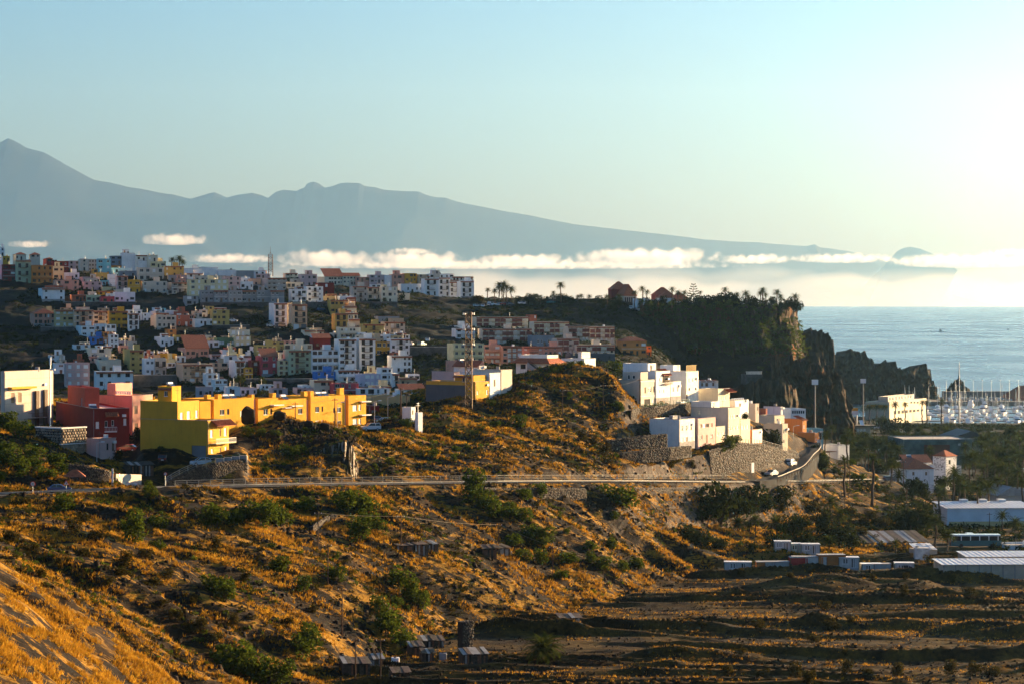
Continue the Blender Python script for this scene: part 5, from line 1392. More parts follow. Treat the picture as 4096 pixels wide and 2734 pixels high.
# harbour wall
hw = Frame(RU(5, 1590), RU(5, 1590), RU(5, 2700), RV(5, 1140), RV(5, 1235), 1655, 2); hw.l = 6; hw.make("breakwater")
MB().box(0, hw.w, 0, 6, -4 - hw.zb, hw.h).build("wall", plain("breakwater_concrete", (.20, .185, .16), .9, var=.25, scale=.15), hw.root)
for k in range(14): MB().box(k * hw.w / 14, k * hw.w / 14 + .35, -.25, -.004, -2 - hw.zb, hw.h - .3).build("buttress", M_CONC, hw.root)
tag(hw.root, "long grey concrete breakwater wall behind marina", "breakwater")
qy = MB(); qy.box(xat(3560, 1600) , xat(4500, 1600), 1575, 1655.5, -4, 2.6); quay = qy.build("quay", plain("quay_concrete", (.16, .145, .12), .9, var=.2, scale=.2)); tag(quay, kind="structure")
f = nb(5, 2230, 2260, 2600, 1205, 1260, 1590, 20, "brick", "harbour_house", label="brick red harbour house with hipped roof near breakwater", minl=18); hip_roof(f.root, 0, f.w, 0, f.l, f.h, 8)
f = nb(5, 1825, 1840, 1925, 1235, 1275, 1580, 14, "salmon", "harbour_kiosk", label="salmon harbour kiosk beside parked cars on quay", minl=8, cat="kiosk")
# ------------------------------------------------------------------ road, kerb rails, stone walls
M_ASPH = plain("asphalt", (.045, .043, .042), 1.0, spec=.05, var=.2, scale=.5)
M_MARK = plain("road_paint", (.35, .34, .32), .9, var=.1)
def lerp_line(i, u, off=0.0):
    return float(np.interp(u, LINES[i][0], LINES[i][1])) + off
def ribbon(name, ptsL, ptsR, mat, kind="structure"):
    v = []; f = []
    for a, b_ in zip(ptsL, ptsR): v += [tuple(a), tuple(b_)]
    for k in range(len(ptsL) - 1): f.append((2 * k, 2 * k + 1, 2 * k + 3, 2 * k + 2))
    o = link(name, np_mesh(name, v, f, mat)); tag(o, kind=kind); return o
us = np.arange(-900, 3601, 40.0)
def road_pt(u, t, up=.14):
    D = lerp_line(7, u) * (1 - t) + lerp_line(8, u) * t
    x = xat(u, D); return Vector((x, D, float(ground_raw(np.array([x]), np.array([D]))[0]) + up))
ribbon("road", [road_pt(u, .02) for u in us], [road_pt(u, .98) for u in us], M_ASPH)
ribbon("road_marking", [road_pt(u, .10, .144) for u in us], [road_pt(u, .13, .144) for u in us], M_MARK)
ribbon("road_marking", [road_pt(u, .87, .144) for u in us], [road_pt(u, .90, .144) for u in us], M_MARK)
# street climbing round the retaining wall
BR = [(2990, 1926, 605), (3060, 1912, 616), (3110, 1893, 628), (3165, 1868, 642), (3205, 1842, 657), (3228, 1816, 672), (3236, 1796, 685), (3222, 1778, 698), (3192, 1760, 708), (3150, 1740, 718)]
BRW = []
for (u, v, D) in BR:
    x = xat(u, D); BRW.append(Vector((x, D, max(zat(v, D), gz(x, D) + .15))))
def offs(L, w):
    out = []
    for i, p in enumerate(L):
        d = (L[min(i + 1, len(L) - 1)] - L[max(i - 1, 0)]); d.z = 0; d.normalize()
        out.append(p + Vector((d.y, -d.x, 0)) * w)
    return out
def dense(L, n=6):
    out = []
    for i in range(len(L) - 1):
        for k in range(n):
            t = k / n
            p0, p1, p2, p3 = L[max(i - 1, 0)], L[i], L[i + 1], L[min(i + 2, len(L) - 1)]
            out.append(.5 * ((2 * p1) + (p2 - p0) * t + (2 * p0 - 5 * p1 + 4 * p2 - p3) * t * t + (3 * p1 - p0 - 3 * p2 + p3) * t ** 3))
    return out + [L[-1]]
BRD = dense(BRW)
v = []; fc = []
l_, r_ = offs(BRD, -3.3), offs(BRD, 3.3)
for i, (a, b_) in enumerate(zip(l_, r_)):
    v += [tuple(a), tuple(b_), (b_.x, b_.y, b_.z - 6), (a.x, a.y, a.z - 6)]
for i in range(len(BRD) - 1):
    k = 4 * i
    fc += [(k, k + 1, k + 5, k + 4), (k + 1, k + 2, k + 6, k + 5), (k + 3, k, k + 4, k + 7)]
o = link("street", np_mesh("street", v, fc, M_ASPH)); tag(o, kind="structure")

def guard_rail(name, pts, label, step=4.0, h=.75, mat=None, three=False, w=.12):
    """posts every few metres with a steel beam (or three slim bars) between"""
    mat = mat or M_METAL
    root = empty(name, tuple(pts[0])); tag(root, label, "railing" if three else "guard rail")
    o0 = pts[0]
    acc = 0.0; posts = [pts[0]]
    for a, b_ in zip(pts, pts[1:]):
        seg = (b_ - a).length; t = step - acc
        while t < seg: posts.append(a.lerp(b_, t / seg)); t += step
        acc = (acc + seg) % step
    pm = MB().box(-.05, .05, -.05, .05, -.8, h).mesh("post", mat if three else M_RUST)
    for p in posts: link("post", pm, root, p - o0)
    for z0, z1 in (((h - .05, h + .03), (h * .62, h * .62 + .05), (h * .3, h * .3 + .05)) if three else ((h - .24, h),)):
        q = MB()
        for a, b_ in zip(pts, pts[1:]):
            a_, c_ = a - o0, b_ - o0
            d = (b_ - a); d.z = 0; d.normalize(); n = Vector((d.y, -d.x, 0)) * (.03 if three else .08)
            e = Vector((0, 0, 1))
            for s in (1, -1):
                A, B_ = a_ + n * s, c_ + n * s
                q.quad(tuple(A + e * z0), tuple(B_ + e * z0), tuple(B_ + e * z1), tuple(A + e * z1))
            q.quad(tuple(a_ + n + e * z1), tuple(c_ + n + e * z1), tuple(c_ - n + e * z1), tuple(a_ - n + e * z1))
        q.build("rail", mat, root)
    return root
M_RAILW = plain("pale_guard_rail", (.34, .31, .26), .9, 0, spec=.1, var=.1)
guard_rail("guard_rail", [road_pt(u, -.06, .1) for u in np.arange(-500, 2990, 30.0)], "long steel guard rail along outer edge of the valley road", mat=M_RAILW)
guard_rail("guard_rail", [road_pt(u, -.06, .1) for u in np.arange(3140, 3560, 30.0)], "shorter steel guard rail on valley road beyond the junction", mat=M_RAILW)
guard_rail("road_railing", [road_pt(u, 1.05, .1) for u in np.arange(700, 2960, 30.0)], "three-bar pale railing between road and rock cutting", 2.6, 1.15, M_RAILW, True)
guard_rail("road_railing", [road_pt(u, -.16, .1) for u in np.arange(3150, 3420, 30.0)], "short three-bar railing below the street bend", 2.4, 1.15, M_RAILW, True)
guard_rail("guard_rail", offs(BRD, 3.4)[6:46], "curved guard rail on outer side of the climbing street", 3.0, .8, M_RAILW)

M_STONE, nt, b = new_mat("wall_stone")
oi = N(nt, "ShaderNodeNewGeometry"); no = N(nt, "ShaderNodeTexNoise", Scale=1.7, Detail=4.0, Roughness=.7); nt.links.new(oi.outputs["Position"], no.inputs["Vector"])
rr = ramp(nt, no.outputs["Fac"], [(.28, (.018, .013, .010)), (.5, (.058, .042, .028)), (.72, (.15, .11, .07))]); nt.links.new(rr.outputs[0], b.inputs["Base Color"]); b.inputs["Roughness"].default_value = .9
M_MORTAR = plain("wall_mortar", (.035, .027, .02), .95, var=.3, scale=1.5)
def stone_batch(samples, sizes, normals, seed=1):
    """squarish, uneven blocks: positions (n,3), half sizes (n,), outward normals (n,3)"""
    r = np.random.default_rng(seed); n = len(samples)
    base = np.array([(-1, 0, -.8), (1, 0, -.8), (1, 0, .8), (-1, 0, .8), (-.72, 1, -.55), (.72, 1, -.55), (.72, 1, .55), (-.72, 1, .55)])
    V = base[None] * (1 + r.uniform(-.28, .28, (n, 8, 3)))
    ang = r.uniform(-.5, .5, n); ca, sa = np.cos(ang), np.sin(ang)
    x = V[..., 0] * ca[:, None] - V[..., 2] * sa[:, None]; z = V[..., 0] * sa[:, None] + V[..., 2] * ca[:, None]
    sx = sizes * r.uniform(.8, 1.35, n)
    nx = normals; tx = np.stack([-nx[:, 1], nx[:, 0], np.zeros(n)], 1); tx /= np.maximum(np.linalg.norm(tx, axis=1, keepdims=True), 1e-6)
    up = np.cross(nx, tx); up *= np.sign(up[:, 2:3] + 1e-9)
    W = samples[:, None, :] + tx[:, None, :] * (x * sx[:, None])[..., None] + up[:, None, :] * (z * sizes[:, None])[..., None] + nx[:, None, :] * (V[..., 1] * sizes[:, None] * .55 - .03)[..., None]
    fb = np.array([(4, 5, 6, 7), (0, 1, 5, 4), (1, 2, 6, 5), (2, 3, 7, 6), (3, 0, 4, 7)])
    F = (fb[None] + (np.arange(n) * 8)[:, None, None]).reshape(-1, 4)
    return W.reshape(-1, 3), F
def stone_wall(name, top, foot_z, label, thick=.7, s=.26, seed=1, lean=.0):
    """top: list of world points along the wall's crest (camera side face); foot_z: list of foot heights"""
    root = empty(name, (top[0].x, top[0].y, min(foot_z))); tag(root, label, "wall")
    o0 = root.location
    core = MB(); pos = []; nor = []
    rs = np.random.default_rng(seed)
    for i in range(len(top) - 1):
        a, c = top[i], top[i + 1]
        d = c - a; d.z = 0; L = d.length; d.normalize(); n = Vector((d.y, -d.x, 0))
        fa, fb = foot_z[i] - .5, foot_z[i + 1] - .5
        A0, A1 = Vector((a.x, a.y, a.z)), Vector((c.x, c.y, c.z))
        la, lb = lean * (a.z - fa), lean * (c.z - fb)
        B0, B1 = Vector((a.x, a.y, fa)) + n * la, Vector((c.x, c.y, fb)) + n * lb
        core.quad(tuple(B0 - o0), tuple(B1 - o0), tuple(A1 - o0), tuple(A0 - o0))
        core.quad(tuple(A0 - o0), tuple(A1 - o0), tuple(A1 - n * thick - o0), tuple(A0 - n * thick - o0))
        core.quad(tuple(A1 - n * thick - o0), tuple(B1 - n * thick - o0), tuple(B0 - n * thick - o0), tuple(A0 - n * thick - o0))
        if i == 0: core.quad(tuple(B0 - o0), tuple(A0 - o0), tuple(A0 - n * thick - o0), tuple(B0 - n * thick - o0))
        if i == len(top) - 2: core.quad(tuple(B1 - o0), tuple(B1 - n * thick - o0), tuple(A1 - n * thick - o0), tuple(A1 - o0))
        hgt = max(a.z - fa, c.z - fb)
        rows = max(1, int(hgt / (s * 1.45))); cols = max(1, int(L / (s * 1.9)))
        for r in range(rows):
            for k in range(cols):
                t = min(1, max(0, (k + .5 + rs.uniform(-.25, .25) + (.5 if r % 2 else 0)) / cols)); g = min(.99, max(.01, (r + .5 + rs.uniform(-.2, .2)) / rows))
                p = B0.lerp(B1, t).lerp(A0.lerp(A1, t), g) - o0
                pos.append(tuple(p)); nor.append(tuple(n))
        for k in range(int(L / .5)):
            p = A0.lerp(A1, (k + .5) / max(1, int(L / .5))) - o0 - n * rs.uniform(.1, .4); pos.append(tuple(p)); nor.append(tuple(n))
    core.build("core", M_MORTAR, root)
    W, F = stone_batch(np.array(pos), rs.uniform(s * .7, s * 1.15, len(pos)), np.array(nor), seed)
    so = link("stones", np_mesh("stones", W, F, M_STONE), root); so["kind"] = "stuff"
    return root
def wall_px(name, pts, label, h=None, **kw):
    """pts: (u, v of crest, v of foot or None, D)"""
    top = [P(u, vt, D) for u, vt, vf, D in pts]; ft = [zat(vf, D) if vf else zat(vt, D) - h for u, vt, vf, D in pts]
    return stone_wall(name, top, ft, label, **kw)
U6 = lambda x: RU(6, x); V6 = lambda y: RV(6, y); U9 = lambda x: RU(9, x); V9 = lambda y: RV(9, y)
wall_px("stone_wall", [(U6(648), V6(1022), 1955, 455), (U6(800), V6(1035), 1952, 456), (U6(980), V6(1075), 1950, 458), (U6(1032), V6(1092), 1950, 459), (U6(1036), V6(1110), 1950, 466)], "dark rubble wall behind tiled bus shelter", s=.2, seed=3)
wall_px("stone_wall", [(U6(1560), V6(1195), 1952, 464), (U6(1700), V6(1120), 1950, 466), (U6(1870), V6(1042), 1948, 468), (U6(2030), V6(1012), 1946, 470), (U6(2320), V6(972), 1944, 475), (U6(2326), V6(972), 1940, 482)], "stone retaining wall with planters below the large yellow house", s=.2, seed=4)
# retaining wall under the white houses, along the street
uu = [2836, 2870, 2905, 2950, 3000, 3050, 3090, 3130, 3165, 3196]
top = []; ft = []
for u in uu:
    D = float(np.interp(u, LINES[10][0], LINES[10][1])) - 1.2; z = float(np.interp(u, LINES[10][0], LINES[10][2])) + .25
    Df = float(np.interp(u, LINES[9][0], LINES[9][1])); zf = float(np.interp(u, LINES[9][0], LINES[9][2]))
    top.append(Vector((xat(u, D), D, z))); ft.append(zf - .5)
stone_wall("retaining_wall", top, ft, "tall curved rubble retaining wall under white houses", s=.3, seed=5, lean=.12)
for i, (lb, pts) in enumerate((("drystone terrace wall just below plain grey-white house", [(U9(300), V9(845), V9(925), 574), (U9(480), V9(825), V9(912), 577), (U9(640), V9(803), V9(900), 580), (U9(865), V9(785), V9(890), 585)]),
        ("lower drystone terrace wall above the rock cutting", [(U9(435), V9(962), V9(1050), 565), (U9(640), V9(938), V9(1040), 569), (U9(900), V9(912), V9(1010), 575), (U9(1090), V9(898), V9(985), 582)]))):
    wall_px("terrace_wall", pts, lb, s=.24, seed=7 + i)
for i, (lb, pts) in enumerate((("rubble wall holding up road beside large green tree", [(RU(12, 1240), 1952, 1995, 494.5), (RU(12, 1500), 1952, 1993, 504), (RU(12, 1920), 1953, 1990, 519)]),
        ("rubble wall holding up road near the junction", [(RU(9, 560), 1951, 1995, 545), (RU(9, 850), 1950, 2000, 558), (RU(9, 1150), 1949, 2002, 573)]))):
    wall_px("road_wall", pts, lb, s=.24, seed=11 + i)
wall_px("stone_wall", [(RU(10, 556), RV(10, 850), RV(10, 965), 700), (RU(10, 720), RV(10, 848), RV(10, 968), 706), (RU(10, 850), RV(10, 868), RV(10, 970), 712)], "pale stone wall below garden shrubs past the street bend", s=.3, seed=14)
wall_px("stone_wall", [(RU(10, 200), RV(10, 900), RV(10, 985), 652), (RU(10, 350), RV(10, 850), RV(10, 980), 660), (RU(10, 365), RV(10, 850), RV(10, 975), 668)], "short stone wall under the climbing street", s=.28, seed=15)
rw = []
for x, y in ((90, 390), (150, 340), (200, 310), (245, 300)):
    D = ground_hit(RU(12, x), RV(12, y), 380); X = xat(RU(12, x), D); rw.append(Vector((X, D, gz(X, D) + 1.0)))
stone_wall("ruined_wall", rw, [p.z - 1.4 for p in rw], "short ruined drystone wall in dry grass below the road", s=.2, seed=16)
# upper street wall with green fence under white houses
wall_px("stone_wall", [(U9(525), V9(562), V9(640), 603), (U9(605), V9(552), V9(660), 609), (U9(760), V9(535), V9(625), 614), (U9(930), V9(512), V9(600), 622), (U9(1080), V9(495), V9(580), 632)], "dark street wall topped by green fence below cream garage house", s=.28, seed=17)
M_GREENF = plain("green_fence", (.05, .12, .08), .6)
guard_rail("street_fence", [P(U9(x), V9(y), D) for x, y, D in ((605, 550, 609.2), (760, 533, 614.2), (930, 510, 622.2), (1080, 493, 632.2))], "green mesh fence on the street wall below white houses", 2.0, 1.1, M_GREENF, True)
guard_rail("wall_railing", [Vector((p.x, p.y + .4, p.z)) for p in dense(top[3:], 3)], "pale metal railing on top of the curved retaining wall", 2.0, 1.1, M_RAILW, True)
guard_rail("wall_railing", [P(U6(x), V6(y), D) for x, y, D in ((1558, 1235, 463.6), (1570, 1192, 464.2), (1700, 1118, 466.2), (1870, 1040, 468.2), (2030, 1010, 470.2))], "pale railing along the ramp above stone wall by parked cars", 2.0, 1.1, M_RAILW, True)
for k in range(4):
    x = 2070 + k * 72; p = P(U6(x), V6(1000 - k * 9), 472.5 + k * .9)
    pl = MB().box(-.75, .75, -.45, .45, -.6, .75).build("planter_block", M_CONC, None, p); tag(pl, "grey concrete planter block on stone wall by yellow house", "planter", "planter blocks on the wall")
    q = MB(); rs2 = random.Random(k)
    for j in range(60):
        a_ = rs2.uniform(-.6, .6); b2 = rs2.uniform(-.35, .35); z = rs2.uniform(.78, 1.05); q.tri((a_, b2, z), (a_ + rs2.uniform(-.15, .15), b2 + .1, z + .15), (a_ + .12, b2, z - .05))
    q.build("plant", plain("planter_leaf", (.05, .09, .02), .7), pl)

# masonry bastion below the hall
f = Frame(RU(6, 335), RU(6, 580), RU(6, 805), RV(6, 690), RV(6, 975), 490, 52); f.make("masonry_bastion"); tag(f.root, "sunlit masonry bastion with pale coping below concrete hall", "bastion")
z0 = f.below(); MB().box(0, f.w, 0, f.l, z0, f.h).build("core", M_MORTAR, f.root)
pos, nor = [], []; rs = np.random.default_rng(5); zc = f.h * .5
for (A, B_, n, L) in (((0, 0), (f.w, 0), (0, -1, 0), f.w), ((0, f.l), (0, 0), (-1, 0, 0), f.l)):
    for lo, hi, s in ((z0, zc, .26), (zc + .1, f.h - .1, .36)):
        rows = int((hi - lo) / (s * 1.45)); cols = int(L / (s * 1.9))
        for r in range(rows):
            for k in range(cols):
                t = min(.99, (k + .5 + (.5 if r % 2 else 0)) / cols + rs.uniform(-.01, .01)); pos.append((A[0] + (B_[0] - A[0]) * t, A[1] + (B_[1] - A[1]) * t, lo + (hi - lo) * (r + .5) / rows)); nor.append(n)
W, F_ = stone_batch(np.array(pos), rs.uniform(.24, .34, len(pos)), np.array(nor, float), 5)
so = link("stones", np_mesh("stones", W, F_, plain("pale_stone", (.33, .26, .18), .9, var=.35, scale=1.6)), f.root); so["kind"] = "stuff"
MB().box(-.2, f.w + .2, -.2, .5, f.h, f.h + .3).build("coping", wall_mat("warm"), f.root); MB().box(-.2, .5, .501, f.l, f.h, f.h + .3).build("coping", wall_mat("warm"), f.root)
MB().box(-.25, f.w + .25, -.3, -.1, zc - .1, zc + .08).build("string_course", wall_mat("warm"), f.root); MB().box(-.3, -.1, -.1, f.l, zc - .1, zc + .08).build("string_course", wall_mat("warm"), f.root)

# ------------------------------------------------------------------ poles, wires, lamps, masts
def pole(r, x, yt, yb, label, group, lamp=False, d0=340, mat=None, rr=.12, D=None):
    u, v = RU(r, x), RV(r, yb)
    D = D or ground_hit(u, v, d0)
    X = xat(u, D); zb = gz(X, D); h = zat(RV(r, yt), D) - zb
    root = MB().tube((0, 0, -.6), (0, 0, h), rr, rr * .7, 7).build("street_lamp" if lamp else "utility_pole", mat or (M_METAL if lamp else M_WOODP), None, (X, D, zb))
    tag(root, label, "street lamp" if lamp else "utility pole", group)
    if lamp:
        MB().tube((0, 0, h), (1.1, -.3, h + .25), .05, n=5).build("arm", M_METAL, root)
        MB().box(.9, 1.6, -.5, -.2, h + .2, h + .36).build("lamp_head", M_WHITEM, root)
    else:
        MB().box(-.7, .7, -.06, .06, h - .5, h - .38).build("crossarm", mat or M_WOODP, root)
        for s in (-.6, 0, .6): MB().tube((s, 0, h - .38), (s, 0, h - .2), .05, n=5).build("insulator", M_WHITEM, root)
    return Vector((X, D, zb + h - .25))
def wire(a, b_, label, group, sag=.03, r=.018):
    q = MB(); L = (b_ - a).length; n = 10; prev = a
    for k in range(1, n + 1):
        t = k / n; p = a.lerp(b_, t); p.z -= 4 * sag * L * t * (1 - t); q.tube(tuple(prev - a), tuple(p - a), r, n=4, cap=False); prev = p
    w = q.build("overhead_wire", plain("wire_sheath", (.30, .24, .16), .7, var=.05), None, a); tag(w, label, "wire", group)
G = "poles on the dry slope below the road"
LBL = "dark wooden utility pole standing in dry grass slope"
pp = [pole(12, *q, LBL, G) for q in ((122, 240, 480), (678, 262, 495), (1333, 320, 470), (1697, 470, 680), (188, 455, 740), (283, 750, 1100), (372, 1090, 1392), (540, 1090, 1392))]
for a, b_ in ((0, 1), (1, 2), (2, 3)): wire(pp[a], pp[b_], "thin overhead cable strung between poles on dry slope", "cables below the road", .012)
p9_ = pole(11, 682, 112, 200, "wooden utility pole above dark trees below road junction", None)
wire(pp[3], p9_, "long sagging cable crossing the ravine to the junction", None, .06)
h1 = pole(8, 1528, 480, 760, "lone wooden pole on the grassy hill face", None); h2 = pole(8, 1910, 435, 695, "wooden pole on hill shoulder near cream garage house", None); h3 = pole(8, 2253, 378, 635, "dark pole at corner of cream garage house", None)
wire(h1, h2, "cable between two poles over the grassy hill", None, .03); wire(h2, h3, "cable from hill shoulder pole to house corner", None, .03)
y0_ = pole(7, 88, 487, 640, "wooden pole before golden terrace beside yellow house", None, d0=478); y1_ = pole(7, 895, 483, 655, "wooden pole rising behind dark rocks at golden terrace", None); y2_ = pole(7, 1267, 445, 730, "tall wooden pole against the golden terrace", None)
y3_ = pole(7, 1887, 350, 640, "thick wooden pole beside small cream hut", None, rr=.2); y4_ = pole(7, 1940, 405, 655, "slim wooden pole in front of small cream hut", None); y5_ = pole(7, 2115, 300, 480, "dark pole at charcoal wall corner", None, d0=575)
wire(y0_, y1_, "cable before the golden terrace, first span", None, .02); wire(y1_, y2_, "cable before the golden terrace, second span", None, .02); wire(y2_, y3_, "cable from golden terrace to thick pole by hut", None, .03); wire(y3_, y5_, "sagging cable above the small cream hut", None, .05)
for q, l_ in (((1290, 495, 735), "street lamp in front of golden terrace"), ((1640, 480, 750), "street lamp beside cars at terrace end"), ((1765, 440, 640), "street lamp before ochre block")): pole(7, *q, l_, None, True, rr=.07, d0=480)
pole(6, 910, 822, 1010, "street lamp beside small pink store", None, True, rr=.07, d0=455); pole(9, 2052, 712, 862, "street lamp at the road bend by orange brown house", None, True, rr=.07, d0=640)
G2 = "poles at the end of the spur"
for q in ((712, 830, 1062), (1215, 800, 1085), (1247, 1050, 1310), (663, 1145, 1245), (888, 690, 890), (1133, 822, 962), (22, 1100, 1185)): pole(10, *q, "wooden utility pole near the end of the road spur", G2, d0=560, rr=.14)
pole(11, 1140, 145, 235, "wooden pole on golden slope above palms", None, d0=560); pole(11, 2117, 248, 390, "wooden pole against white warehouse wall", None, D=628)
wire(pole(10, 700, 1095, 1150, "short pole on spur flank", None, d0=570), pole(10, 1262, 1200, 1300, "leaning pole at foot of spur", None, d0=560), "cable along the spur flank", None, .02)
def lattice(name, base, h, w0, w1, n, label, mat, arms=()):
    root = empty(name, base); tag(root, label, "lattice mast")
    q = [[], [], [], []]
    for i, (sx, sy) in enumerate(((-1, -1), (1, -1), (1, 1), (-1, 1))):
        MB().tube((sx * w0 / 2, sy * w0 / 2, -2), (sx * w1 / 2, sy * w1 / 2, h), .12, .10, 5).build("leg", mat, root)
    for k in range(n):
        z0, z1 = h * k / n, h * (k + 1) / n; a, b_ = (w0 + (w1 - w0) * k / n) / 2, (w0 + (w1 - w0) * (k + 1) / n) / 2
        c = [(-1, -1), (1, -1), (1, 1), (-1, 1)]
        q = MB()
        for i in range(4):
            p, r2 = c[i], c[(i + 1) % 4]
            if k % 2: p, r2 = r2, p
            q.tube((p[0] * a, p[1] * a, z0), (r2[0] * b_, r2[1] * b_, z1), .11, n=4); q.tube((p[0] * b_, p[1] * b_, z1), (r2[0] * b_, r2[1] * b_, z1), .07, n=4)
        q.build("brace", mat, root)
    for z in arms:
        q = MB(); q.tube((-w1 / 2 - .7, 0, z), (w1 / 2 + .7, 0, z), .06, n=5); q.build("crossarm", mat, root)
        for s in (-1, 1):
            for k in range(2): MB().tube((s * (w1 / 2 + .25 + .4 * k), 0, z + .05), (s * (w1 / 2 + .25 + .4 * k), 0, z + .55), .15, .1, 6).build("floodlamp", M_WHITEM, root)
    return root
M_LATT = plain("weathered_mast_steel", (.22, .15, .09), .7, .3, var=.2)
bx = xat(RU(8, 645), 582); lattice("lattice_mast", (bx, 582, gz(bx, 582) - .3), zat(1248, 582) - gz(bx, 582) + .3, 1.7, 1.35, 12, "tall rusty lattice mast with floodlight arms on hill crest", M_LATT, [h_ * (zat(1248, 582) - gz(bx, 582)) for h_ in (.98, .82, .66)])
m2 = lattice("antenna_mast", (xat(RU(2, 428), 1262), 1262, zat(RV(2, 305), 1262)), 9.2, 2.4, 2.2, 6, "skyline lattice antenna mast among town roofs", plain("red_mast", (.11, .06, .05), .7))
q = MB(); q.tube((0, 0, 9.2), (0, 0, 13.5), .12, .05, 5); q.tube((-1.1, -1.1, 9.2), (0, 0, 10.6), .07, n=4); q.tube((1.1, -1.1, 9.2), (0, 0, 10.6), .07, n=4); q.build("aerial", M_RUST, m2); 
for i, (x, yt, yb, lb) in enumerate(((385, 75, 350, "grey stadium floodlight tower in front of orange cliff"), (838, 62, 290, "grey stadium floodlight tower beside harbour terminal"))):
    D = 1010 + i * 170; u = RU(10, x); X = xat(u, D); zb = gz(X, D)
    fl = MB().tube((0, 0, -1), (0, 0, zat(RV(10, yt), D) - zb), .34, .26, 8).build("floodlight_tower", plain("tower_paint", (.24, .23, .22), .7), None, (X, D, zb)); tag(fl, lb, "floodlight tower")
    MB().box(-1.3, 1.3, -.5, .5, zat(RV(10, yt), D) - zb - .5, zat(RV(10, yt), D) - zb + 1.6).build("lamp_array", M_WHITEM, fl)

# ------------------------------------------------------------------ vehicles
PAINT = dict(white=(.75, .75, .74), silver=(.5, .51, .52), blue=(.05, .12, .28), sky=(.35, .5, .58), black=(.015, .015, .017), red=(.35, .03, .02), grey=(.16, .17, .18), green=(.25, .33, .22), teal=(.03, .13, .14), orange=(.55, .2, .04))
def paint(c):
    nm = "paint_" + c
    if nm in bpy.data.materials: return bpy.data.materials[nm]
    m, nt, b = new_mat(nm); b.inputs["Base Color"].default_value = (*PAINT[c], 1); b.inputs["Roughness"].default_value = .25; b.inputs["Metallic"].default_value = .3 if c in ("silver", "grey", "blue") else 0
    b.inputs["Coat Weight"].default_value = .6; return m
M_TYRE = plain("tyre_rubber", (.015, .015, .015), .9, var=.05); M_LAMP = glass_mat("headlight_glass", (.7, .7, .68), .1); M_TAIL = glass_mat("tail_lamp", (.3, .01, .01), .2)
CARP = {"sedan": ([(-2.15, .3), (2.15, .3), (2.15, .72), (2.0, .85), (1.05, .95), (-1.5, .98), (-2.15, .92)], [(-1.75, .98), (-1.05, 1.42), (.15, 1.43), (1.0, .95)], 1.74),
        "hatch": ([(-1.95, .3), (1.95, .3), (1.95, .75), (1.75, .9), (1.0, 1.0), (-1.9, 1.05), (-1.95, .9)], [(-1.85, 1.05), (-1.5, 1.48), (.2, 1.5), (.95, 1.0)], 1.7),
        "van": ([(-2.15, .3), (2.15, .3), (2.15, .85), (1.95, 1.0), (1.25, 1.1), (-2.1, 1.15), (-2.15, 1.0)], [(-2.12, 1.15), (-2.08, 1.85), (.4, 1.87), (1.2, 1.1)], 1.8),
        "suv": ([(-2.2, .42), (2.2, .42), (2.2, .95), (2.0, 1.1), (1.1, 1.15), (-2.15, 1.2), (-2.2, 1.0)], [(-2.1, 1.2), (-1.9, 1.72), (.3, 1.74), (1.0, 1.15)], 1.84)}
_car = {}
def car_meshes(kind):
    if kind in _car: return _car[kind]
    bp_, cp, w = CARP[kind]
    body = MB().prism(bp_, -w / 2, w / 2); 
    ins = .1
    roofz = max(z for x, z in cp)
    # pillars and roof skin
    top = [p for p in cp if p[1] > roofz - .1]
    body.box(top[0][0], top[-1][0], -w / 2 + ins, w / 2 - ins, roofz - .005, roofz + .045)
    for s in (-1, 1):
        for (p, q_) in ((cp[0], cp[1]), (cp[-1], cp[-2]), (((cp[1][0] + cp[2][0]) / 2 - .1, cp[0][1]), ((cp[1][0] + cp[2][0]) / 2 - .1, roofz))):
            body.tube((p[0], s * (w / 2 - .06), p[1]), (q_[0], s * (w / 2 - ins), q_[1]), .05, n=4)
    if kind == "van": body.box(cp[0][0] + .02, -.45, -w / 2 + .02, w / 2 - .02, cp[0][1], roofz - .01)
    cab = MB(); n = len(cab.v)
    k = len(cp); pts = [(x, -(w / 2 - .05 - (ins - .05) * (z - cp[0][1]) / (roofz - cp[0][1])), z) for x, z in cp]
    cab.v += pts + [(x, -y, z) for x, y, z in pts]
    cab.f.append(tuple(range(k))); cab.f.append(tuple(reversed(range(k, 2 * k)))); cab.m += [0, 0]
    for i in range(k):
        j = (i + 1) % k; cab.f.append((j, i, k + i, k + j)); cab.m.append(0)
    wh = MB().tube((0, -.1, 0), (0, .1, 0), .32, n=12).mesh("tyre", M_TYRE); rim = MB().tube((0, -.105, 0), (0, .105, 0), .19, n=8).mesh("rim", M_METAL)
    hl = MB().box(-.04, .04, -.2, .2, -.08, .08)
    xs = max(x for x, z in bp_)
    _car[kind] = (body, cab.mesh("glass", M_GLASS), wh, rim, hl.mesh("headlight", M_LAMP), hl.mesh("tail_light", M_TAIL), xs, w, MB().box(-.02, .02, -.26, .26, -.06, .06).mesh("number_plate", M_WHITEM))
    return _car[kind]
_cb = {}
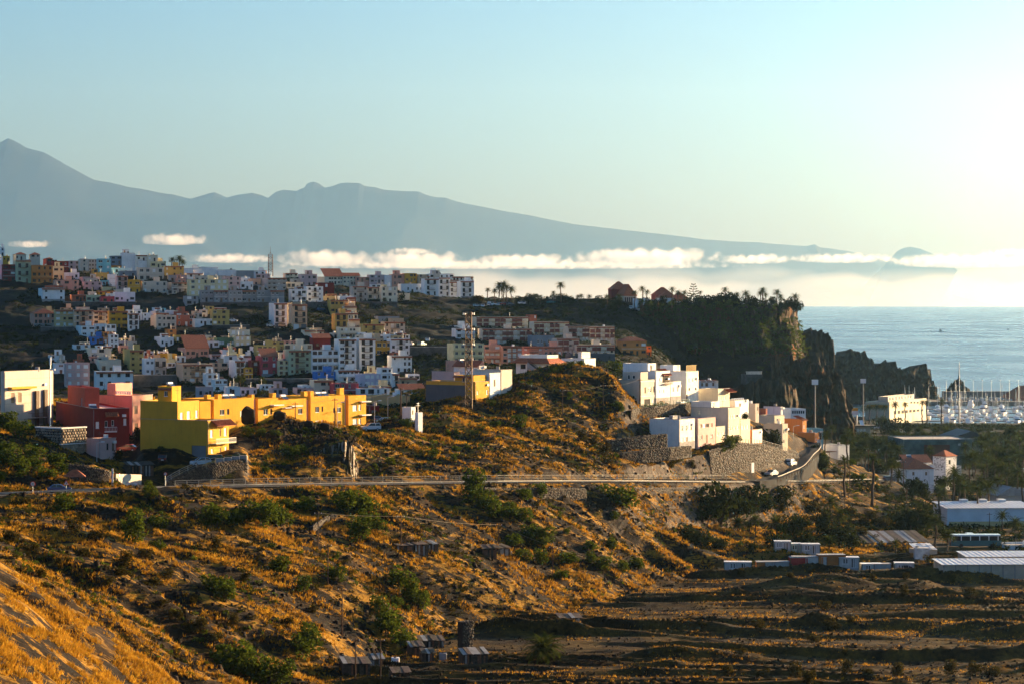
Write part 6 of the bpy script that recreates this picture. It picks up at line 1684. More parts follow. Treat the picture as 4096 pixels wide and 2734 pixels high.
def car(loc, head, kind, col, label, group=None, parts=True, pitch=0.0):
    body, cab, wh, rim, hl, tl, xs, w, npl = car_meshes(kind)
    if (kind, col) not in _cb: _cb[(kind, col)] = body.mesh("body_" + kind, paint(col))
    root = empty("van" if kind == "van" else "car", loc, head); root.rotation_euler = (0, pitch, head)
    tag(root, label, "van" if kind == "van" else "car", group)
    link("body", _cb[(kind, col)], root); link("glass", cab, root)
    for sx in (-1, 1):
        for sy in (-1, 1):
            t = link("wheel", wh, root, (sx * xs * .62, sy * (w / 2 - .08), .32))
            if parts: link("rim", rim, t)
    if parts:
        for sy in (-1, 1):
            link("headlight", hl, root, (xs - .01, sy * (w / 2 - .28), .68)); link("tail_light", tl, root, (-xs + .01, sy * (w / 2 - .28), .78))
        link("number_plate", npl, root, (-xs - .02, 0, .55))
    return root
def car_px(r, x, y, head, kind, col, label, group=None, D=None, d0=420, parts=True, up=.05):
    u, v = RU(r, x), RV(r, y); D = D or ground_hit(u, v, d0); X = xat(u, D); 
    return car((X, D, gz(X, D) + up), rad(head), kind, col, label, group, parts)
p = road_pt(238, .45, .15); car(tuple(p), rad(8), "sedan", "blue", "dark blue saloon driving on the valley road")
car_px(6, 1885, 1028, 205, "hatch", "sky", "pale blue hatchback parked on ramp by yellow house", D=476, up=.1); car_px(6, 1985, 985, 200, "suv", "black", "dark off-road car glinting outside yellow house", D=477.5, up=.1)
car_px(6, 1530, 1045, 95, "hatch", "black", "black hatchback parked in shaded yard", D=486, up=.1); car_px(6, 1200, 905, 170, "sedan", "red", "dark red car half hidden behind tin shed", D=503, up=.1)
car_px(7, 1605, 702, 200, "suv", "white", "white off-road car beside end of golden terrace", D=556); car_px(7, 1725, 682, 205, "hatch", "sky", "pale hatchback parked before ochre block", D=570); car_px(7, 1662, 672, 100, "hatch", "grey", "grey car between white off-road car and pale hatchback", D=578)
car_px(9, 1010, 484, 55, "van", "white", "white van parked on upper street by tall white house", D=633, up=.2)
def on_branch(u, off, dz=.06):
    p = min(BRD, key=lambda q: abs(uv_of(*q)[0] - u) + (1e3 if q.y > 690 else 0)); return p + Vector((off, 0, dz))
p = on_branch(3090, -.5); car(tuple(p), rad(236), "sedan", "silver", "silver saloon coming down street beside retaining wall")
p = on_branch(3172, -.6); car(tuple(p), rad(62), "van", "white", "white van parked against foot of retaining wall")
p = on_branch(3165, -2.2); car(tuple(p + Vector((-1.2, 4, 0))), rad(62), "hatch", "black", "black car in shade next to white van")
p = BRD[-5] + Vector((-1, 0, .06)); car(tuple(p), rad(230), "hatch", "white", "white car at top of the climbing street")
p = road_pt(3560, .5, .15); car(tuple(p), rad(20), "hatch", "grey", "grey car where the valley road enters the palms")
for i, (x, y, c, k) in enumerate(((625, 262, "white", "van"), (740, 268, "red", "sedan"), (615, 238, "silver", "hatch"), (545, 258, "white", "hatch"), (485, 238, "silver", "hatch"), (800, 266, "grey", "hatch"), (905, 270, "white", "hatch"), (932, 272, "silver", "sedan"), (705, 250, "white", "hatch"), (1185, 282, "teal", "suv"), (1815, 322, "sky", "sedan"), (1935, 325, "white", "van"))):
    car_px(3, x, y, 10 + 25 * (i % 4), k, c, {"red": "red car parked on the headland crest road", "teal": "teal off-road car parked by crest shrubs"}.get(c, "pale car parked along the headland crest road"), "cars parked along the crest" if c not in ("red", "teal") else None, D=1196, parts=False)
for i, (x, y, c) in enumerate(((75, 780, "white"), (430, 818, "silver"), (530, 824, "grey"), (905, 682, "blue"), (1850, 1000, "green"), (1745, 1008, "white"), (1905, 960, "white"))):
    car_px(2, x, y, 15 * i, "suv" if c == "green" else "hatch", c, {"green": "pale green off-road car on terrace between town blocks", "blue": "blue car in shaded town lane", "grey": "grey car outside peach apartment block"}.get(c, "pale car parked in a shaded town street"), "pale cars in town streets" if c in ("white", "silver") else None, d0=780, parts=False)
# ------------------------------------------------------------------ vegetation
def leaf_mat(name, c0, c1, trans=.35, scale=1.2):
    m, nt, b = new_mat(name)
    nt.nodes.remove(b)
    out = nt.nodes["Material Output"]
    geo = N(nt, "ShaderNodeNewGeometry"); no = N(nt, "ShaderNodeTexNoise", Scale=scale, Detail=3.0); nt.links.new(geo.outputs["Position"], no.inputs["Vector"])
    r = ramp(nt, no.outputs["Fac"], [(.3, c0), (.7, c1)])
    d = N(nt, "ShaderNodeBsdfDiffuse"); t = N(nt, "ShaderNodeBsdfTranslucent"); mx = N(nt, "ShaderNodeMixShader"); mx.inputs[0].default_value = trans
    nt.links.new(r.outputs[0], d.inputs[0]); nt.links.new(r.outputs[0], t.inputs[0]); nt.links.new(d.outputs[0], mx.inputs[1]); nt.links.new(t.outputs[0], mx.inputs[2]); nt.links.new(mx.outputs[0], out.inputs[0])
    return m
M_LEAFG = leaf_mat("shrub_leaf", (.024, .040, .004), (.085, .105, .012))
M_LEAFD = leaf_mat("dark_leaf", (.010, .016, .004), (.032, .038, .008), .25)
M_LEAFO = leaf_mat("olive_leaf", (.022, .02, .005), (.065, .048, .01))
M_GRASS = leaf_mat("dry_grass", (.20, .09, .008), (.55, .29, .03), .4, .5)
M_PALM = leaf_mat("palm_frond", (.018, .028, .005), (.065, .075, .013), .3)
M_BARK = plain("bark", (.07, .045, .03), .95, var=.3, scale=3)
M_ROCK, nt, b = new_mat("basalt_rock")
g_ = N(nt, "ShaderNodeNewGeometry"); no = N(nt, "ShaderNodeTexNoise", Scale=.9, Detail=6.0, Roughness=.7); nt.links.new(g_.outputs["Position"], no.inputs["Vector"])
rr = ramp(nt, no.outputs["Fac"], [(.3, (.010, .007, .005)), (.6, (.028, .020, .014)), (.85, (.075, .052, .035))]); nt.links.new(rr.outputs[0], b.inputs["Base Color"]); b.inputs["Roughness"].default_value = .95; b.inputs["Specular IOR Level"].default_value = .05
bp = N(nt, "ShaderNodeBump", Strength=.6, Distance=.2); nt.links.new(no.outputs["Fac"], bp.inputs["Height"]); nt.links.new(bp.outputs[0], b.inputs["Normal"])

def leaf_cloud(blobs, n, s, seed, droop=0.0):
    """n leaf quads spread through ellipsoidal clumps: blobs (x,y,z,rx,ry,rz)"""
    r = np.random.default_rng(seed); B = np.array(blobs, float)
    vol = (B[:, 3] * B[:, 4] * B[:, 5]) ** .67; k = r.choice(len(B), n, p=vol / vol.sum())
    d = r.normal(size=(n, 3)); d /= np.linalg.norm(d, axis=1, keepdims=True)
    rad_ = r.uniform(.45, 1.05, n) ** .6
    c = B[k, :3] + d * rad_[:, None] * B[k, 3:]
    c[:, 2] -= droop * np.maximum(0, rad_ - .6)
    a = r.normal(size=(n, 3)) + d * .4; a /= np.linalg.norm(a, axis=1, keepdims=True)
    b_ = np.cross(a, r.normal(size=(n, 3))); b_ /= np.maximum(np.linalg.norm(b_, axis=1, keepdims=True), 1e-6)
    ss = s * r.uniform(.55, 1.35, n)[:, None]
    V = np.stack([c - a * ss, c + b_ * ss * .55, c + a * ss, c - b_ * ss * .55], 1)
    return V.reshape(-1, 3), np.arange(n * 4).reshape(-1, 4)
def shrub_proto(seed, n=700, flat=.8):
    r = random.Random(seed); bl = []
    for k in range(9):
        t = r.uniform(0, 2 * math.pi); q = r.uniform(.1, .62)
        bl.append((q * math.cos(t), q * math.sin(t), r.uniform(.3, .95) * flat * 1.2, r.uniform(.26, .46), r.uniform(.26, .46), r.uniform(.22, .4) * flat * 1.2))
    V, F_ = leaf_cloud(bl, n, .085, seed); V[:, 2] = np.maximum(V[:, 2], .0)
    st = MB()
    for k in range(4):
        b0 = bl[k]; st.tube((0, 0, -.4), (b0[0] * .5, b0[1] * .5, b0[2] * .5), .05, .03, 5); st.tube((b0[0] * .5, b0[1] * .5, b0[2] * .5), b0[:3], .03, .012, 4)
    return V, F_, st
SHV = [shrub_proto(s, fl and 800, fl) for s, fl in ((1, .8), (2, .95), (3, .7), (4, 1.1), (5, .85))]
_sh = {}
def shrub_mesh(i, t):
    if (i, t) not in _sh:
        V, F_, st = SHV[i]
        _sh[(i, t)] = (np_mesh("crown", V, F_, {"g": M_LEAFG, "d": M_LEAFD, "o": M_LEAFO}[t]), st.mesh("stem", M_BARK))
    return _sh[(i, t)]
vr = random.Random(11)
def shrub_at(X, Y, z, d, t, label, group, name="shrub", tall=1.0):
    i = vr.randrange(5); cm, sm = shrub_mesh(i, t)
    root = empty(name, (X, Y, z - .15 * d), vr.uniform(0, 6.28)); s = d / 1.1; root.scale = (s, s * vr.uniform(.85, 1.15), s * vr.uniform(.85, 1.1) * tall)
    tag(root, label, name.replace("_", " "), group)
    link("crown", cm, root); link("stem", sm, root)
    return root
def shrubs(r, L, t, label, group, d0=335, name="shrub", D=None, tall=1.0):
    for x, y, d in L:
        u, v = RU(r, x), RV(r, y + d * .42); dpx = d / REG[r][2]
        DD = D or ground_hit(u, v, d0)
        X = xat(u, DD)
        shrub_at(X, DD, gz(X, DD) if D != 1180 else max(gz(X, DD), 63.3), max(.9, dpx * DD / FPX), t, label, group, name, tall)
GS = "green shrubs on the slope below the road"
LS = "bushy green shrub on the dry slope below the road"
shrubs(13, [(1000, 90, 70), (440, 200, 120), (1075, 310, 110), (900, 380, 180), (850, 330, 100), (1430, 280, 150), (1560, 260, 130), (1650, 250, 120), (1740, 270, 180), (1870, 260, 170), (1920, 180, 100), (2050, 190, 100), (1870, 590, 110), (1440, 720, 170), (1500, 790, 130), (2040, 1130, 170), (1620, 1240, 260), (1750, 1320, 200), (1880, 1360, 150), (2250, 690, 80), (2020, 750, 100), (1060, 465, 80)], "g", LS, GS)
shrubs(12, [(40, 190, 90), (330, 170, 190), (430, 190, 150), (380, 390, 150), (460, 310, 110), (530, 350, 90), (1150, 110, 160), (1230, 170, 130), (1290, 220, 110), (1400, 205, 80), (1490, 265, 100), (1390, 250, 100), (1510, 120, 90), (1600, 110, 90), (2130, 130, 180), (2100, 260, 70), (1520, 370, 100), (1630, 410, 110), (1440, 440, 100), (1610, 460, 70), (1800, 540, 110), (1960, 475, 80), (2080, 450, 80), (1790, 380, 40), (1950, 560, 70), (2030, 590, 90), (2170, 625, 80), (2270, 590, 80), (1740, 660, 80), (1620, 560, 90), (1490, 540, 90), (680, 720, 150), (740, 790, 150), (820, 840, 120), (540, 900, 110), (640, 840, 80), (600, 1030, 200), (680, 1080, 160), (710, 890, 50), (240, 680, 90), (60, 1130, 160)], "g", LS, GS)
GO = "olive scrub bushes on the slope below the road"
shrubs(13, [(660, 410, 90), (490, 330, 80), (560, 280, 90), (1460, 470, 70), (1130, 680, 60), (1050, 715, 70), (820, 640, 80), (840, 590, 90), (720, 705, 80), (1440, 1080, 80), (1350, 1010, 80), (560, 510, 80), (240, 530, 60), (280, 660, 60), (130, 170, 90), (60, 410, 90), (1090, 860, 60), (1280, 1040, 80), (980, 530, 70), (1300, 860, 60), (1180, 950, 70), (1640, 700, 60), (1560, 1000, 70), (1930, 980, 70), (2100, 900, 60)], "o", "low olive brown scrub bush on the slope below the road", GO)
GH = "bushes on the grassy hill above the road"
shrubs(8, [(860, 620, 60), (1130, 790, 110), (900, 810, 70), (2060, 650, 110), (1600, 530, 60), (1230, 415, 40), (1460, 310, 80), (1380, 1070, 60), (500, 1140, 60), (60, 800, 90), (330, 740, 60), (700, 900, 60), (520, 1040, 70), (1700, 240, 60), (1600, 260, 70), (450, 900, 50)], "g", "rounded green bush on the grassy hill above the road", GH, 500)
shrubs(7, [(450, 780, 100), (580, 780, 80), (720, 790, 80), (870, 980, 130), (970, 930, 90), (1480, 800, 60), (340, 640, 90), (1290, 770, 60), (1940, 690, 80), (1780, 1050, 70), (2190, 990, 70), (1420, 730, 60), (600, 1120, 70), (1000, 740, 60)], "g", "green bush among rocks below the golden terrace", "bushes below the golden terrace", 478)
shrubs(6, [(60, 600, 190), (180, 690, 180), (520, 970, 150), (430, 1100, 140), (600, 1060, 130), (350, 1060, 130), (120, 960, 200), (20, 1150, 90), (300, 930, 150), (200, 1100, 140), (40, 850, 150)], "g", "dense green shrub on the bank below the concrete hall", "shrubs on the bank below the hall", 444)
shrubs(6, [(1400, 1240, 110)], "g", "green bush at roadside next to the village name sign", None, 436, D=436); shrubs(6, [(2200, 620, 90), (2290, 640, 60)], "g", "green bush beside boulder near the large yellow house", "bushes by the boulder", 485)
shrubs(6, [(1000, 790, 120), (1150, 760, 130), (1300, 770, 100), (1100, 960, 80), (1500, 1110, 60)], "d", "dark tree in shaded yard between red and yellow houses", "yard trees", 490, "tree", tall=1.1)
shrubs(9, [(380, 150, 110)], "g", "dense green tree behind green netting by white house", None, 600, "tree"); shrubs(9, [(420, 530, 100)], "g", "bright round bush below cream garage house", None, 560)
shrubs(9, [(1840, 690, 150)], "d", "dark round tree beside tall narrow cream house", None, 620, "tree", D=650); shrubs(9, [(1600, 600, 70)], "d", "small dark tree below weathered house", None, 620, "tree", D=658)
shrubs(9, [(1430, 910, 120), (1510, 900, 80), (1370, 930, 80)], "g", "green shrub at the corner of the retaining wall", "shrubs at the retaining wall", 570)
shrubs(9, [(2290, 990, 130), (2320, 1080, 120), (2260, 920, 80)], "d", "dark shrub on the slope outside the street bend", "shrubs outside the street bend", 640)
shrubs(9, [(950, 1030, 60), (1090, 1110, 70), (900, 1090, 80), (150, 870, 90), (260, 960, 110), (310, 1050, 80), (80, 830, 80)], "o", "grey-green cactus thicket on the rocky bank above road", "cactus thickets on the bank", 540)
shrubs(10, [(430, 750, 110), (480, 800, 70), (430, 850, 100), (730, 810, 80), (800, 960, 80), (940, 970, 60)], "g", "green shrub beside wall where the valley road ends", "shrubs at the end of the road", 640)
shrubs(10, [(1550, 870, 110), (990, 850, 150), (1300, 1370, 250), (1650, 1300, 120), (1380, 860, 80), (1100, 480, 150), (1000, 470, 120), (1250, 520, 100), (2050, 1120, 120), (1750, 1120, 130), (1860, 1180, 100), (2200, 640, 120), (600, 470, 100), (360, 420, 90), (460, 440, 110), (1180, 640, 100)], "d", "dark leafy tree in the palm grove on the valley floor", "dark trees in the palm grove", 560, "tree", tall=1.15)
shrubs(11, [(280, 200, 230), (200, 240, 150), (400, 210, 160), (520, 160, 170), (600, 190, 130), (715, 200, 100), (800, 360, 140), (860, 300, 110), (1590, 330, 190), (1530, 350, 110), (1830, 270, 120), (720, 105, 110), (1000, 360, 130), (1120, 400, 120), (880, 420, 110), (700, 440, 120), (180, 420, 130), (60, 470, 110), (300, 480, 90), (520, 520, 70), (1190, 460, 110)], "d", "dark leafy tree in the ravine below the road junction", "dark trees in the ravine", 540, "tree", tall=1.1)
shrubs(11, [(975, 285, 80), (930, 210, 90), (1270, 310, 70), (1330, 260, 60), (1400, 330, 70), (1250, 390, 70), (1350, 420, 60), (1180, 250, 50), (1700, 590, 50), (1550, 690, 40), (440, 660, 40), (780, 660, 45), (1330, 690, 40), (1870, 700, 50), (930, 1090, 65), (430, 1205, 60), (1060, 1190, 40), (1145, 1190, 40), (1985, 800, 80), (1550, 805, 60), (1010, 880, 60), (900, 1385, 80), (1850, 1310, 90), (2030, 1310, 90), (1150, 1320, 80), (1300, 1330, 60), (820, 1325, 80), (2150, 1310, 90), (1500, 1320, 80), (590, 1330, 60), (360, 1330, 60), (1060, 1000, 90), (1180, 965, 50), (180, 1000, 40), (40, 1180, 60), (560, 1020, 70)], "o", "low brown tussock bush on the furrowed field", "tussock bushes on the field", 340)
CG = "trees along the headland crest"
shrubs(4, [(490, 195, 90), (550, 200, 80), (600, 215, 80), (810, 300, 90), (990, 240, 110), (1050, 230, 90), (1130, 250, 140), (1190, 240, 160), (1260, 270, 120), (1310, 285, 90), (930, 270, 120), (1450, 300, 110), (1560, 305, 80), (1750, 320, 90), (1850, 345, 90), (1690, 315, 90), (1620, 310, 80), (700, 245, 80), (1380, 300, 100), (870, 250, 80), (1000, 300, 110), (1080, 310, 120), (1180, 310, 130), (1260, 320, 110), (1820, 330, 60), (640, 240, 70), (760, 240, 70), (20, 270, 70), (120, 270, 70), (180, 280, 60)], "d", "dark garden tree on the headland crest", CG, 1100, "tree", D=1180, tall=1.25)
shrubs(3, [(1010, 250, 90), (1090, 250, 50), (1150, 262, 50), (1240, 255, 80), (1360, 243, 90), (1640, 268, 80), (1700, 255, 80), (870, 265, 60), (1780, 275, 70), (980, 262, 70), (1310, 255, 80), (1600, 275, 60)], "d", "dark tree along the crest road railing", "trees along the crest road", 1100, "tree", D=1200)
shrubs(3, [(505, 152, 75), (475, 150, 60)], "o", "golden leafed tree beside white apartment block", "golden trees by the apartments", 1100, "tree", D=1205)
shrubs(2, [(330, 745, 130), (610, 830, 60), (520, 330, 90), (620, 380, 60), (1500, 590, 50), (1560, 590, 45), (1650, 560, 60), (290, 1010, 50)], "d", "dark tree standing between houses of the shaded town", "dark trees in the town", 800, "tree")
shrubs(6, [(2250, 230, 90)], "d", "dark tree beside small white stepped houses in town", None, 790, "tree")

# palms ------------------------------------------------------------------
def palm_crown(seed, nf=46, L=3.6):
    r = random.Random(seed); V = []; F_ = []
    for k in range(nf):
        az = 2.399963 * k + r.uniform(-.2, .2); up = 1.3 - 1.6 * (k / nf) ** .85 + r.uniform(-.12, .12)
        ln = L * r.uniform(.85, 1.1) * (1 if up > -.3 else .75)
        p = Vector((0, 0, 0)); dirh = Vector((math.cos(az), math.sin(az), 0)); side = Vector((-math.sin(az), math.cos(az), 0))
        seg = 6; prev = None; ang = up
        pts = [p.copy()]
        for s in range(seg):
            d = dirh * math.cos(ang) + Vector((0, 0, 1)) * math.sin(ang); p = p + d * (ln / seg); pts.append(p.copy()); ang -= .15 + .04 * s
        for s in range(seg):
            a, b_ = pts[s], pts[s + 1]; wd = .56 * math.sin(math.pi * min(1, (s + .9) / (seg + .4))) + .06
            for sg in (-1, 1):
                for h in range(3):
                    q0 = a.lerp(b_, h / 3); q1 = a.lerp(b_, (h + .8) / 3); tip = q1 + side * sg * wd + (b_ - a) * .35 + Vector((0, 0, -.22 * wd - .05))
                    n = len(V); V += [tuple(q0), tuple(q1), tuple(tip)]; F_.append((n, n + 1, n + 2))
    return np.array(V), np.array(F_)
PALMV = [palm_crown(s, nf) for s, nf in ((1, 48), (2, 42), (3, 54))]
PALMM = [np_mesh("fronds", V, F_, M_PALM) for V, F_ in PALMV]
def palm_trunk(seed):
    r = random.Random(seed); q = MB(); z = 0.0; x = y = 0.0
    for k in range(10):
        nx, ny = x + r.uniform(-.02, .02), y + r.uniform(-.02, .02)
        q.tube((x, y, k / 10), (nx, ny, (k + 1) / 10 + .01), .034 - .001 * k, .029 - .001 * k, 7); x, y = nx, ny
    return q.mesh("trunk", M_BARK), (x, y)
PT = [palm_trunk(s) for s in (4, 5, 6)]
_skirt = MB().tube((0, 0, -.9), (0, 0, .15), .22, .42, 8).mesh("crown_base", plain("dead_frond", (.14, .085, .04), .95, var=.3, scale=3))
def palm_at(X, Y, z, h, d, label, group):
    i = vr.randrange(3); root = empty("palm_tree", (X, Y, z), vr.uniform(0, 6.28)); tag(root, label, "palm", group)
    t = link("trunk", PT[i][0], root, (0, 0, -.4)); t.scale = (max(h, 4) * .9 + 2, max(h, 4) * .9 + 2, h + .4)
    s = d / 6.6
    c = link("crown", PALMM[vr.randrange(3)], root, (PT[i][1][0] * (h * .9 + 2), PT[i][1][1] * (h * .9 + 2), h)); c.scale = (s, s, s); c.rotation_euler = (vr.uniform(-.12, .12), vr.uniform(-.12, .12), vr.uniform(0, 6.28))
    if d > 7.2:
        c2 = link("crown", c.data, root, c.location); c2.scale = (s * .95, s * .95, s * .9); c2.rotation_euler = (.1, -.08, c.rotation_euler.z + 1.1)
    k = link("crown_base", _skirt, root, c.location); k.scale = (s, s, s)
def palms(r, L, label, group, h=8.0, D=None, hmin=2.2):
    for x, y, d in L:
        u, v = RU(r, x), RV(r, y)
        if D: DD = D
        else:
            DD = 700.0
            for _ in range(8): DD = min(max((CAMZ - gz(xat(u, DD), DD) - h) * FPX / (v - VH), 380), 1290)
        X = xat(u, DD); z = gz(X, DD) if D != 1180 else max(gz(X, DD), 63.5); hh = max(hmin, zat(v, DD) - z)
        palm_at(X, DD, z, hh, d / REG[r][2] * DD / FPX * 1.2, label, group)
palms(10, [(645, 680, 190), (805, 600, 130), (970, 640, 170), (1165, 700, 140), (1125, 560, 140), (1360, 530, 140), (1510, 520, 110), (1610, 520, 130), (1475, 700, 120), (1800, 670, 140), (1850, 790, 210), (2215, 530, 150), (1680, 950, 190), (2160, 870, 150), (2280, 900, 130), (2000, 1060, 200), (1560, 1090, 180), (1950, 660, 140), (2060, 640, 130), (2300, 620, 130), (490, 560, 120), (600, 370, 110), (430, 360, 110), (545, 500, 100), (700, 520, 100), (1900, 1080, 150), (1780, 1050, 150), (2100, 720, 150), (2000, 740, 150), (2250, 720, 160), (2330, 760, 150), (1700, 900, 150), (2080, 820, 140), (2330, 1000, 140), (1160, 840, 90), (1420, 560, 110), (860, 560, 90), (1040, 610, 110), (560, 420, 100), (640, 420, 90), (380, 400, 90), (1960, 880, 140)], "date palm in the grove on the valley floor", "date palms in the valley grove", 8.5)
palms(10, [(520, 1190, 190), (625, 1310, 170)], "date palm on the slope foot below the golden spur", "palms below the golden spur", 7.0)
palms(10, [(2140, 1320, 150), (2270, 1380, 150)], "date palm standing before the white warehouse wall", "palms before the warehouse", 7.0, D=620)
palms(11, [(425, 320, 130), (535, 300, 110), (675, 320, 170), (420, 480, 120), (500, 470, 90)], "date palm in the ravine behind the containers", "palms in the ravine", 8.0, D=572)
palms(11, [(1040, 470, 120), (1480, 480, 80)], "short palm beside the container yard", "palms by the container yard", 4.5, D=552); palms(11, [(1750, 310, 130), (1830, 400, 120)], "palm beside the corrugated shed in the yard", "palms by the shed", 7.0, D=556)
palms(12, [(1640, 1240, 260)], "large date palm at the edge of the furrowed field", None, 5.0, D=388)
palms(10, [(845, 310, 80), (890, 300, 80), (960, 300, 90), (1030, 300, 80), (1130, 275, 90), (1240, 272, 70), (1400, 255, 70), (1440, 255, 70), (1575, 245, 80)], "palm along the harbour terminal promenade", "palms along the promenade", 8, D=1275)
palms(4, [(670, 185, 75), (1175, 190, 80), (1365, 225, 90), (1395, 255, 70), (1500, 225, 75), (1535, 195, 80), (1550, 235, 60), (1665, 215, 90), (1690, 255, 70), (1610, 280, 55), (1840, 255, 95), (1845, 300, 70), (330, 215, 70), (400, 180, 80), (440, 212, 70), (740, 215, 70), (800, 218, 70), (945, 212, 50), (180, 255, 75), (60, 255, 70), (1290, 235, 70)], "palm on the headland crest among garden trees", "palms on the headland crest", 6, D=1180)
palms(3, [(1280, 145, 90), (1205, 215, 50), (595, 188, 55), (1440, 250, 55), (1470, 245, 55), (1540, 252, 60), (1090, 250, 45)], "palm beside the crest road", "palms beside the crest road", 6, D=1196)
palms(3, [(690, 150, 100), (740, 140, 105), (770, 165, 90), (810, 185, 95), (660, 200, 75), (720, 190, 90)], "palm in the clump by the crest car park", "palms in the car park clump", 8, D=1200)
palms(1, [(1620, 190, 75), (1690, 180, 95), (1720, 212, 70)], "palm rising above the upper town roofs", "palms above the town roofs", 8, D=1255)
palms(7, [(585, 275, 90), (375, 265, 90)], "palm on dark bank between lower town houses", "palms in the lower town", 3, D=850)
gr = random.Random(33)
ex = [(gr.uniform(640, 2340), gr.uniform(560, 1000), gr.uniform(110, 165)) for _ in range(70)]
ex = [(x, y, d) for x, y, d in ex if not (1180 < x < 1780 and 560 < y < 960) and not (x < 1150 and y > 860)]
palms(10, ex, "date palm in the grove on the valley floor", "date palms in the valley grove", 7.5)
ex = [(gr.uniform(900, 2340), gr.uniform(600, 1130), gr.uniform(90, 150)) for _ in range(46)]
shrubs(10, [(x, y, d) for x, y, d in ex if not (1200 < x < 1760 and y < 970) and not (x < 1250 and y > 860)], "d", "dark leafy tree in the palm grove on the valley floor", "dark trees in the palm grove", 600, "tree", tall=1.15)
# araucaria on the crest
X = xat(RU(4, 878), 1192); zz = gz(X, 1192); hh = zat(RV(4, 130), 1192) - zz
ar = MB().tube((0, 0, -.5), (0, 0, hh), .3, .06, 7).build("norfolk_pine", M_BARK, None, (X, 1192, zz)); tag(ar, "tiered norfolk pine on the headland crest", "pine")
q = MB(); r = random.Random(5)
for k in range(11):
    z = hh * (.22 + .075 * k); L = hh * .36 * (1 - k / 12.5)
    for j in range(7):
        t = j * .898 + k * .5; e = (L * math.cos(t), L * math.sin(t), z + L * .16); s = (-math.sin(t) * L * .13, math.cos(t) * L * .13, 0)
        q.tri((0, 0, z), (e[0] + s[0], e[1] + s[1], e[2]), (e[0] - s[0], e[1] - s[1], e[2])); q.tri((0, 0, z - .15), (e[0], e[1], e[2] + .5), (e[0], e[1], e[2] - .1))
q.build("crown", M_LEAFD, ar)

# grass, rubble and scrub ----------------------------------------------------
def scatter(n, u0, u1, D0, D1, keep, seed, power=1.0):
    r = np.random.default_rng(seed); out = []
    tot = 0
    while tot < n:
        m_ = n * 3
        D = np.sqrt(r.uniform(D0 ** 2, D1 ** 2, m_)) if power == 1 else r.uniform(D0, D1, m_); u = r.uniform(u0, u1, m_)
        X = (u - 2048) * D / FPX; k = keep(u, D, X, r)
        out.append(np.stack([X[k], D[k], u[k]], 1)); tot += k.sum()
        if len(out) > 30: break
    return np.concatenate(out)[:n]
def road_d(u): return np.interp(u, LINES[7][0], LINES[7][1])
def street_mask(u, D): return ~((u > 2840) & (u < 3310) & (D > road_d(u)) & (D < 730)) & ~((u > 480) & (u < 1000) & (D > 455) & (D < 524)) & ~((u > 600) & (u < 700) & (D > 440) & (D < 470))
def streak(X, D):
    a = math.radians(-20); ry = X * math.cos(a) + D * math.sin(a); rx = -X * math.sin(a) + D * math.cos(a)
    return fbm(rx / 3.2 + 3, ry / 11, 4)
def onslope(u, D):
    rd = road_d(u); off = (D < rd - 1.2) | (D > rd + 10.5)
    toe = np.interp(u, LINES[5][0], LINES[5][1])
    return off & ((D > toe - 3) | (u < 1300)) & (u < 3700) & street_mask(u, D)
def tufts(name, P3, h0, h1, nb, mat, seed, spread=.28, lean=.5):
    r = np.random.default_rng(seed); n = len(P3)
    z = ground(P3[:, 0], P3[:, 1]); base = np.stack([P3[:, 0], P3[:, 1], z - .04], 1)
    t = r.uniform(0, 2 * np.pi, (n, nb)); rad_ = r.uniform(.0, spread, (n, nb))
    h = r.uniform(h0, h1, n)[:, None] * r.uniform(.6, 1.1, (n, nb))
    b0 = base[:, None, :] + np.stack([np.cos(t) * rad_, np.sin(t) * rad_, 0 * t], -1)
    tip = b0 + np.stack([np.cos(t) * lean * h, np.sin(t) * lean * h, h], -1)
    w = (h * .16)[..., None] * np.stack([-np.sin(t), np.cos(t), 0 * t], -1)
    V = np.stack([b0 - w, b0 + w, tip], 2).reshape(-1, 3)
    return tag(link(name, np_mesh(name, V, np.arange(len(V)).reshape(-1, 3), mat)), kind="stuff")
pts = scatter(56000, -250, 3720, 345, 640, lambda u, D, X, r: onslope(u, D) & (streak(X, D) + r.uniform(-.3, .3, len(u)) > .2), 21)
tag(tufts("grass", pts, .28, .75, 6, M_GRASS, 22), "golden dry grass tufts over the slopes around the road", "grass")
pts = scatter(16000, -300, 950, 205, 318, lambda u, D, X, r: (u < 2048 + 0 * D) & (fbm(X / 2.0, D / 5.0, 3) + r.uniform(-.5, .5, len(u)) > .1), 23)
tag(tufts("grass", pts, .22, .6, 7, M_GRASS, 24, .35), "thick golden grass on the nearest steep slope", "grass")
pts = scatter(16000, 1250, 4400, 335, 545, lambda u, D, X, r: (D < np.interp(u, LINES[5][0], LINES[5][1]) + 4) & (fbm(X / 14, D / 6, 3) + r.uniform(-.4, .4, len(u)) > .25), 25)
tag(tufts("grass", pts, .15, .45, 5, M_GRASS, 26, .3), "short dry grass on banks of the furrowed field", "grass")
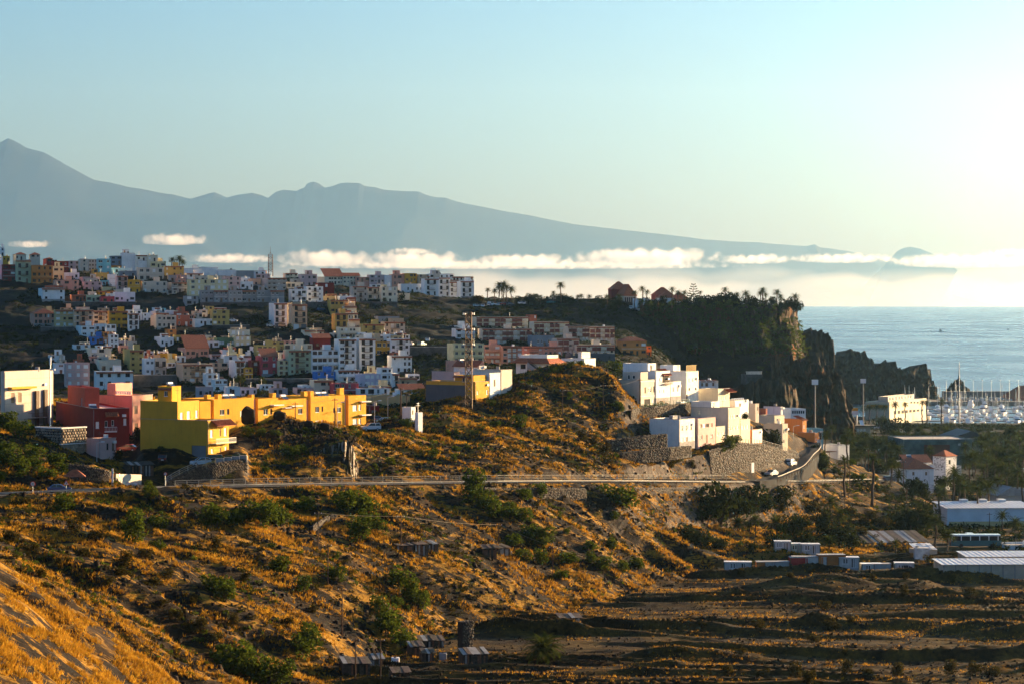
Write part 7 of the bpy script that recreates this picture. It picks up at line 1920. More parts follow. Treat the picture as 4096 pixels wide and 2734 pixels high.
def rocks(name, P3, s0, s1, mat, seed, pw=3.0):
    r = np.random.default_rng(seed); n = len(P3); z = ground(P3[:, 0], P3[:, 1])
    base = np.array([(-1, -1, -1), (1, -1, -1), (1, 1, -1), (-1, 1, -1), (-.6, -.6, .8), (.7, -.5, .7), (.5, .6, .9), (-.6, .5, .6)])
    s = s0 + (s1 - s0) * r.random(n) ** pw
    V = base[None] * (1 + r.uniform(-.4, .4, (n, 8, 3))) * s[:, None, None] * r.uniform(.7, 1.3, (n, 1, 3)) * .6
    t = r.uniform(0, 6.28, n); c, q_ = np.cos(t)[:, None], np.sin(t)[:, None]
    x = V[..., 0] * c - V[..., 1] * q_; y = V[..., 0] * q_ + V[..., 1] * c
    W = np.stack([x + P3[:, 0:1], y + P3[:, 1:2], V[..., 2] + z[:, None] + .1 * s[:, None]], -1).reshape(-1, 3)
    fb = np.array([(4, 5, 6, 7), (0, 1, 5, 4), (1, 2, 6, 5), (2, 3, 7, 6), (3, 0, 4, 7)])
    return tag(link(name, np_mesh(name, W, (fb[None] + (np.arange(n) * 8)[:, None, None]).reshape(-1, 4), mat)), kind="stuff")
pts = scatter(15000, -250, 3700, 340, 640, lambda u, D, X, r: onslope(u, D) & (streak(X, D) + r.uniform(-.3, .3, len(u)) < -.12), 31)
tag(rocks("rubble", pts, .10, .8, M_ROCK, 32), "dark basalt rubble strewn between grass on the slopes", "rubble")
pts = scatter(900, 1100, 1420, 508, 530, lambda u, D, X, r: u > 0, 33)
tag(rocks("rubble", pts, .2, .9, M_ROCK, 34, 2), "heaped dark boulders below the golden terrace", "rubble")
pts = scatter(2500, 1300, 4400, 340, 545, lambda u, D, X, r: (D < np.interp(u, LINES[5][0], LINES[5][1])) & (fbm(X / 20, D / 4, 2) > .45), 35)
tag(rocks("rubble", pts, .1, .6, M_ROCK, 36), "loose stones along banks of the furrowed field", "rubble")
def scrub(name, P3, d0, d1, nl, mat, seed, ls=.3, z=None):
    r = np.random.default_rng(seed); n = len(P3); z = ground(P3[:, 0], P3[:, 1]) if z is None else z; d = r.uniform(d0, d1, n)
    o = r.normal(size=(n, nl, 3)); o /= np.linalg.norm(o, axis=2, keepdims=True); o[..., 2] = np.abs(o[..., 2]) * .8
    c = np.stack([P3[:, 0], P3[:, 1], z], 1)[:, None, :] + o * (d * .5)[:, None, None] * r.uniform(.6, 1.05, (n, nl, 1))
    a = r.normal(size=(n, nl, 3)); b_ = r.normal(size=(n, nl, 3)); s = (d * ls)[:, None, None]
    a /= np.linalg.norm(a, axis=2, keepdims=True); b_ /= np.linalg.norm(b_, axis=2, keepdims=True)
    V = np.stack([c - a * s, c + b_ * s * .7, c + a * s], 2).reshape(-1, 3)
    return tag(link(name, np_mesh(name, V, np.arange(len(V)).reshape(-1, 3), mat)), kind="stuff")
pts = scatter(9000, -250, 3700, 345, 690, lambda u, D, X, r: onslope(u, D) & (fbm(X / 12, D / 14, 3) + r.uniform(-.4, .4, len(u)) + .25 * (D > road_d(u)) > .15), 41)
tag(scrub("undergrowth", pts, .5, 1.5, 16, M_LEAFO, 42), "low olive scrub scattered over the road slopes", "scrub")
pts = scatter(6500, -250, 3700, 345, 690, lambda u, D, X, r: onslope(u, D) & (fbm(X / 10 + 50, D / 12, 3) + r.uniform(-.4, .4, len(u)) + .3 * (D > road_d(u)) > .25), 43)
tag(scrub("undergrowth", pts, .5, 1.4, 18, M_LEAFG, 44), "small green bushes scattered over the road slopes", "scrub")
pts = scatter(20000, -250, 3230, 780, 1225, lambda u, D, X, r: (fbm(X / 30, D / 30, 3) + r.uniform(-.5, .5, len(u)) + np.clip((u - 1900) / 600, 0, .6) > .0), 45)
tag(scrub("undergrowth", pts, .8, 2.6, 12, M_LEAFD, 46), "dark scrub over the shaded far hillside", "scrub")
pts = scatter(5200, 3330, 4500, 560, 1280, lambda u, D, X, r: fbm(X / 25, D / 25, 3) + r.uniform(-.5, .5, len(u)) > .3, 47)
tag(scrub("undergrowth", pts, 1.2, 3.2, 16, M_LEAFD, 48), "dark undergrowth between palms on the valley floor", "scrub")
pts = scatter(9000, 1280, 4400, 335, 548, lambda u, D, X, r: D < np.interp(u, LINES[5][0], LINES[5][1]) + 2, 51)
tag(rocks("rubble", pts, .06, .45, plain("field_clods", (.03, .019, .009), .95, spec=.05, var=.4, scale=2), 52, 2.5), "earth clods and pebbles all over the furrowed field", "rubble")
# single boulders
def boulder(u, v, w, h, D, label, seed):
    bm = bmesh.new(); bmesh.ops.create_icosphere(bm, subdivisions=3, radius=1)
    for q in bm.verts:
        n = q.co.normalized(); k = 1 + .22 * mnoise.noise(n * 1.6 + Vector((seed, 0, 0))) + .12 * mnoise.noise(n * 4 + Vector((0, seed, 0)))
        q.co = Vector((max(-.78, min(.78, n.x * k)) * w / 1.5, max(-.8, min(.8, n.y * k)) * w / 1.7, n.z * k * h / 2))
    me = bpy.data.meshes.new("boulder"); bm.to_mesh(me); bm.free(); me.materials.append(M_ROCK)
    p = P(u, v, D); o = link("boulder", me, None, (p.x, p.y, p.z)); tag(o, label, "boulder")
boulder(RU(7, 452), RV(7, 612), 2.7, 3.9, 513, "tall square dark boulder in front of golden terrace", 1.3)
boulder(RU(7, 748), RV(7, 612), 2.5, 2.0, 517, "broad dark boulder beside bushes at golden terrace", 4.2)
boulder(RU(7, 1020), RV(7, 690), 1.9, 1.5, 521, "dark rock under single-window golden house", 6.1)
boulder(RU(7, 1170), RV(7, 715), 2.2, 1.7, 524, "dark rock heap end near tall pole", 8.8)
# ------------------------------------------------------------------ marina
M_HULL = plain("white_hull", (.80, .79, .76), .3, var=.03); M_DECK = plain("teak_deck", (.35, .24, .14), .7, var=.1); M_MAST = plain("alloy_mast", (.62, .61, .58), .35, .5, var=.05); M_SAILC = plain("sail_cover", (.05, .09, .2), .8)
def hull_mesh(L, B, H, sheer=.25):
    q = []; n = 9
    for i in range(n):
        t = i / (n - 1); x = -L / 2 + L * t; w = B / 2 * (1 - max(0, t - .45) ** 2 * 3.25) * (.85 + .15 * min(1, t * 4)); w = max(w, .03); z = H + sheer * t * t
        q.append([(x, -w * .55, -.35), (x, -w, z * .55), (x, -w, z), (x, w, z), (x, w, z * .55), (x, w * .55, -.35)])
    v = [p for r_ in q for p in r_]; f = []
    for i in range(n - 1):
        for j in range(6):
            k = (j + 1) % 6; a = i * 6; f.append((a + j, a + 6 + j, a + 6 + k, a + k))
    f.append(tuple(range(6))); f.append(tuple(reversed(range((n - 1) * 6, n * 6))))
    return np_mesh("hull", v, f, M_HULL)
def sail_proto():
    return [(hull_mesh(10.5, 3.3, 1.0), "hull"), (MB().prism([(-1.8, 1.05), (2.4, 1.05), (1.9, 1.6), (-1.4, 1.65)], -.95, .95).mesh("cabin", M_HULL), "cabin"),
            (MB().tube((1.1, 0, .6), (1.1, 0, 15.5), .15, .10, 6).mesh("mast", M_MAST), "mast"), (MB().tube((1.1, 0, 2.4), (-3.6, 0, 2.5), .17, .12, 6).mesh("boom", M_SAILC), "boom"),
            (MB().tube((1.05, -.9, 8.5), (1.05, .9, 8.5), .04, n=4).mesh("spreader", M_MAST), "spreader"),
            ((lambda q: q.mesh("rigging", M_MAST))(MB().tube((5.1, 0, 1.25), (1.1, 0, 15.3), .02, n=3).tube((-5.1, 0, 1.1), (1.1, 0, 15.3), .02, n=3).tube((1.0, 1.5, 1.0), (1.1, 0, 15), .02, n=3).tube((1.0, -1.5, 1.0), (1.1, 0, 15), .02, n=3)), "rigging")]
def motor_proto():
    return [(hull_mesh(12, 4.0, 1.5, .6), "hull"), (MB().prism([(-4.2, 1.5), (3.2, 1.7), (1.6, 3.1), (-3.6, 3.2)], -1.5, 1.5).mesh("cabin", M_HULL), "cabin"), (MB().prism([(-2.6, 2.1), (2.72, 2.2), (1.75, 2.95), (-2.6, 2.95)], -1.52, 1.52).mesh("window", M_GLASS), "window"),
            (MB().prism([(-3.2, 3.2), (.6, 3.2), (.1, 4.2), (-2.8, 4.2)], -1.1, 1.1).mesh("flybridge", M_HULL), "flybridge"), (MB().tube((-1.6, 0, 4.2), (-1.9, 0, 7.5), .1, .06, 5).box(-2.6, -1.0, -.7, .7, 5.9, 6.0).mesh("radar_arch", M_MAST), "radar_arch")]
SP, MP = sail_proto(), motor_proto()
br = random.Random(17)
def boat(kind, X, Y, head, sc, label, group):
    root = empty("sailboat" if kind == "s" else "motor_yacht", (X, Y, .05), head); root.scale = (sc, sc, sc); tag(root, label, "boat", group)
    for me, nm in (SP if kind == "s" else MP):
        o = link(nm, me, root)
        if nm == "mast" and kind == "s": pass
        elif nm == "boom" and br.random() < .5: pass
for row, (D, n) in enumerate(((1345, 14), (1392, 15), (1440, 15), (1490, 13), (1545, 9))):
    for k in range(n):
        x = 1160 + (k + br.uniform(.1, .9)) * (2500 - 1160) / n
        if row == 0 and x < 1500: continue
        DD = D + br.uniform(-12, 12); kind = "s" if br.random() < .64 else "m"
        boat(kind, xat(RU(10, x), DD), DD, rad(br.choice((80, 100, 260, 275)) + br.uniform(-8, 8)), br.uniform(.8, 1.15) * (1 if kind == "s" else br.uniform(.75, 1.05)), "white sailing yacht with bare mast moored in the marina" if kind == "s" else "white motor yacht moored in the marina", "sailing yachts in the marina" if kind == "s" else "motor yachts in the marina")
for i, D in enumerate((1368, 1416, 1465, 1518)):
    a = xat(RU(10, 1330), D); o = MB().box(0, xat(RU(10, 2600), D) - a, -1.2, 1.2, -.4, .55).build("pontoon", M_CONC, None, (a, D, 0)); tag(o, kind="structure")
X = xat(RU(10, 1525), 1370); tm = MB().tube((0, 0, -1), (0, 0, 33), .45, .2, 8).build("tall_mast", M_MAST, None, (X, 1300, gz(X, 1300))); tag(tm, "very tall pale flagpole mast beside harbour palms", "mast")
MB().box(-.9, .9, -.15, .15, 20, 20.3).build("crossarm", M_MAST, tm)
# fishing boats out at sea
for x, y, s, lb in ((1568, 585, 1.6, "small dark fishing boat out on open sea"), (1475, 582, .8, "tiny skiff beside the fishing boat out at sea"), (2200, 563, .9, "far speck of boat on open sea")):
    D = CAMZ * FPX / (RV(5, y) - VH); root = empty("fishing_boat", (xat(RU(5, x), D), D, 0), .2); root.scale = (s, s, s); tag(root, lb, "boat")
    link("hull", SP[0][0], root); MB().box(-2.5, .5, -1, 1, 1, 3.6).build("wheelhouse", M_CONC, root)
# parked cars on the quay and promenade
for i in range(46):
    row = i // 16; k = i % 16
    X = xat(RU(10, 1615 + k * 38 + br.uniform(-6, 6)), 1600); Y = 1588 + row * 14
    car((X, Y, 2.62), rad(90 + br.uniform(-8, 8)), br.choice(("hatch", "sedan", "hatch", "van")), br.choice(("white", "silver", "grey", "white", "black", "sky")), "parked car on the harbour quay below the breakwater", "cars parked on the quay", False)
for i in range(20):
    k = i % 10; X = xat(RU(10, 835 + k * 27 + (i // 10) * 12), 1235); Y = 1222 + (i // 10) * 16
    car((X, Y, gz(X, Y) + .05), rad(75 + br.uniform(-8, 8)), "hatch", br.choice(("white", "silver", "white", "grey")), "parked car in rows along the harbour promenade", "cars along the promenade", False)
# lamp posts on the quay
for i in range(9):
    X = xat(RU(10, 1625 + i * 85), 1575); o = MB().tube((0, 0, 0), (0, 0, 14), .16, .1, 6).build("quay_lamp", M_MAST, None, (X, 1578, 2.6)); tag(o, "tall lamp post on the harbour quay", "lamp post", "lamp posts on the quay"); MB().box(-1.3, 1.3, -.15, .15, 14, 14.2).build("lamp_arm", M_MAST, o)
# billboard
f = Frame(RU(10, 678), RU(10, 678), RU(10, 790), RV(10, 332), RV(10, 372), 1180, 8); f.l = .4; f.make("billboard"); MB().box(0, f.w, 0, .4, 0, f.h).build("panel", M_WHITEM, f.root); MB().box(0, f.w, -.05, .45, f.h, f.h + 1.4).build("header", wall_mat("gold"), f.root)
for x in (f.w * .5, f.w - .5): MB().tube((x, .2, f.below() ), (x, .2, 0), .3, n=6).build("post", M_WHITEM, f.root)
tag(f.root, "white billboard with yellow header near harbour palms", "billboard")

# ------------------------------------------------------------------ containers and yard on the valley floor
def container_mesh(L, W, H, c):
    q = MB(); q.box(-L / 2, L / 2, -W / 2, W / 2, .12, H)
    n = int(L / .55)
    for k in range(n):
        x = -L / 2 + .15 + k * (L - .3) / n
        for s in (-1, 1): q.box(x, x + .28, s * W / 2 - (.0 if s > 0 else .05), s * W / 2 + (.05 if s > 0 else .0), .25, H - .12)
    return q
YARD = [(335, 517, 625, 677, "white", "white site cabin with dark window at field edge", 1), (550, 722, 560, 612, "orange", "orange shipping container behind the site cabins", 0), (672, 782, 572, 606, "white", "white cabin with pale roof beside orange container", 1), (778, 852, 568, 600, "teal", "pale cabin with green trim in the yard", 1), (850, 976, 568, 606, "white", "long white site cabin in the yard", 1),
        (962, 1146, 575, 616, "orange", "orange shipping container with green end", 0), (605, 770, 607, 642, "silver", "long white trailer box in the container yard", 0), (790, 1024, 603, 632, "white", "long pale trailer box with rusty end", 0), (775, 972, 630, 674, "red", "red and white container at field edge", 0), (1105, 1240, 630, 674, "white", "white cabin with door and window at field edge", 1), (1255, 1395, 612, 684, "white", "white cabin catching low sun at field edge", 1), (1340, 1455, 596, 640, "silver", "grey container behind sunlit cabin", 0), (1482, 1612, 556, 634, "white", "white cabin with black graffiti and teal trim", 1)]
for i, (x0, x1, y0, y1, c, lb, cab) in enumerate(YARD):
    u0, u1 = RU(11, x0), RU(11, x1); v1 = RV(11, y1); D = min(max(ground_hit((u0 + u1) / 2, v1, 500), 515), 575) if y1 > 610 else 538 + (612 - y1) * .3
    X0, X1 = xat(u0, D), xat(u1, D); L = X1 - X0; H = max(2.3, min(3.0, (y1 - y0) / REG[11][2] * D / FPX)); X = (X0 + X1) / 2
    root = empty("site_cabin" if cab else "shipping_container", (X, D + 1.2, gz(X, D + 1.2) + .05), rad(-5 + (i * 7) % 12)); tag(root, lb, "cabin" if cab else "container")
    MB().box(-L / 2, L / 2, -1.2, 1.2, -1.2, .12).build("base", M_CONC, root)
    container_mesh(L, 2.4, H, c).build("shell", paint_c := plain("container_" + c, {"white": (.44, .43, .40), "orange": (.42, .14, .03), "teal": (.3, .42, .38), "silver": (.34, .33, .31), "red": (.42, .03, .025)}[c], .6, var=.15, scale=.8), root)
    MB().box(-L / 2 - .08, L / 2 + .08, -1.3, 1.3, H, H + .1).build("roof_sheet", M_CORR if cab else plain("container_top", (.35, .33, .3), .7), root)
    for sx in (-1, 1): MB().box(sx * L / 2 - .07, sx * L / 2 + .07, -1.26, -1.1, .12, H).build("corner_post", plain("green_trim", (.03, .12, .1), .6) if cab else M_RUST, root)
    if cab:
        me, pe = window_mesh(1.2, 1.1, "w", True); w_ = link("window", me, root, (-L * .2, -1.29, 1.0)); link("pane", pe, w_)
        me, pe = window_mesh(.9, 2.0, "w", True); w_ = link("door", me, root, (L * .2, -1.29, .15)); link("pane", pe, w_)
    if "graffiti" in lb:
        q = MB(); rg = random.Random(2)
        for k in range(9):
            a = -L * .05 + k * L * .045; zc = 1.5 + rg.uniform(-.3, .3); q.box(a, a + rg.uniform(.18, .4), -1.275, -1.262, zc - rg.uniform(.2, .7), zc + rg.uniform(.2, .6))
        q.build("graffiti", M_BLACKM, root)
# open barn with patched roof
def ragged_roof(root, w, l, z0, z1, mat, n=12, seed=1, name="roof_board"):
    r = random.Random(seed)
    for k in range(n):
        x0 = w * k / n; x1 = w * (k + 1) / n - .03; a = r.uniform(-.3, .2); e = r.uniform(-.3, .3); dz = r.uniform(-.05, .08)
        q = MB(); q.quad((x0, a, z0 + dz), (x1, a, z0 + dz), (x1, l + e, z1 + dz), (x0, l + e, z1 + dz)); q.quad((x0, a, z0 + dz - .06), (x0, l + e, z1 + dz - .06), (x1, l + e, z1 + dz - .06), (x1, a, z0 + dz - .06)); q.quad((x0, a, z0 + dz - .06), (x1, a, z0 + dz - .06), (x1, a, z0 + dz), (x0, a, z0 + dz))
        q.build(name, mat[r.randrange(len(mat))], root)
M_OLD = plain("weathered_board", (.07, .05, .032), .9, var=.4, scale=2); M_TIN = plain("rusted_tin", (.12, .075, .045), .7, .3, var=.4, scale=1.2); M_TINP = plain("pale_tin", (.28, .26, .23), .6, .3, var=.2, scale=1.2)
f = Frame(RU(11, 1250), RU(11, 1250), RU(11, 1720), RV(11, 455), RV(11, 530), 572, 10); f.l = 11; f.make("open_barn"); tag(f.root, "open barn with patched tin roof in the yard", "barn"); zb = f.below(f.w, 11)
ragged_roof(f.root, f.w, 11, f.h, f.h + 1.8, [M_TIN, M_OLD, M_TINP], 22, 3, "roof_sheet")
for k in range(7):
    for y in (.3, 10.5): MB().tube((f.w * (k + .1) / 6.3, y, zb), (f.w * (k + .1) / 6.3, y, f.h + (1.6 if y > 5 else 0)), .12, n=5).build("post", M_RUST, f.root)
MB().box(0, f.w, 10.7, 10.9, zb, f.h * .7).build("back_wall", M_OLD, f.root)
f = Frame(RU(11, 1560), RU(11, 1620), RU(11, 1765), RV(11, 500), RV(11, 545), 552, 8); f.l = 5; f.make("tin_shed"); tag(f.root, "low shed with bright corrugated roof beside palms", "shed"); MB().box(0, f.w, 0, 5, f.below(f.w, 5), f.h).build("wall", W_PANEL, f.root); ragged_roof(f.root, f.w, 5.4, f.h + .07, f.h + 1.0, [M_CORR], 8, 4, "roof_sheet")
q = MB(); p = P(RU(11, 1660), RV(11, 575), 545); tk = MB().box(-1.6, 1.6, -1.2, 1.2, -.5, 2.2).build("water_cistern", plain("cistern_paint", (.6, .57, .52), .8, var=.3), None, (p.x, p.y, gz(p.x, p.y) + .3)); tag(tk, "pale square cistern beside graffiti cabin", "cistern"); MB().tube((-1.0, 0, 2.2), (-1.0, 0, 2.6), .4, n=8).build("hatch", M_CONC, tk)
# bus
p = P(RU(11, 2070), RV(11, 468), 566); root = empty("bus", (p.x, 575, gz(p.x, 575) + .05), rad(2)); tag(root, "teal and white coach parked behind the warehouses", "bus")
MB().prism([(-6, .4), (6, .4), (6.1, 1.3), (6, 1.7), (-6, 1.7)], -1.25, 1.25).build("body", paint("teal"), root); MB().prism([(-5.95, 1.7), (6, 1.7), (5.75, 2.75), (-5.95, 2.75)], -1.22, 1.22).build("glass", M_GLASS, root); MB().box(-6, 5.8, -1.25, 1.25, 2.752, 3.1).build("roof", paint("white"), root)
for k in range(6): MB().box(-5.9 + k * 2.2, -5.7 + k * 2.2, -1.26, 1.26, 1.7, 2.75).build("pillar", paint("white"), root)
tw = MB().tube((0, -.14, 0), (0, .14, 0), .48, n=12).mesh("wheel", M_TYRE)
for sx in (-3.6, 3.8):
    for sy in (-1.15, 1.15): link("wheel", tw, root, (sx, sy, .48))
p = P(RU(11, 1930), RV(11, 380), 582); root = empty("truck", (p.x, 584, gz(p.x, 584) + .05), rad(4)); tag(root, "red tipper truck beside white warehouse", "truck")
MB().box(-3.6, 1.2, -1.2, 1.2, 1.0, 2.2).build("tipper_body", paint("red"), root); MB().prism([(1.4, .5), (3.4, .5), (3.4, 1.6), (3.1, 2.6), (1.4, 2.6)], -1.15, 1.15).build("cab", paint("white"), root); MB().box(-3.6, 1.4, -.8, .8, .6, 1.0).build("chassis", M_BLACKM, root)
for sx in (-2.6, -1.4, 2.5):
    for sy in (-1.1, 1.1): link("wheel", tw, root, (sx, sy, .48))

# ------------------------------------------------------------------ shacks on the slope
def shack(r, x0, x1, y0, y1, label, seed, D=None, dep=4.0, a=12):
    rs = random.Random(seed); u0, u1 = RU(r, x0), RU(r, x1); D = D or ground_hit((u0 + u1) / 2, RV(r, y1), 340)
    um = (u0 + u1) / 2; vg = VH + (CAMZ - gz(xat(um, D), D)) * FPX / D; f = Frame(u0, u0, u1, vg - (y1 - y0) / REG[r][2], vg, D, a); f.l = dep; f.make("shack"); tag(f.root, label, "shack"); zb = f.below(f.w, dep)
    f.h = max(1.2, min(f.h, 1.8))
    n = max(6, int(f.w / .32))
    for k in range(n):
        if rs.random() < .22 and 1 < k < n - 2: continue
        xx = f.w * k / n; hh = f.h * rs.uniform(.86, 1.0)
        MB().box(xx, xx + f.w / n - .03, rs.uniform(-.03, .03), .05, zb, hh).build("plank", [M_OLD, M_OLD, M_TINP, M_RUST][rs.randrange(4)], f.root)
    MB().box(.04, f.w - .04, .4, .5, zb, f.h - .1).build("inner_wall", M_DARKIN, f.root)  # near-black sheet behind plank gaps, inside shade put into its colour
    for k in range(max(4, int(dep / .45))): MB().box(f.w - .05, f.w, dep * k / max(4, int(dep / .45)), dep * (k + .9) / max(4, int(dep / .45)), zb, f.h * rs.uniform(.9, 1)).build("plank", M_OLD, f.root)
    MB().box(-.02, .05, .06, dep, zb, f.h - .05).build("side_wall", M_OLD, f.root); MB().box(.05, f.w - .06, dep - .06, dep, zb, f.h).build("back_wall", M_OLD, f.root)
    ragged_roof(f.root, f.w + .3, dep + .4, f.h + .05, f.h + .5, [M_TIN, M_OLD, M_OLD, M_TIN, M_OLD, M_TINP], max(5, int(f.w / .6)), seed)
    return f
shack(12, 655, 860, 470, 552, "tumbledown plank shack with patched roof under a pole", 1, dep=5, a=25); shack(12, 855, 930, 478, 540, "lean-to of grey planks attached beside patched shack", 2, dep=3, a=25)
shack(12, 1225, 1320, 490, 555, "small dark shack with tin roof on slope ledge", 3, dep=3); shack(12, 1335, 1410, 500, 556, "crooked plank hut beside small dark shack", 4, dep=3, a=30)
shack(12, 290, 470, 1215, 1300, "tin-roofed shack in scrapyard at slope foot", 5, D=372, dep=4); shack(12, 470, 560, 1200, 1260, "narrow plank shed behind tin-roofed shack", 6, D=380, dep=3); shack(12, 620, 740, 1335, 1399, "pale-roofed shed at the bottom of scrapyard", 7, D=366, dep=3)
shack(12, 740, 830, 1120, 1200, "dark shack under green tree with pale sheets on top", 8, D=392, dep=3); shack(12, 1095, 1260, 1225, 1310, "low shack of boards and tin beside stone pillar", 9, D=384, dep=4)
shack(12, 820, 900, 1160, 1215, "shed with plank fence beside track", 10, D=388, dep=2.5); shack(12, 1740, 1890, 800, 870, "dark stone and board hovel at field edge", 11, D=425, dep=3); shack(12, 800, 965, 960, 1005, "long low dark sheep pen under bank", 12, D=404, dep=3)
shack(6, 1195, 1445, 945, 1040, "low tin-roofed shed with plank walls in shaded yard", 13, D=480, dep=4, a=20)
# ruined stone pillar
D = 392; wall_px("stone_pillar", [(RU(12, 1092), RV(12, 985), RV(12, 1200), D), (RU(12, 1158), RV(12, 975), RV(12, 1200), D + 1)], "ruined stone pillar standing beside track at slope foot", s=.2, seed=21, thick=1.6)
# rubbish, tanks, drums around the shacks
rs = random.Random(9)
for k, (x, y, lb) in enumerate(((290, 1130, "black water tank beside pole in scrapyard"), (640, 1230, "white plastic cube tank in scrapyard"), (1180, 1290, "pale rubbish drum by low shack"), (960, 1170, "grey drum by plank fence"))):
    D = 378 + k * 4; X = xat(RU(12, x), D); z = gz(X, D)
    if k % 2: o = MB().box(-.6, .6, -.6, .6, 0, 1.1).build("water_tank", M_WHITEM if k == 1 else M_CONC, None, (X, D, z)); MB().tube((0, 0, 1.1), (0, 0, 1.25), .25, n=8).build("lid", M_BLACKM, o)
    else: o = MB().tube((0, 0, 0), (0, 0, 1.5), .6, n=10).build("water_tank", M_BLACKM if k == 0 else M_WHITEM, None, (X, D, z)); MB().tube((0, 0, 1.5), (0, 0, 1.65), .3, n=8).build("lid", M_BLACKM, o)
    tag(o, lb, "tank")

# ------------------------------------------------------------------ road signs, bus shelter, garden wall
def text_part(s, size, loc, mat, parent, ext=.006):
    cu = bpy.data.curves.new("lettering", 'FONT'); cu.body = s; cu.size = size; cu.align_x = 'CENTER'; cu.align_y = 'CENTER'; cu.extrude = ext
    o = bpy.data.objects.new("tmp_text", cu); COL.objects.link(o); dg = bpy.context.evaluated_depsgraph_get(); me = bpy.data.meshes.new_from_object(o.evaluated_get(dg)); bpy.data.objects.remove(o)
    me.materials.clear(); me.materials.append(mat); t = link("lettering", me, parent, loc); t.rotation_euler = (rad(90), 0, 0); return t
M_SRED = plain("sign_red", (.5, .03, .03), .5, var=.03); M_SWH = plain("sign_white", (.75, .74, .70), .5, var=.03)
def sign_root(u, D, name, label, h, back=0.0):
    X = xat(u, D); root = empty(name, (X, D, gz(X, D) - .1)); tag(root, label, "sign"); return root
def disc(root, z, r, mat, y, n=20, name="disc"):
    return MB().tube((0, y, z), (0, y + .02, z), r, n=n).build(name, mat, root)
r1 = sign_root(RU(6, 308), lerp_line(7, 131) - 2.5, "speed_sign", "round red-rimmed speed limit sign reading 40 by guard rail", 2.6); zt = zat(RV(6, 1205), r1.location.y) - r1.location.z
MB().tube((0, .06, -.5), (0, .06, zt + .4), .04, n=6).build("post", M_METAL, r1); disc(r1, zt, .46, M_SRED, -.0); disc(r1, zt, .35, M_SWH, -.012, name="face"); text_part("40", .46, (0, -.02, zt), M_BLACKM, r1)
r1 = sign_root(RU(6, 622), lerp_line(7, 265) + 2.0, "warning_sign", "triangular red warning sign behind the blue saloon", 2.6); zt = zat(RV(6, 1195), r1.location.y) - r1.location.z
MB().tube((0, .06, -.5), (0, .06, zt + .2), .04, n=6).build("post", M_METAL, r1); MB().prism([(-.55, zt - .4), (.55, zt - .4), (0, zt + .55)], 0, .03).build("triangle", M_SRED, r1); MB().prism([(-.38, zt - .30), (.38, zt - .30), (0, zt + .34)], -.012, -.002).build("face", M_SWH, r1); MB().box(-.05, .05, -.03, -.014, zt - .22, zt + .12).box(-.05, .16, -.031, -.015, zt - .12, zt - .03).build("symbol", M_BLACKM, r1)
for x, lb in ((395, "triangular warning sign on road cutting below terrace walls"), (1135, "triangular warning sign before the retaining wall")):
    u = RU(9, x); r1 = sign_root(u, lerp_line(8, u) + 1.0, "warning_sign", lb, 2.4); zt = zat(V9(1190), r1.location.y) - r1.location.z
    MB().tube((0, .06, -.5), (0, .06, zt + .2), .04, n=6).build("post", M_METAL, r1); MB().prism([(-.5, zt - .38), (.5, zt - .38), (0, zt + .5)], 0, .03).build("triangle", M_SRED, r1); MB().prism([(-.33, zt - .28), (.33, zt - .28), (0, zt + .3)], -.012, -.002).build("face", M_SWH, r1)
# village sign
D = lerp_line(7, 530) - 1.8; X = xat(RU(6, 1243), D); r1 = empty("village_sign", (X, D, gz(X, D) - .1)); tag(r1, "white village name sign lettered San Sebastian with red border", "sign"); z0, z1 = zat(RV(6, 1226), D) - r1.location.z, zat(RV(6, 1192), D) - r1.location.z; w = xat(RU(6, 1296), D) - xat(RU(6, 1191), D)
MB().box(-w / 2, w / 2, 0, .04, z0, z1).build("border", M_SRED, r1); MB().box(-w / 2 + .05, w / 2 - .05, -.012, -.002, z0 + .05, z1 - .05).build("panel", M_SWH, r1)
text_part("SAN", (z1 - z0) * .40, (0, -.02, z0 + (z1 - z0) * .69), M_BLACKM, r1); text_part("SEBASTIÁN", (z1 - z0) * .38, (0, -.02, z0 + (z1 - z0) * .30), M_BLACKM, r1)
for s in (-.35, .35): MB().tube((s * w, .08, -.5), (s * w, .08, z1), .04, n=6).build("post", M_METAL, r1)
# white garden wall with no-entry roundel; its shade is put into the grey-beige colour
p0, p1 = P(RU(6, 1090), RV(6, 1195), 462), P(RU(6, 1330), RV(6, 1160), 474); d = p1 - p0; L = math.hypot(d.x, d.y); r1 = empty("garden_wall", tuple(p0), math.atan2(d.y, d.x)); tag(r1, "white wall with painted red roundel at driveway", "wall")
q = MB()
for k in range(8):
    a, b_ = L * k / 8, L * (k + 1) / 8; za, zb_ = d.z * k / 8, d.z * (k + 1) / 8; ta, tb = 1.7 - .8 * k / 8, 1.7 - .8 * (k + 1) / 8
    q.quad((a, 0, za - 2), (b_, 0, zb_ - 2), (b_, 0, zb_ + tb), (a, 0, za + ta)); q.quad((b_, .3, zb_ - 2), (a, .3, za - 2), (a, .3, za + ta), (b_, .3, zb_ + tb)); q.quad((a, 0, za + ta), (b_, 0, zb_ + tb), (b_, .3, zb_ + tb), (a, .3, za + ta))
q.build("wall", wall_mat("greige"), r1); o = MB().tube((0, -.02, 0), (0, 0, 0), .42, n=18).build("roundel", M_SRED, r1, (L * .13, 0, 1.3)); MB().tube((0, -.03, 0), (0, -.021, 0), .3, n=18).build("face", M_SWH, o); MB().box(.9, 2.1, -.015, -.003, 1.15, 1.4).build("painted_text", plain("faded_paint", (.5, .44, .42), .8), r1, (L * .1, 0, 0))
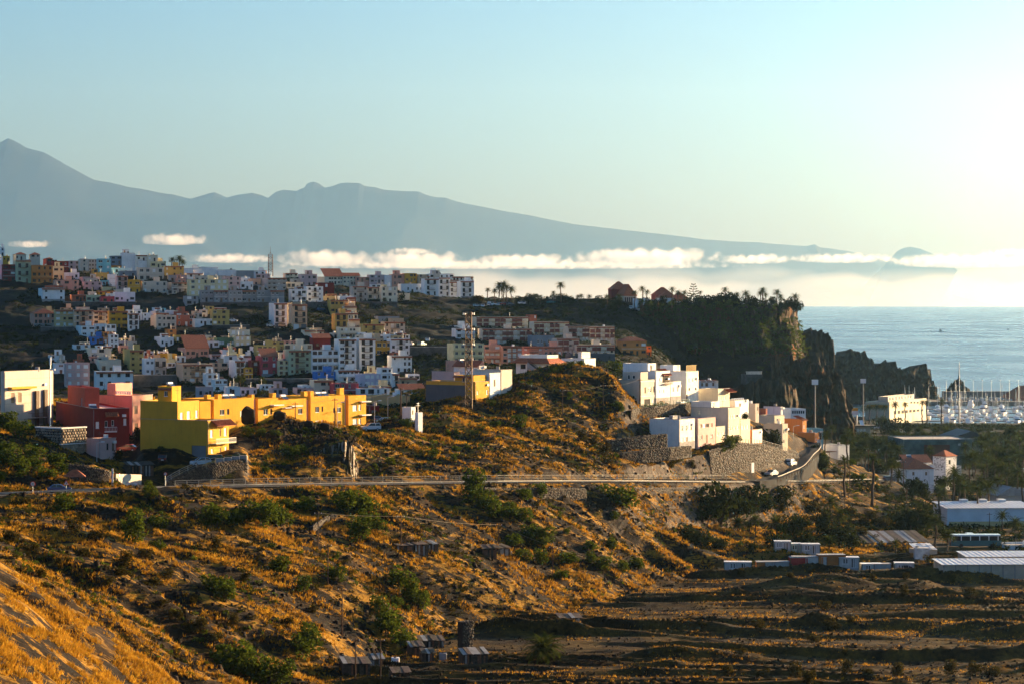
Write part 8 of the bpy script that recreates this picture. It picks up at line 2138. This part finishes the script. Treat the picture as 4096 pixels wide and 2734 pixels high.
# drive sign pillar (bus stop totem) and street sign
r1 = sign_root(RU(6, 1057), 457, "bus_stop_totem", "slim white and blue bus stop totem by rubble wall", 3); zt = zat(RV(6, 1060), 457) - r1.location.z
MB().box(-.16, .16, -.05, .05, -.4, zt).build("pillar", M_SWH, r1); MB().box(-.17, .17, -.062, .062, zt - 1.0, zt - .55).build("panel", paint("sky"), r1)
r1 = sign_root(RU(6, 1553), 463, "no_overtaking_sign", "round sign at foot of the ramp railing", 3); zt = zat(RV(6, 1112), 463) - r1.location.z
MB().tube((0, .06, -.5), (0, .06, zt + .2), .04, n=6).build("post", M_METAL, r1); disc(r1, zt, .33, M_SRED, 0); disc(r1, zt, .25, M_SWH, -.012, name="face"); MB().box(-.12, .12, -.03, -.014, zt - .06, zt + .08).build("symbol", M_BLACKM, r1)
# bus shelter
p = P(RU(6, 700), RV(6, 1255), 447.5); r1 = empty("bus_shelter", (p.x, p.y, gz(p.x, p.y)), rad(10)); tag(r1, "timber bus shelter with pitched tiled roof by rubble wall", "shelter"); zt = zat(RV(6, 1135), 447.5) - r1.location.z
for sx in (-.9, 1.0):
    for sy in (-.9, .9): MB().box(sx - .07, sx + .07, sy - .07, sy + .07, -.4, zt).build("post", plain("shelter_timber", (.35, .14, .05), .8), r1)
hip_roof(r1, -1.6, 1.7, -1.2, 1.2, zt, 1.3); MB().box(-.8, .9, .3, .7, .42, .48).build("bench", M_OLD, r1)
# small lit notice on the retaining wall
p = P(RU(9, 1671), RV(9, 1100), 604.0); o = MB().box(-.55, .55, 0, .06, -1.2, 1.2).build("notice_board", M_SWH, None, (p.x, p.y, p.z), rad(48)); tag(o, "white rectangular notice fixed on the retaining wall", "notice"); MB().box(-.6, .6, .061, .09, -1.25, 1.25).build("backing", M_METAL, o)
# ------------------------------------------------------------------ cliffs of the headland
def cliff_mat(name, c0, c1, c2, red):
    m, nt, b = new_mat(name); geo = N(nt, "ShaderNodeNewGeometry")
    mp = N(nt, "ShaderNodeMapping"); mp.inputs["Scale"].default_value = (1, 1, .3); nt.links.new(geo.outputs["Position"], mp.inputs["Vector"])
    n1 = N(nt, "ShaderNodeTexNoise", Scale=.35, Detail=8.0, Roughness=.72); nt.links.new(mp.outputs[0], n1.inputs["Vector"])
    n2 = N(nt, "ShaderNodeTexNoise", Scale=.05, Detail=4.0); nt.links.new(geo.outputs["Position"], n2.inputs["Vector"])
    r1 = ramp(nt, n1.outputs["Fac"], [(.3, c0), (.5, c1), (.75, c2)]); f2 = ramp(nt, n2.outputs["Fac"], [(.48, (0, 0, 0)), (.6, (1, 1, 1))])
    c = mixc(nt, f2.outputs[0], r1.outputs[0], red)
    sx = N(nt, "ShaderNodeSeparateXYZ"); nt.links.new(geo.outputs["Normal"], sx.inputs[0]); fg = ramp(nt, sx.outputs["Z"], [(.45, (0, 0, 0)), (.7, (1, 1, 1))])
    c = mixc(nt, fg.outputs[0], c, (.03, .022, .007)); nt.links.new(c, b.inputs["Base Color"]); b.inputs["Roughness"].default_value = .95; b.inputs["Specular IOR Level"].default_value = .1
    bp = N(nt, "ShaderNodeBump", Strength=.8, Distance=.8); nt.links.new(n1.outputs["Fac"], bp.inputs["Height"]); nt.links.new(bp.outputs[0], b.inputs["Normal"]); return m
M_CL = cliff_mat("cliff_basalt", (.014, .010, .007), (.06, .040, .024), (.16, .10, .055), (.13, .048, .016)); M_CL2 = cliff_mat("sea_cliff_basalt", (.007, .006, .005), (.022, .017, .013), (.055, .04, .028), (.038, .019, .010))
def cliff(name, tops, D, slope, right, mat, nc=150, nr=60, amp=3.0, base=-4.0, back=60.0, round_=40.0, seed=0.0):
    """tops: silhouette (u,v); the face leans back by slope (m per m of height), its right flank curves away by round_ metres"""
    tu = np.array([t[0] for t in tops], float); tv = np.array([t[1] for t in tops], float)
    us = np.linspace(tu[0], tu[-1], nc); top = CAMZ - (np.interp(us, tu, tv) - VH) * D / FPX
    top = top + fbm(us / 14 + seed, us * 0 + 3, 3) * amp * .25
    s = np.linspace(0, 1, nc); rows = []
    Dr = D + round_ * np.clip((s - .72) / .28, 0, 1) ** 2
    for j in range(nr + 1):
        t = j / nr; z = base + (top - base) * t
        y = Dr - slope * (top - z) + amp * (ridged((us + seed * 9) / 45 + vnoise(us / 60, z / 15) * .5, z / 17, 4) * .9 + fbm(us / 9, z / 5 + seed, 3) * .4 + vnoise(us / 260 + seed, z / 3.0) * .55) * np.minimum(1, 4 * (1 - t) + .15)
        flare = right * (1 - t) ** 1.3 * np.clip((s - .6) / .4, 0, 1)
        x = (us - 2048) * D / FPX + flare
        rows.append(np.stack([x, y, z], -1))
    for k, (dy, dz) in enumerate(((back * .3, -1.5), (back, -4.0), (back * 1.6, None))):
        z = top + dz + fbm(us / 20 + k, us * 0, 3) * 1.2 if dz is not None else np.full_like(top, base); rows.append(np.stack([(us - 2048) * D / FPX, Dr + dy, np.maximum(z, base)], -1))
    V = np.array(rows); r, c = V.shape[:2]; a = (np.arange(r - 1)[:, None] * c + np.arange(c - 1)[None]).ravel()
    return tag(link(name, np_mesh(name, V.reshape(-1, 3), np.stack([a, a + 1, a + c + 1, a + c], 1), mat, smooth=False)), kind="structure")
Z5 = lambda L: [(RU(5, x), RV(5, y)) for x, y in L]
cliff("headland_cliff", [(2560, 1222), (2750, 1228), (2950, 1228), (3080, 1232), (3160, 1232), (3200, 1236), (3226, 1244), (3238, 1262), (3252, 1290), (3257, 1330)], 1168, .55, 14, M_CL, 190, 70, 8.0, 2, 40, 60)
cl0 = bpy.data.objects["headland_cliff"].data
cv = np.empty(len(cl0.vertices) * 3, np.float32); cl0.vertices.foreach_get("co", cv); cv = cv.reshape(-1, 3); cu_ = 2048 + FPX * cv[:, 0] / cv[:, 1]
rk = np.random.default_rng(77); sel = rk.choice(len(cv), 9000); kk = sel[(cu_[sel] + rk.normal(0, 60, 9000) < 3130 + 60 * np.sin(cv[sel, 2] / 6)) & (cv[sel, 2] > 6)]
pj = cv[kk] + rk.normal(0, .8, (len(kk), 3)); tag(scrub("undergrowth", pj, 1.2, 3.2, 14, M_LEAFG, 78, z=pj[:, 2]), "dark green scrub clinging to the headland face", "scrub")
cliff("headland_cliff", [(2960, 1535), (3020, 1520), (3100, 1516), (3140, 1520), (3175, 1545), (3200, 1580), (3215, 1640), (3230, 1700)], 985, .5, 6, M_CL, 90, 40, 5.0, 2, 50, 25, 3.0)
cliff("headland_cliff", [(3080, 1440), (3180, 1430), (3260, 1445), (3285, 1462), (3330, 1472), (3365, 1500), (3378, 1530), (3398, 1560), (3412, 1600), (3428, 1660), (3440, 1700)], 1120, .5, 10, M_CL, 140, 60, 9.0, 2, 60, 25, 5.0)
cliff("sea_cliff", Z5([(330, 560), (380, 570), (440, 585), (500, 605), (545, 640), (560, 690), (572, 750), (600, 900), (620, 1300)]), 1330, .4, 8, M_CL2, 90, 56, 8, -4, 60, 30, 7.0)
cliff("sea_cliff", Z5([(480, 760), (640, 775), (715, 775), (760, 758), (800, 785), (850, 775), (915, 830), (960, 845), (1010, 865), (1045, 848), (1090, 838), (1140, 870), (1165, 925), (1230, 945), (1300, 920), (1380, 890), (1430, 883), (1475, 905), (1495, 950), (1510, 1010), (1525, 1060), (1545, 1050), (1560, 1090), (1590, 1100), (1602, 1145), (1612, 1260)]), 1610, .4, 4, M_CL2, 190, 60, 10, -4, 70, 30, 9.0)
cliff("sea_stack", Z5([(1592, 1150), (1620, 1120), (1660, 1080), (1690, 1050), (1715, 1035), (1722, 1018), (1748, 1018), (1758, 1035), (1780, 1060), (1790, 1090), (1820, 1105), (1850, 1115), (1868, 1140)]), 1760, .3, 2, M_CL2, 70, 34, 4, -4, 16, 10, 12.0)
X = xat(RU(5, 1736), 1762); st = MB().tube((0, 0, -2), (0, 0, 2.2), .9, .6, 8).build("rock_monument", M_CONC, None, (X, 1762, zat(RV(5, 1018), 1762))); tag(st, "small figure monument on top of sea stack", "monument"); MB().tube((0, 0, 2.2), (0, 0, 4.2), .55, .35, 8).tube((-.9, 0, 4.0), (.9, 0, 4.3), .2, n=6).build("figure", M_CONC, st)
# pale rock cutting beside the road
def cut_rock():
    us = np.linspace(1150, 1428, 120); nr = 50; rows = []
    topv = np.interp(us, [1150, 1200, 1240, 1290, 1340, 1375, 1400, 1415, 1428], [1905, 1880, 1840, 1795, 1778, 1760, 1765, 1800, 1870])
    D0 = np.array([lerp_line(9, u) for u in us]) - .3; D1 = np.array([lerp_line(10, u) for u in us]) - .4
    zb = np.array([float(np.interp(u, LINES[9][0], LINES[9][2])) for u in us]) - .3
    for j in range(nr + 1):
        t = j / nr; y = D0 + (D1 - D0) * t ** .8; zt = CAMZ - (topv - VH) * D1 / FPX; z = zb + (zt - zb) * t
        y = y + (ridged(us / 26, z / 14 + 2, 4) * 1.3 + fbm(us / 4, z / 3, 3) * .22) * 1.1; rows.append(np.stack([(us - 2048) * y / FPX, y, z + fbm(us / 8, us * 0 + t * 2, 2) * .25 * t], -1))
    rows.append(rows[-1] + np.array([0, 6.0, -1.5])); V = np.array(rows); r, c = V.shape[:2]; a = (np.arange(r - 1)[:, None] * c + np.arange(c - 1)[None]).ravel()
    return tag(link("rock_face", np_mesh("rock_face", V.reshape(-1, 3), np.stack([a, a + 1, a + c + 1, a + c], 1), cliff_mat("pale_cut_rock", (.07, .056, .046), (.28, .23, .18), (.55, .47, .36), (.20, .16, .12)))), kind="structure")
cut_rock()

# ------------------------------------------------------------------ clouds lying against the far island (outside the haze)
def cloud_mat(sc, seed):
    m = bpy.data.materials.new("cloud_vapour"); m.use_nodes = True; nt = m.node_tree; nt.nodes.clear()
    tc = nt.nodes.new("ShaderNodeTexCoord"); no = N(nt, "ShaderNodeTexNoise", Scale=sc, Detail=5.0, Roughness=.6)
    mp = nt.nodes.new("ShaderNodeMapping"); mp.inputs["Location"].default_value = (seed * 37, seed * 11, 0); nt.links.new(tc.outputs["Object"], mp.inputs["Vector"]); nt.links.new(mp.outputs[0], no.inputs["Vector"])
    sp = nt.nodes.new("ShaderNodeVectorMath"); sp.operation = 'MULTIPLY_ADD'; sp.inputs[1].default_value = (2, 2, 1.55); sp.inputs[2].default_value = (-1, -1, -.6); nt.links.new(tc.outputs["Generated"], sp.inputs[0])
    ln = nt.nodes.new("ShaderNodeVectorMath"); ln.operation = 'LENGTH'; nt.links.new(sp.outputs[0], ln.inputs[0])
    def mth(op, a, b_):
        q = nt.nodes.new("ShaderNodeMath"); q.operation = op
        for i, x in enumerate((a, b_)):
            if isinstance(x, (int, float)): q.inputs[i].default_value = x
            else: nt.links.new(x, q.inputs[i])
        return q.outputs[0]
    d = mth('MULTIPLY', mth('SUBTRACT', mth('MULTIPLY', no.outputs["Fac"], 2.3), mth('ADD', ln.outputs["Value"], .38)), .008)
    d = mth('MINIMUM', mth('MAXIMUM', d, 0), .0035)
    pv = nt.nodes.new("ShaderNodeVolumePrincipled"); pv.inputs["Color"].default_value = (1, 1, 1, 1); nt.links.new(d, pv.inputs["Density"]); pv.inputs["Anisotropy"].default_value = .4
    mo = nt.nodes.new("ShaderNodeOutputMaterial"); nt.links.new(pv.outputs[0], mo.inputs["Volume"]); return m
def cloud(x0, x1, yt, yb, D, seed, label, thick=.9):
    u0, u1, vt, vb = x0 / .57349, x1 / .57349, yt / .57349, yb / .57349
    L = (u1 - u0) * D / FPX * 1.12; Hh = (vb - vt) * D / FPX * 1.25; W = min(L * .5, Hh * 3.5); p = P((u0 + u1) / 2, vb, D)
    bm = bmesh.new(); bmesh.ops.create_icosphere(bm, subdivisions=3, radius=1)
    for v in bm.verts: v.co = Vector((v.co.x * L / 2, v.co.y * W / 2, (v.co.z * .5 + .5) * Hh if v.co.z > -.6 else .2 * Hh + (v.co.z + .6) * .3 * Hh))
    me = bpy.data.meshes.new("cloud"); bm.to_mesh(me); bm.free(); me.materials.append(cloud_mat(1.6 / Hh, seed))
    o = link("cloud", me, None, (p.x, p.y, p.z)); return tag(o, label, "cloud", None)
cloud(600, 1720, 600, 620, 36000, 13.5, "long thin cloud streak joining the banks over the strait")
cloud(318, 478, 538, 566, 33000, 1.0, "small flat cloud floating before the volcano flank"); cloud(15, 125, 553, 570, 33500, 2.0, "thin wisp of cloud low before volcano")
cloud(640, 850, 576, 616, 34000, 3.3, "domed cloud bank rising behind town antenna mast"); cloud(830, 1070, 580, 620, 34500, 4.1, "broad cloud bank beyond white apartment block"); cloud(1075, 1330, 586, 614, 35000, 5.7, "long low cloud along the strait")
cloud(1310, 1660, 574, 614, 34000, 6.2, "largest bright cloud bank over the strait"); cloud(1640, 1830, 586, 608, 35000, 7.9, "thin cloud trailing from the largest bank"); cloud(1810, 2060, 584, 606, 34500, 8.4, "pale cloud below end of the island ridge")
cloud(2020, 2430, 586, 618, 35000, 9.6, "bright cloud mass near the sun side of strait"); cloud(420, 640, 585, 606, 34000, 10.2, "faint cloud above town roofs before island"); cloud(885, 1000, 570, 584, 33000, 11.0, "small wisp above the broad cloud bank"); cloud(2250, 2420, 572, 588, 33000, 12.0, "small wisp near sunlit end of strait")

m = bpy.data.materials.new("sea_mist"); m.use_nodes = True; nt = m.node_tree; nt.nodes.clear()
pv = nt.nodes.new("ShaderNodeVolumePrincipled"); pv.inputs["Color"].default_value = (1, .99, .97, 1); pv.inputs["Density"].default_value = .00014; pv.inputs["Anisotropy"].default_value = .5
mo = nt.nodes.new("ShaderNodeOutputMaterial"); nt.links.new(pv.outputs[0], mo.inputs["Volume"])
def mist(u0, u1, D, v0, W, seed):
    n = 120; us = np.linspace(u0, u1, n); q = MB(); s = np.linspace(0, 1, n); k = np.minimum(1, np.minimum(s, 1 - s) * 5) ** .6
    zt = .9 * (CAMZ - (v0 - VH) * D / FPX) * (.55 + .45 * k) + fbm(us / 190 + seed, us * 0, 3) * 90 * k
    rows = []
    for dy, h in ((0, .02), (W * .2, .8), (W * .5, 1), (W * .8, .8), (W, .02)): rows.append(np.stack([(us - 2048) * D / FPX, np.full(n, D + dy), -100 + (zt + 100) * h], -1))
    for dy in (W, 0): rows.append(np.stack([(us - 2048) * D / FPX, np.full(n, D + dy), np.full(n, -100.0)], -1))
    V = np.array(rows); r = len(rows); F_ = []
    for j in range(r):
        a = j * n + np.arange(n - 1); b_ = ((j + 1) % r) * n + np.arange(n - 1); F_.append(np.stack([a, a + 1, b_ + 1, b_], 1))
    f = np.concatenate(F_).tolist(); f.append([j * n for j in range(r)]); f.append([j * n + n - 1 for j in reversed(range(r))])
    return tag(link("mist", np_mesh("mist", V.reshape(-1, 3).tolist(), [tuple(x) for x in f], m)), kind="stuff")
mist(-900, 5200, 36500, 1085, 2400, 2.0); mist(-900, 5200, 39500, 1045, 1800, 6.0)

# ------------------------------------------------------------------ labels of the town houses
def nearby(i):
    r = BUILT[i]; best = {}
    for j, q in enumerate(BUILT):
        if j == i: continue
        du, dv = q[4] - r[4], q[5] - r[5]
        ov = min(r[9], q[9]) - max(r[8], q[8]); oh = min(r[7], q[7]) - max(r[6], q[6])
        if ov > .25 * min(r[9] - r[8], q[9] - q[8]) and abs(du) < 160:
            k = "beside"
        elif oh > .3 * min(r[7] - r[6], q[7] - q[6]) and abs(dv) < 110: k = "above" if dv > 0 else "below"
        else: continue
        d = math.hypot(du, dv * 1.3)
        best.setdefault(k, []).append((d, j))
    return {k: [j for d, j in sorted(v)] for k, v in best.items()}
def short(j): return BUILT[j][1]
used = {}
todo = [i for i, b_ in enumerate(BUILT) if b_[10] == "house"]
art = lambda w: w
def compose(i, level):
    root, col, nst, feats, uc, vc = BUILT[i][:6]; nb_ = nearby(i)
    s = f"{col} {storey_word(nst)} house"
    bs = nb_.get("beside", []); ab = nb_.get("above", []); bl = nb_.get("below", [])
    tails = []
    if feats: tails.append("with " + feats[0])
    if len(bs) >= 2: tails.append(f"between {short(bs[0])} and {short(bs[1])} houses")
    elif bs: tails.append(f"beside {short(bs[0])} house")
    if ab: tails.append(f"above {short(ab[0])} one")
    if bl: tails.append(f"below {short(bl[0])} one")
    if level == 0: use = tails[:2]
    elif level == 1: use = tails[:3]
    elif level == 2: use = tails[:1] + tails[2:4]
    else: use = tails[1:4]
    if not use: use = ["on the shaded hillside"]
    return " ".join((s + " " + " ".join(use)).split()[:16])
for i in todo:
    for lv in range(4):
        t = compose(i, lv)
        if t not in used: break
    used.setdefault(t, []).append(i)
    tag(BUILT[i][0], t, "house")
for t, L in used.items():
    if len(L) > 1:
        for i in L: BUILT[i][0]["group"] = "matching houses: " + t[:40]
# ------------------------------------------------------------------ haze: the air over the strait
m = bpy.data.materials.new("air_haze"); m.use_nodes = True
nt = m.node_tree; nt.nodes.clear()
pv = nt.nodes.new("ShaderNodeVolumePrincipled")
pv.inputs["Color"].default_value = (0.42, 0.73, 1.0, 1)
pv.inputs["Absorption Color"].default_value = (1, 1, 1, 1)
pv.inputs["Density"].default_value = 2.7e-5
pv.inputs["Anisotropy"].default_value = 0.82
mo = nt.nodes.new("ShaderNodeOutputMaterial"); nt.links.new(pv.outputs[0], mo.inputs["Volume"])
hz = MB().box(-30000, 30000, -600, 29000, -5, 2600).build("haze", m); tag(hz, kind="stuff")
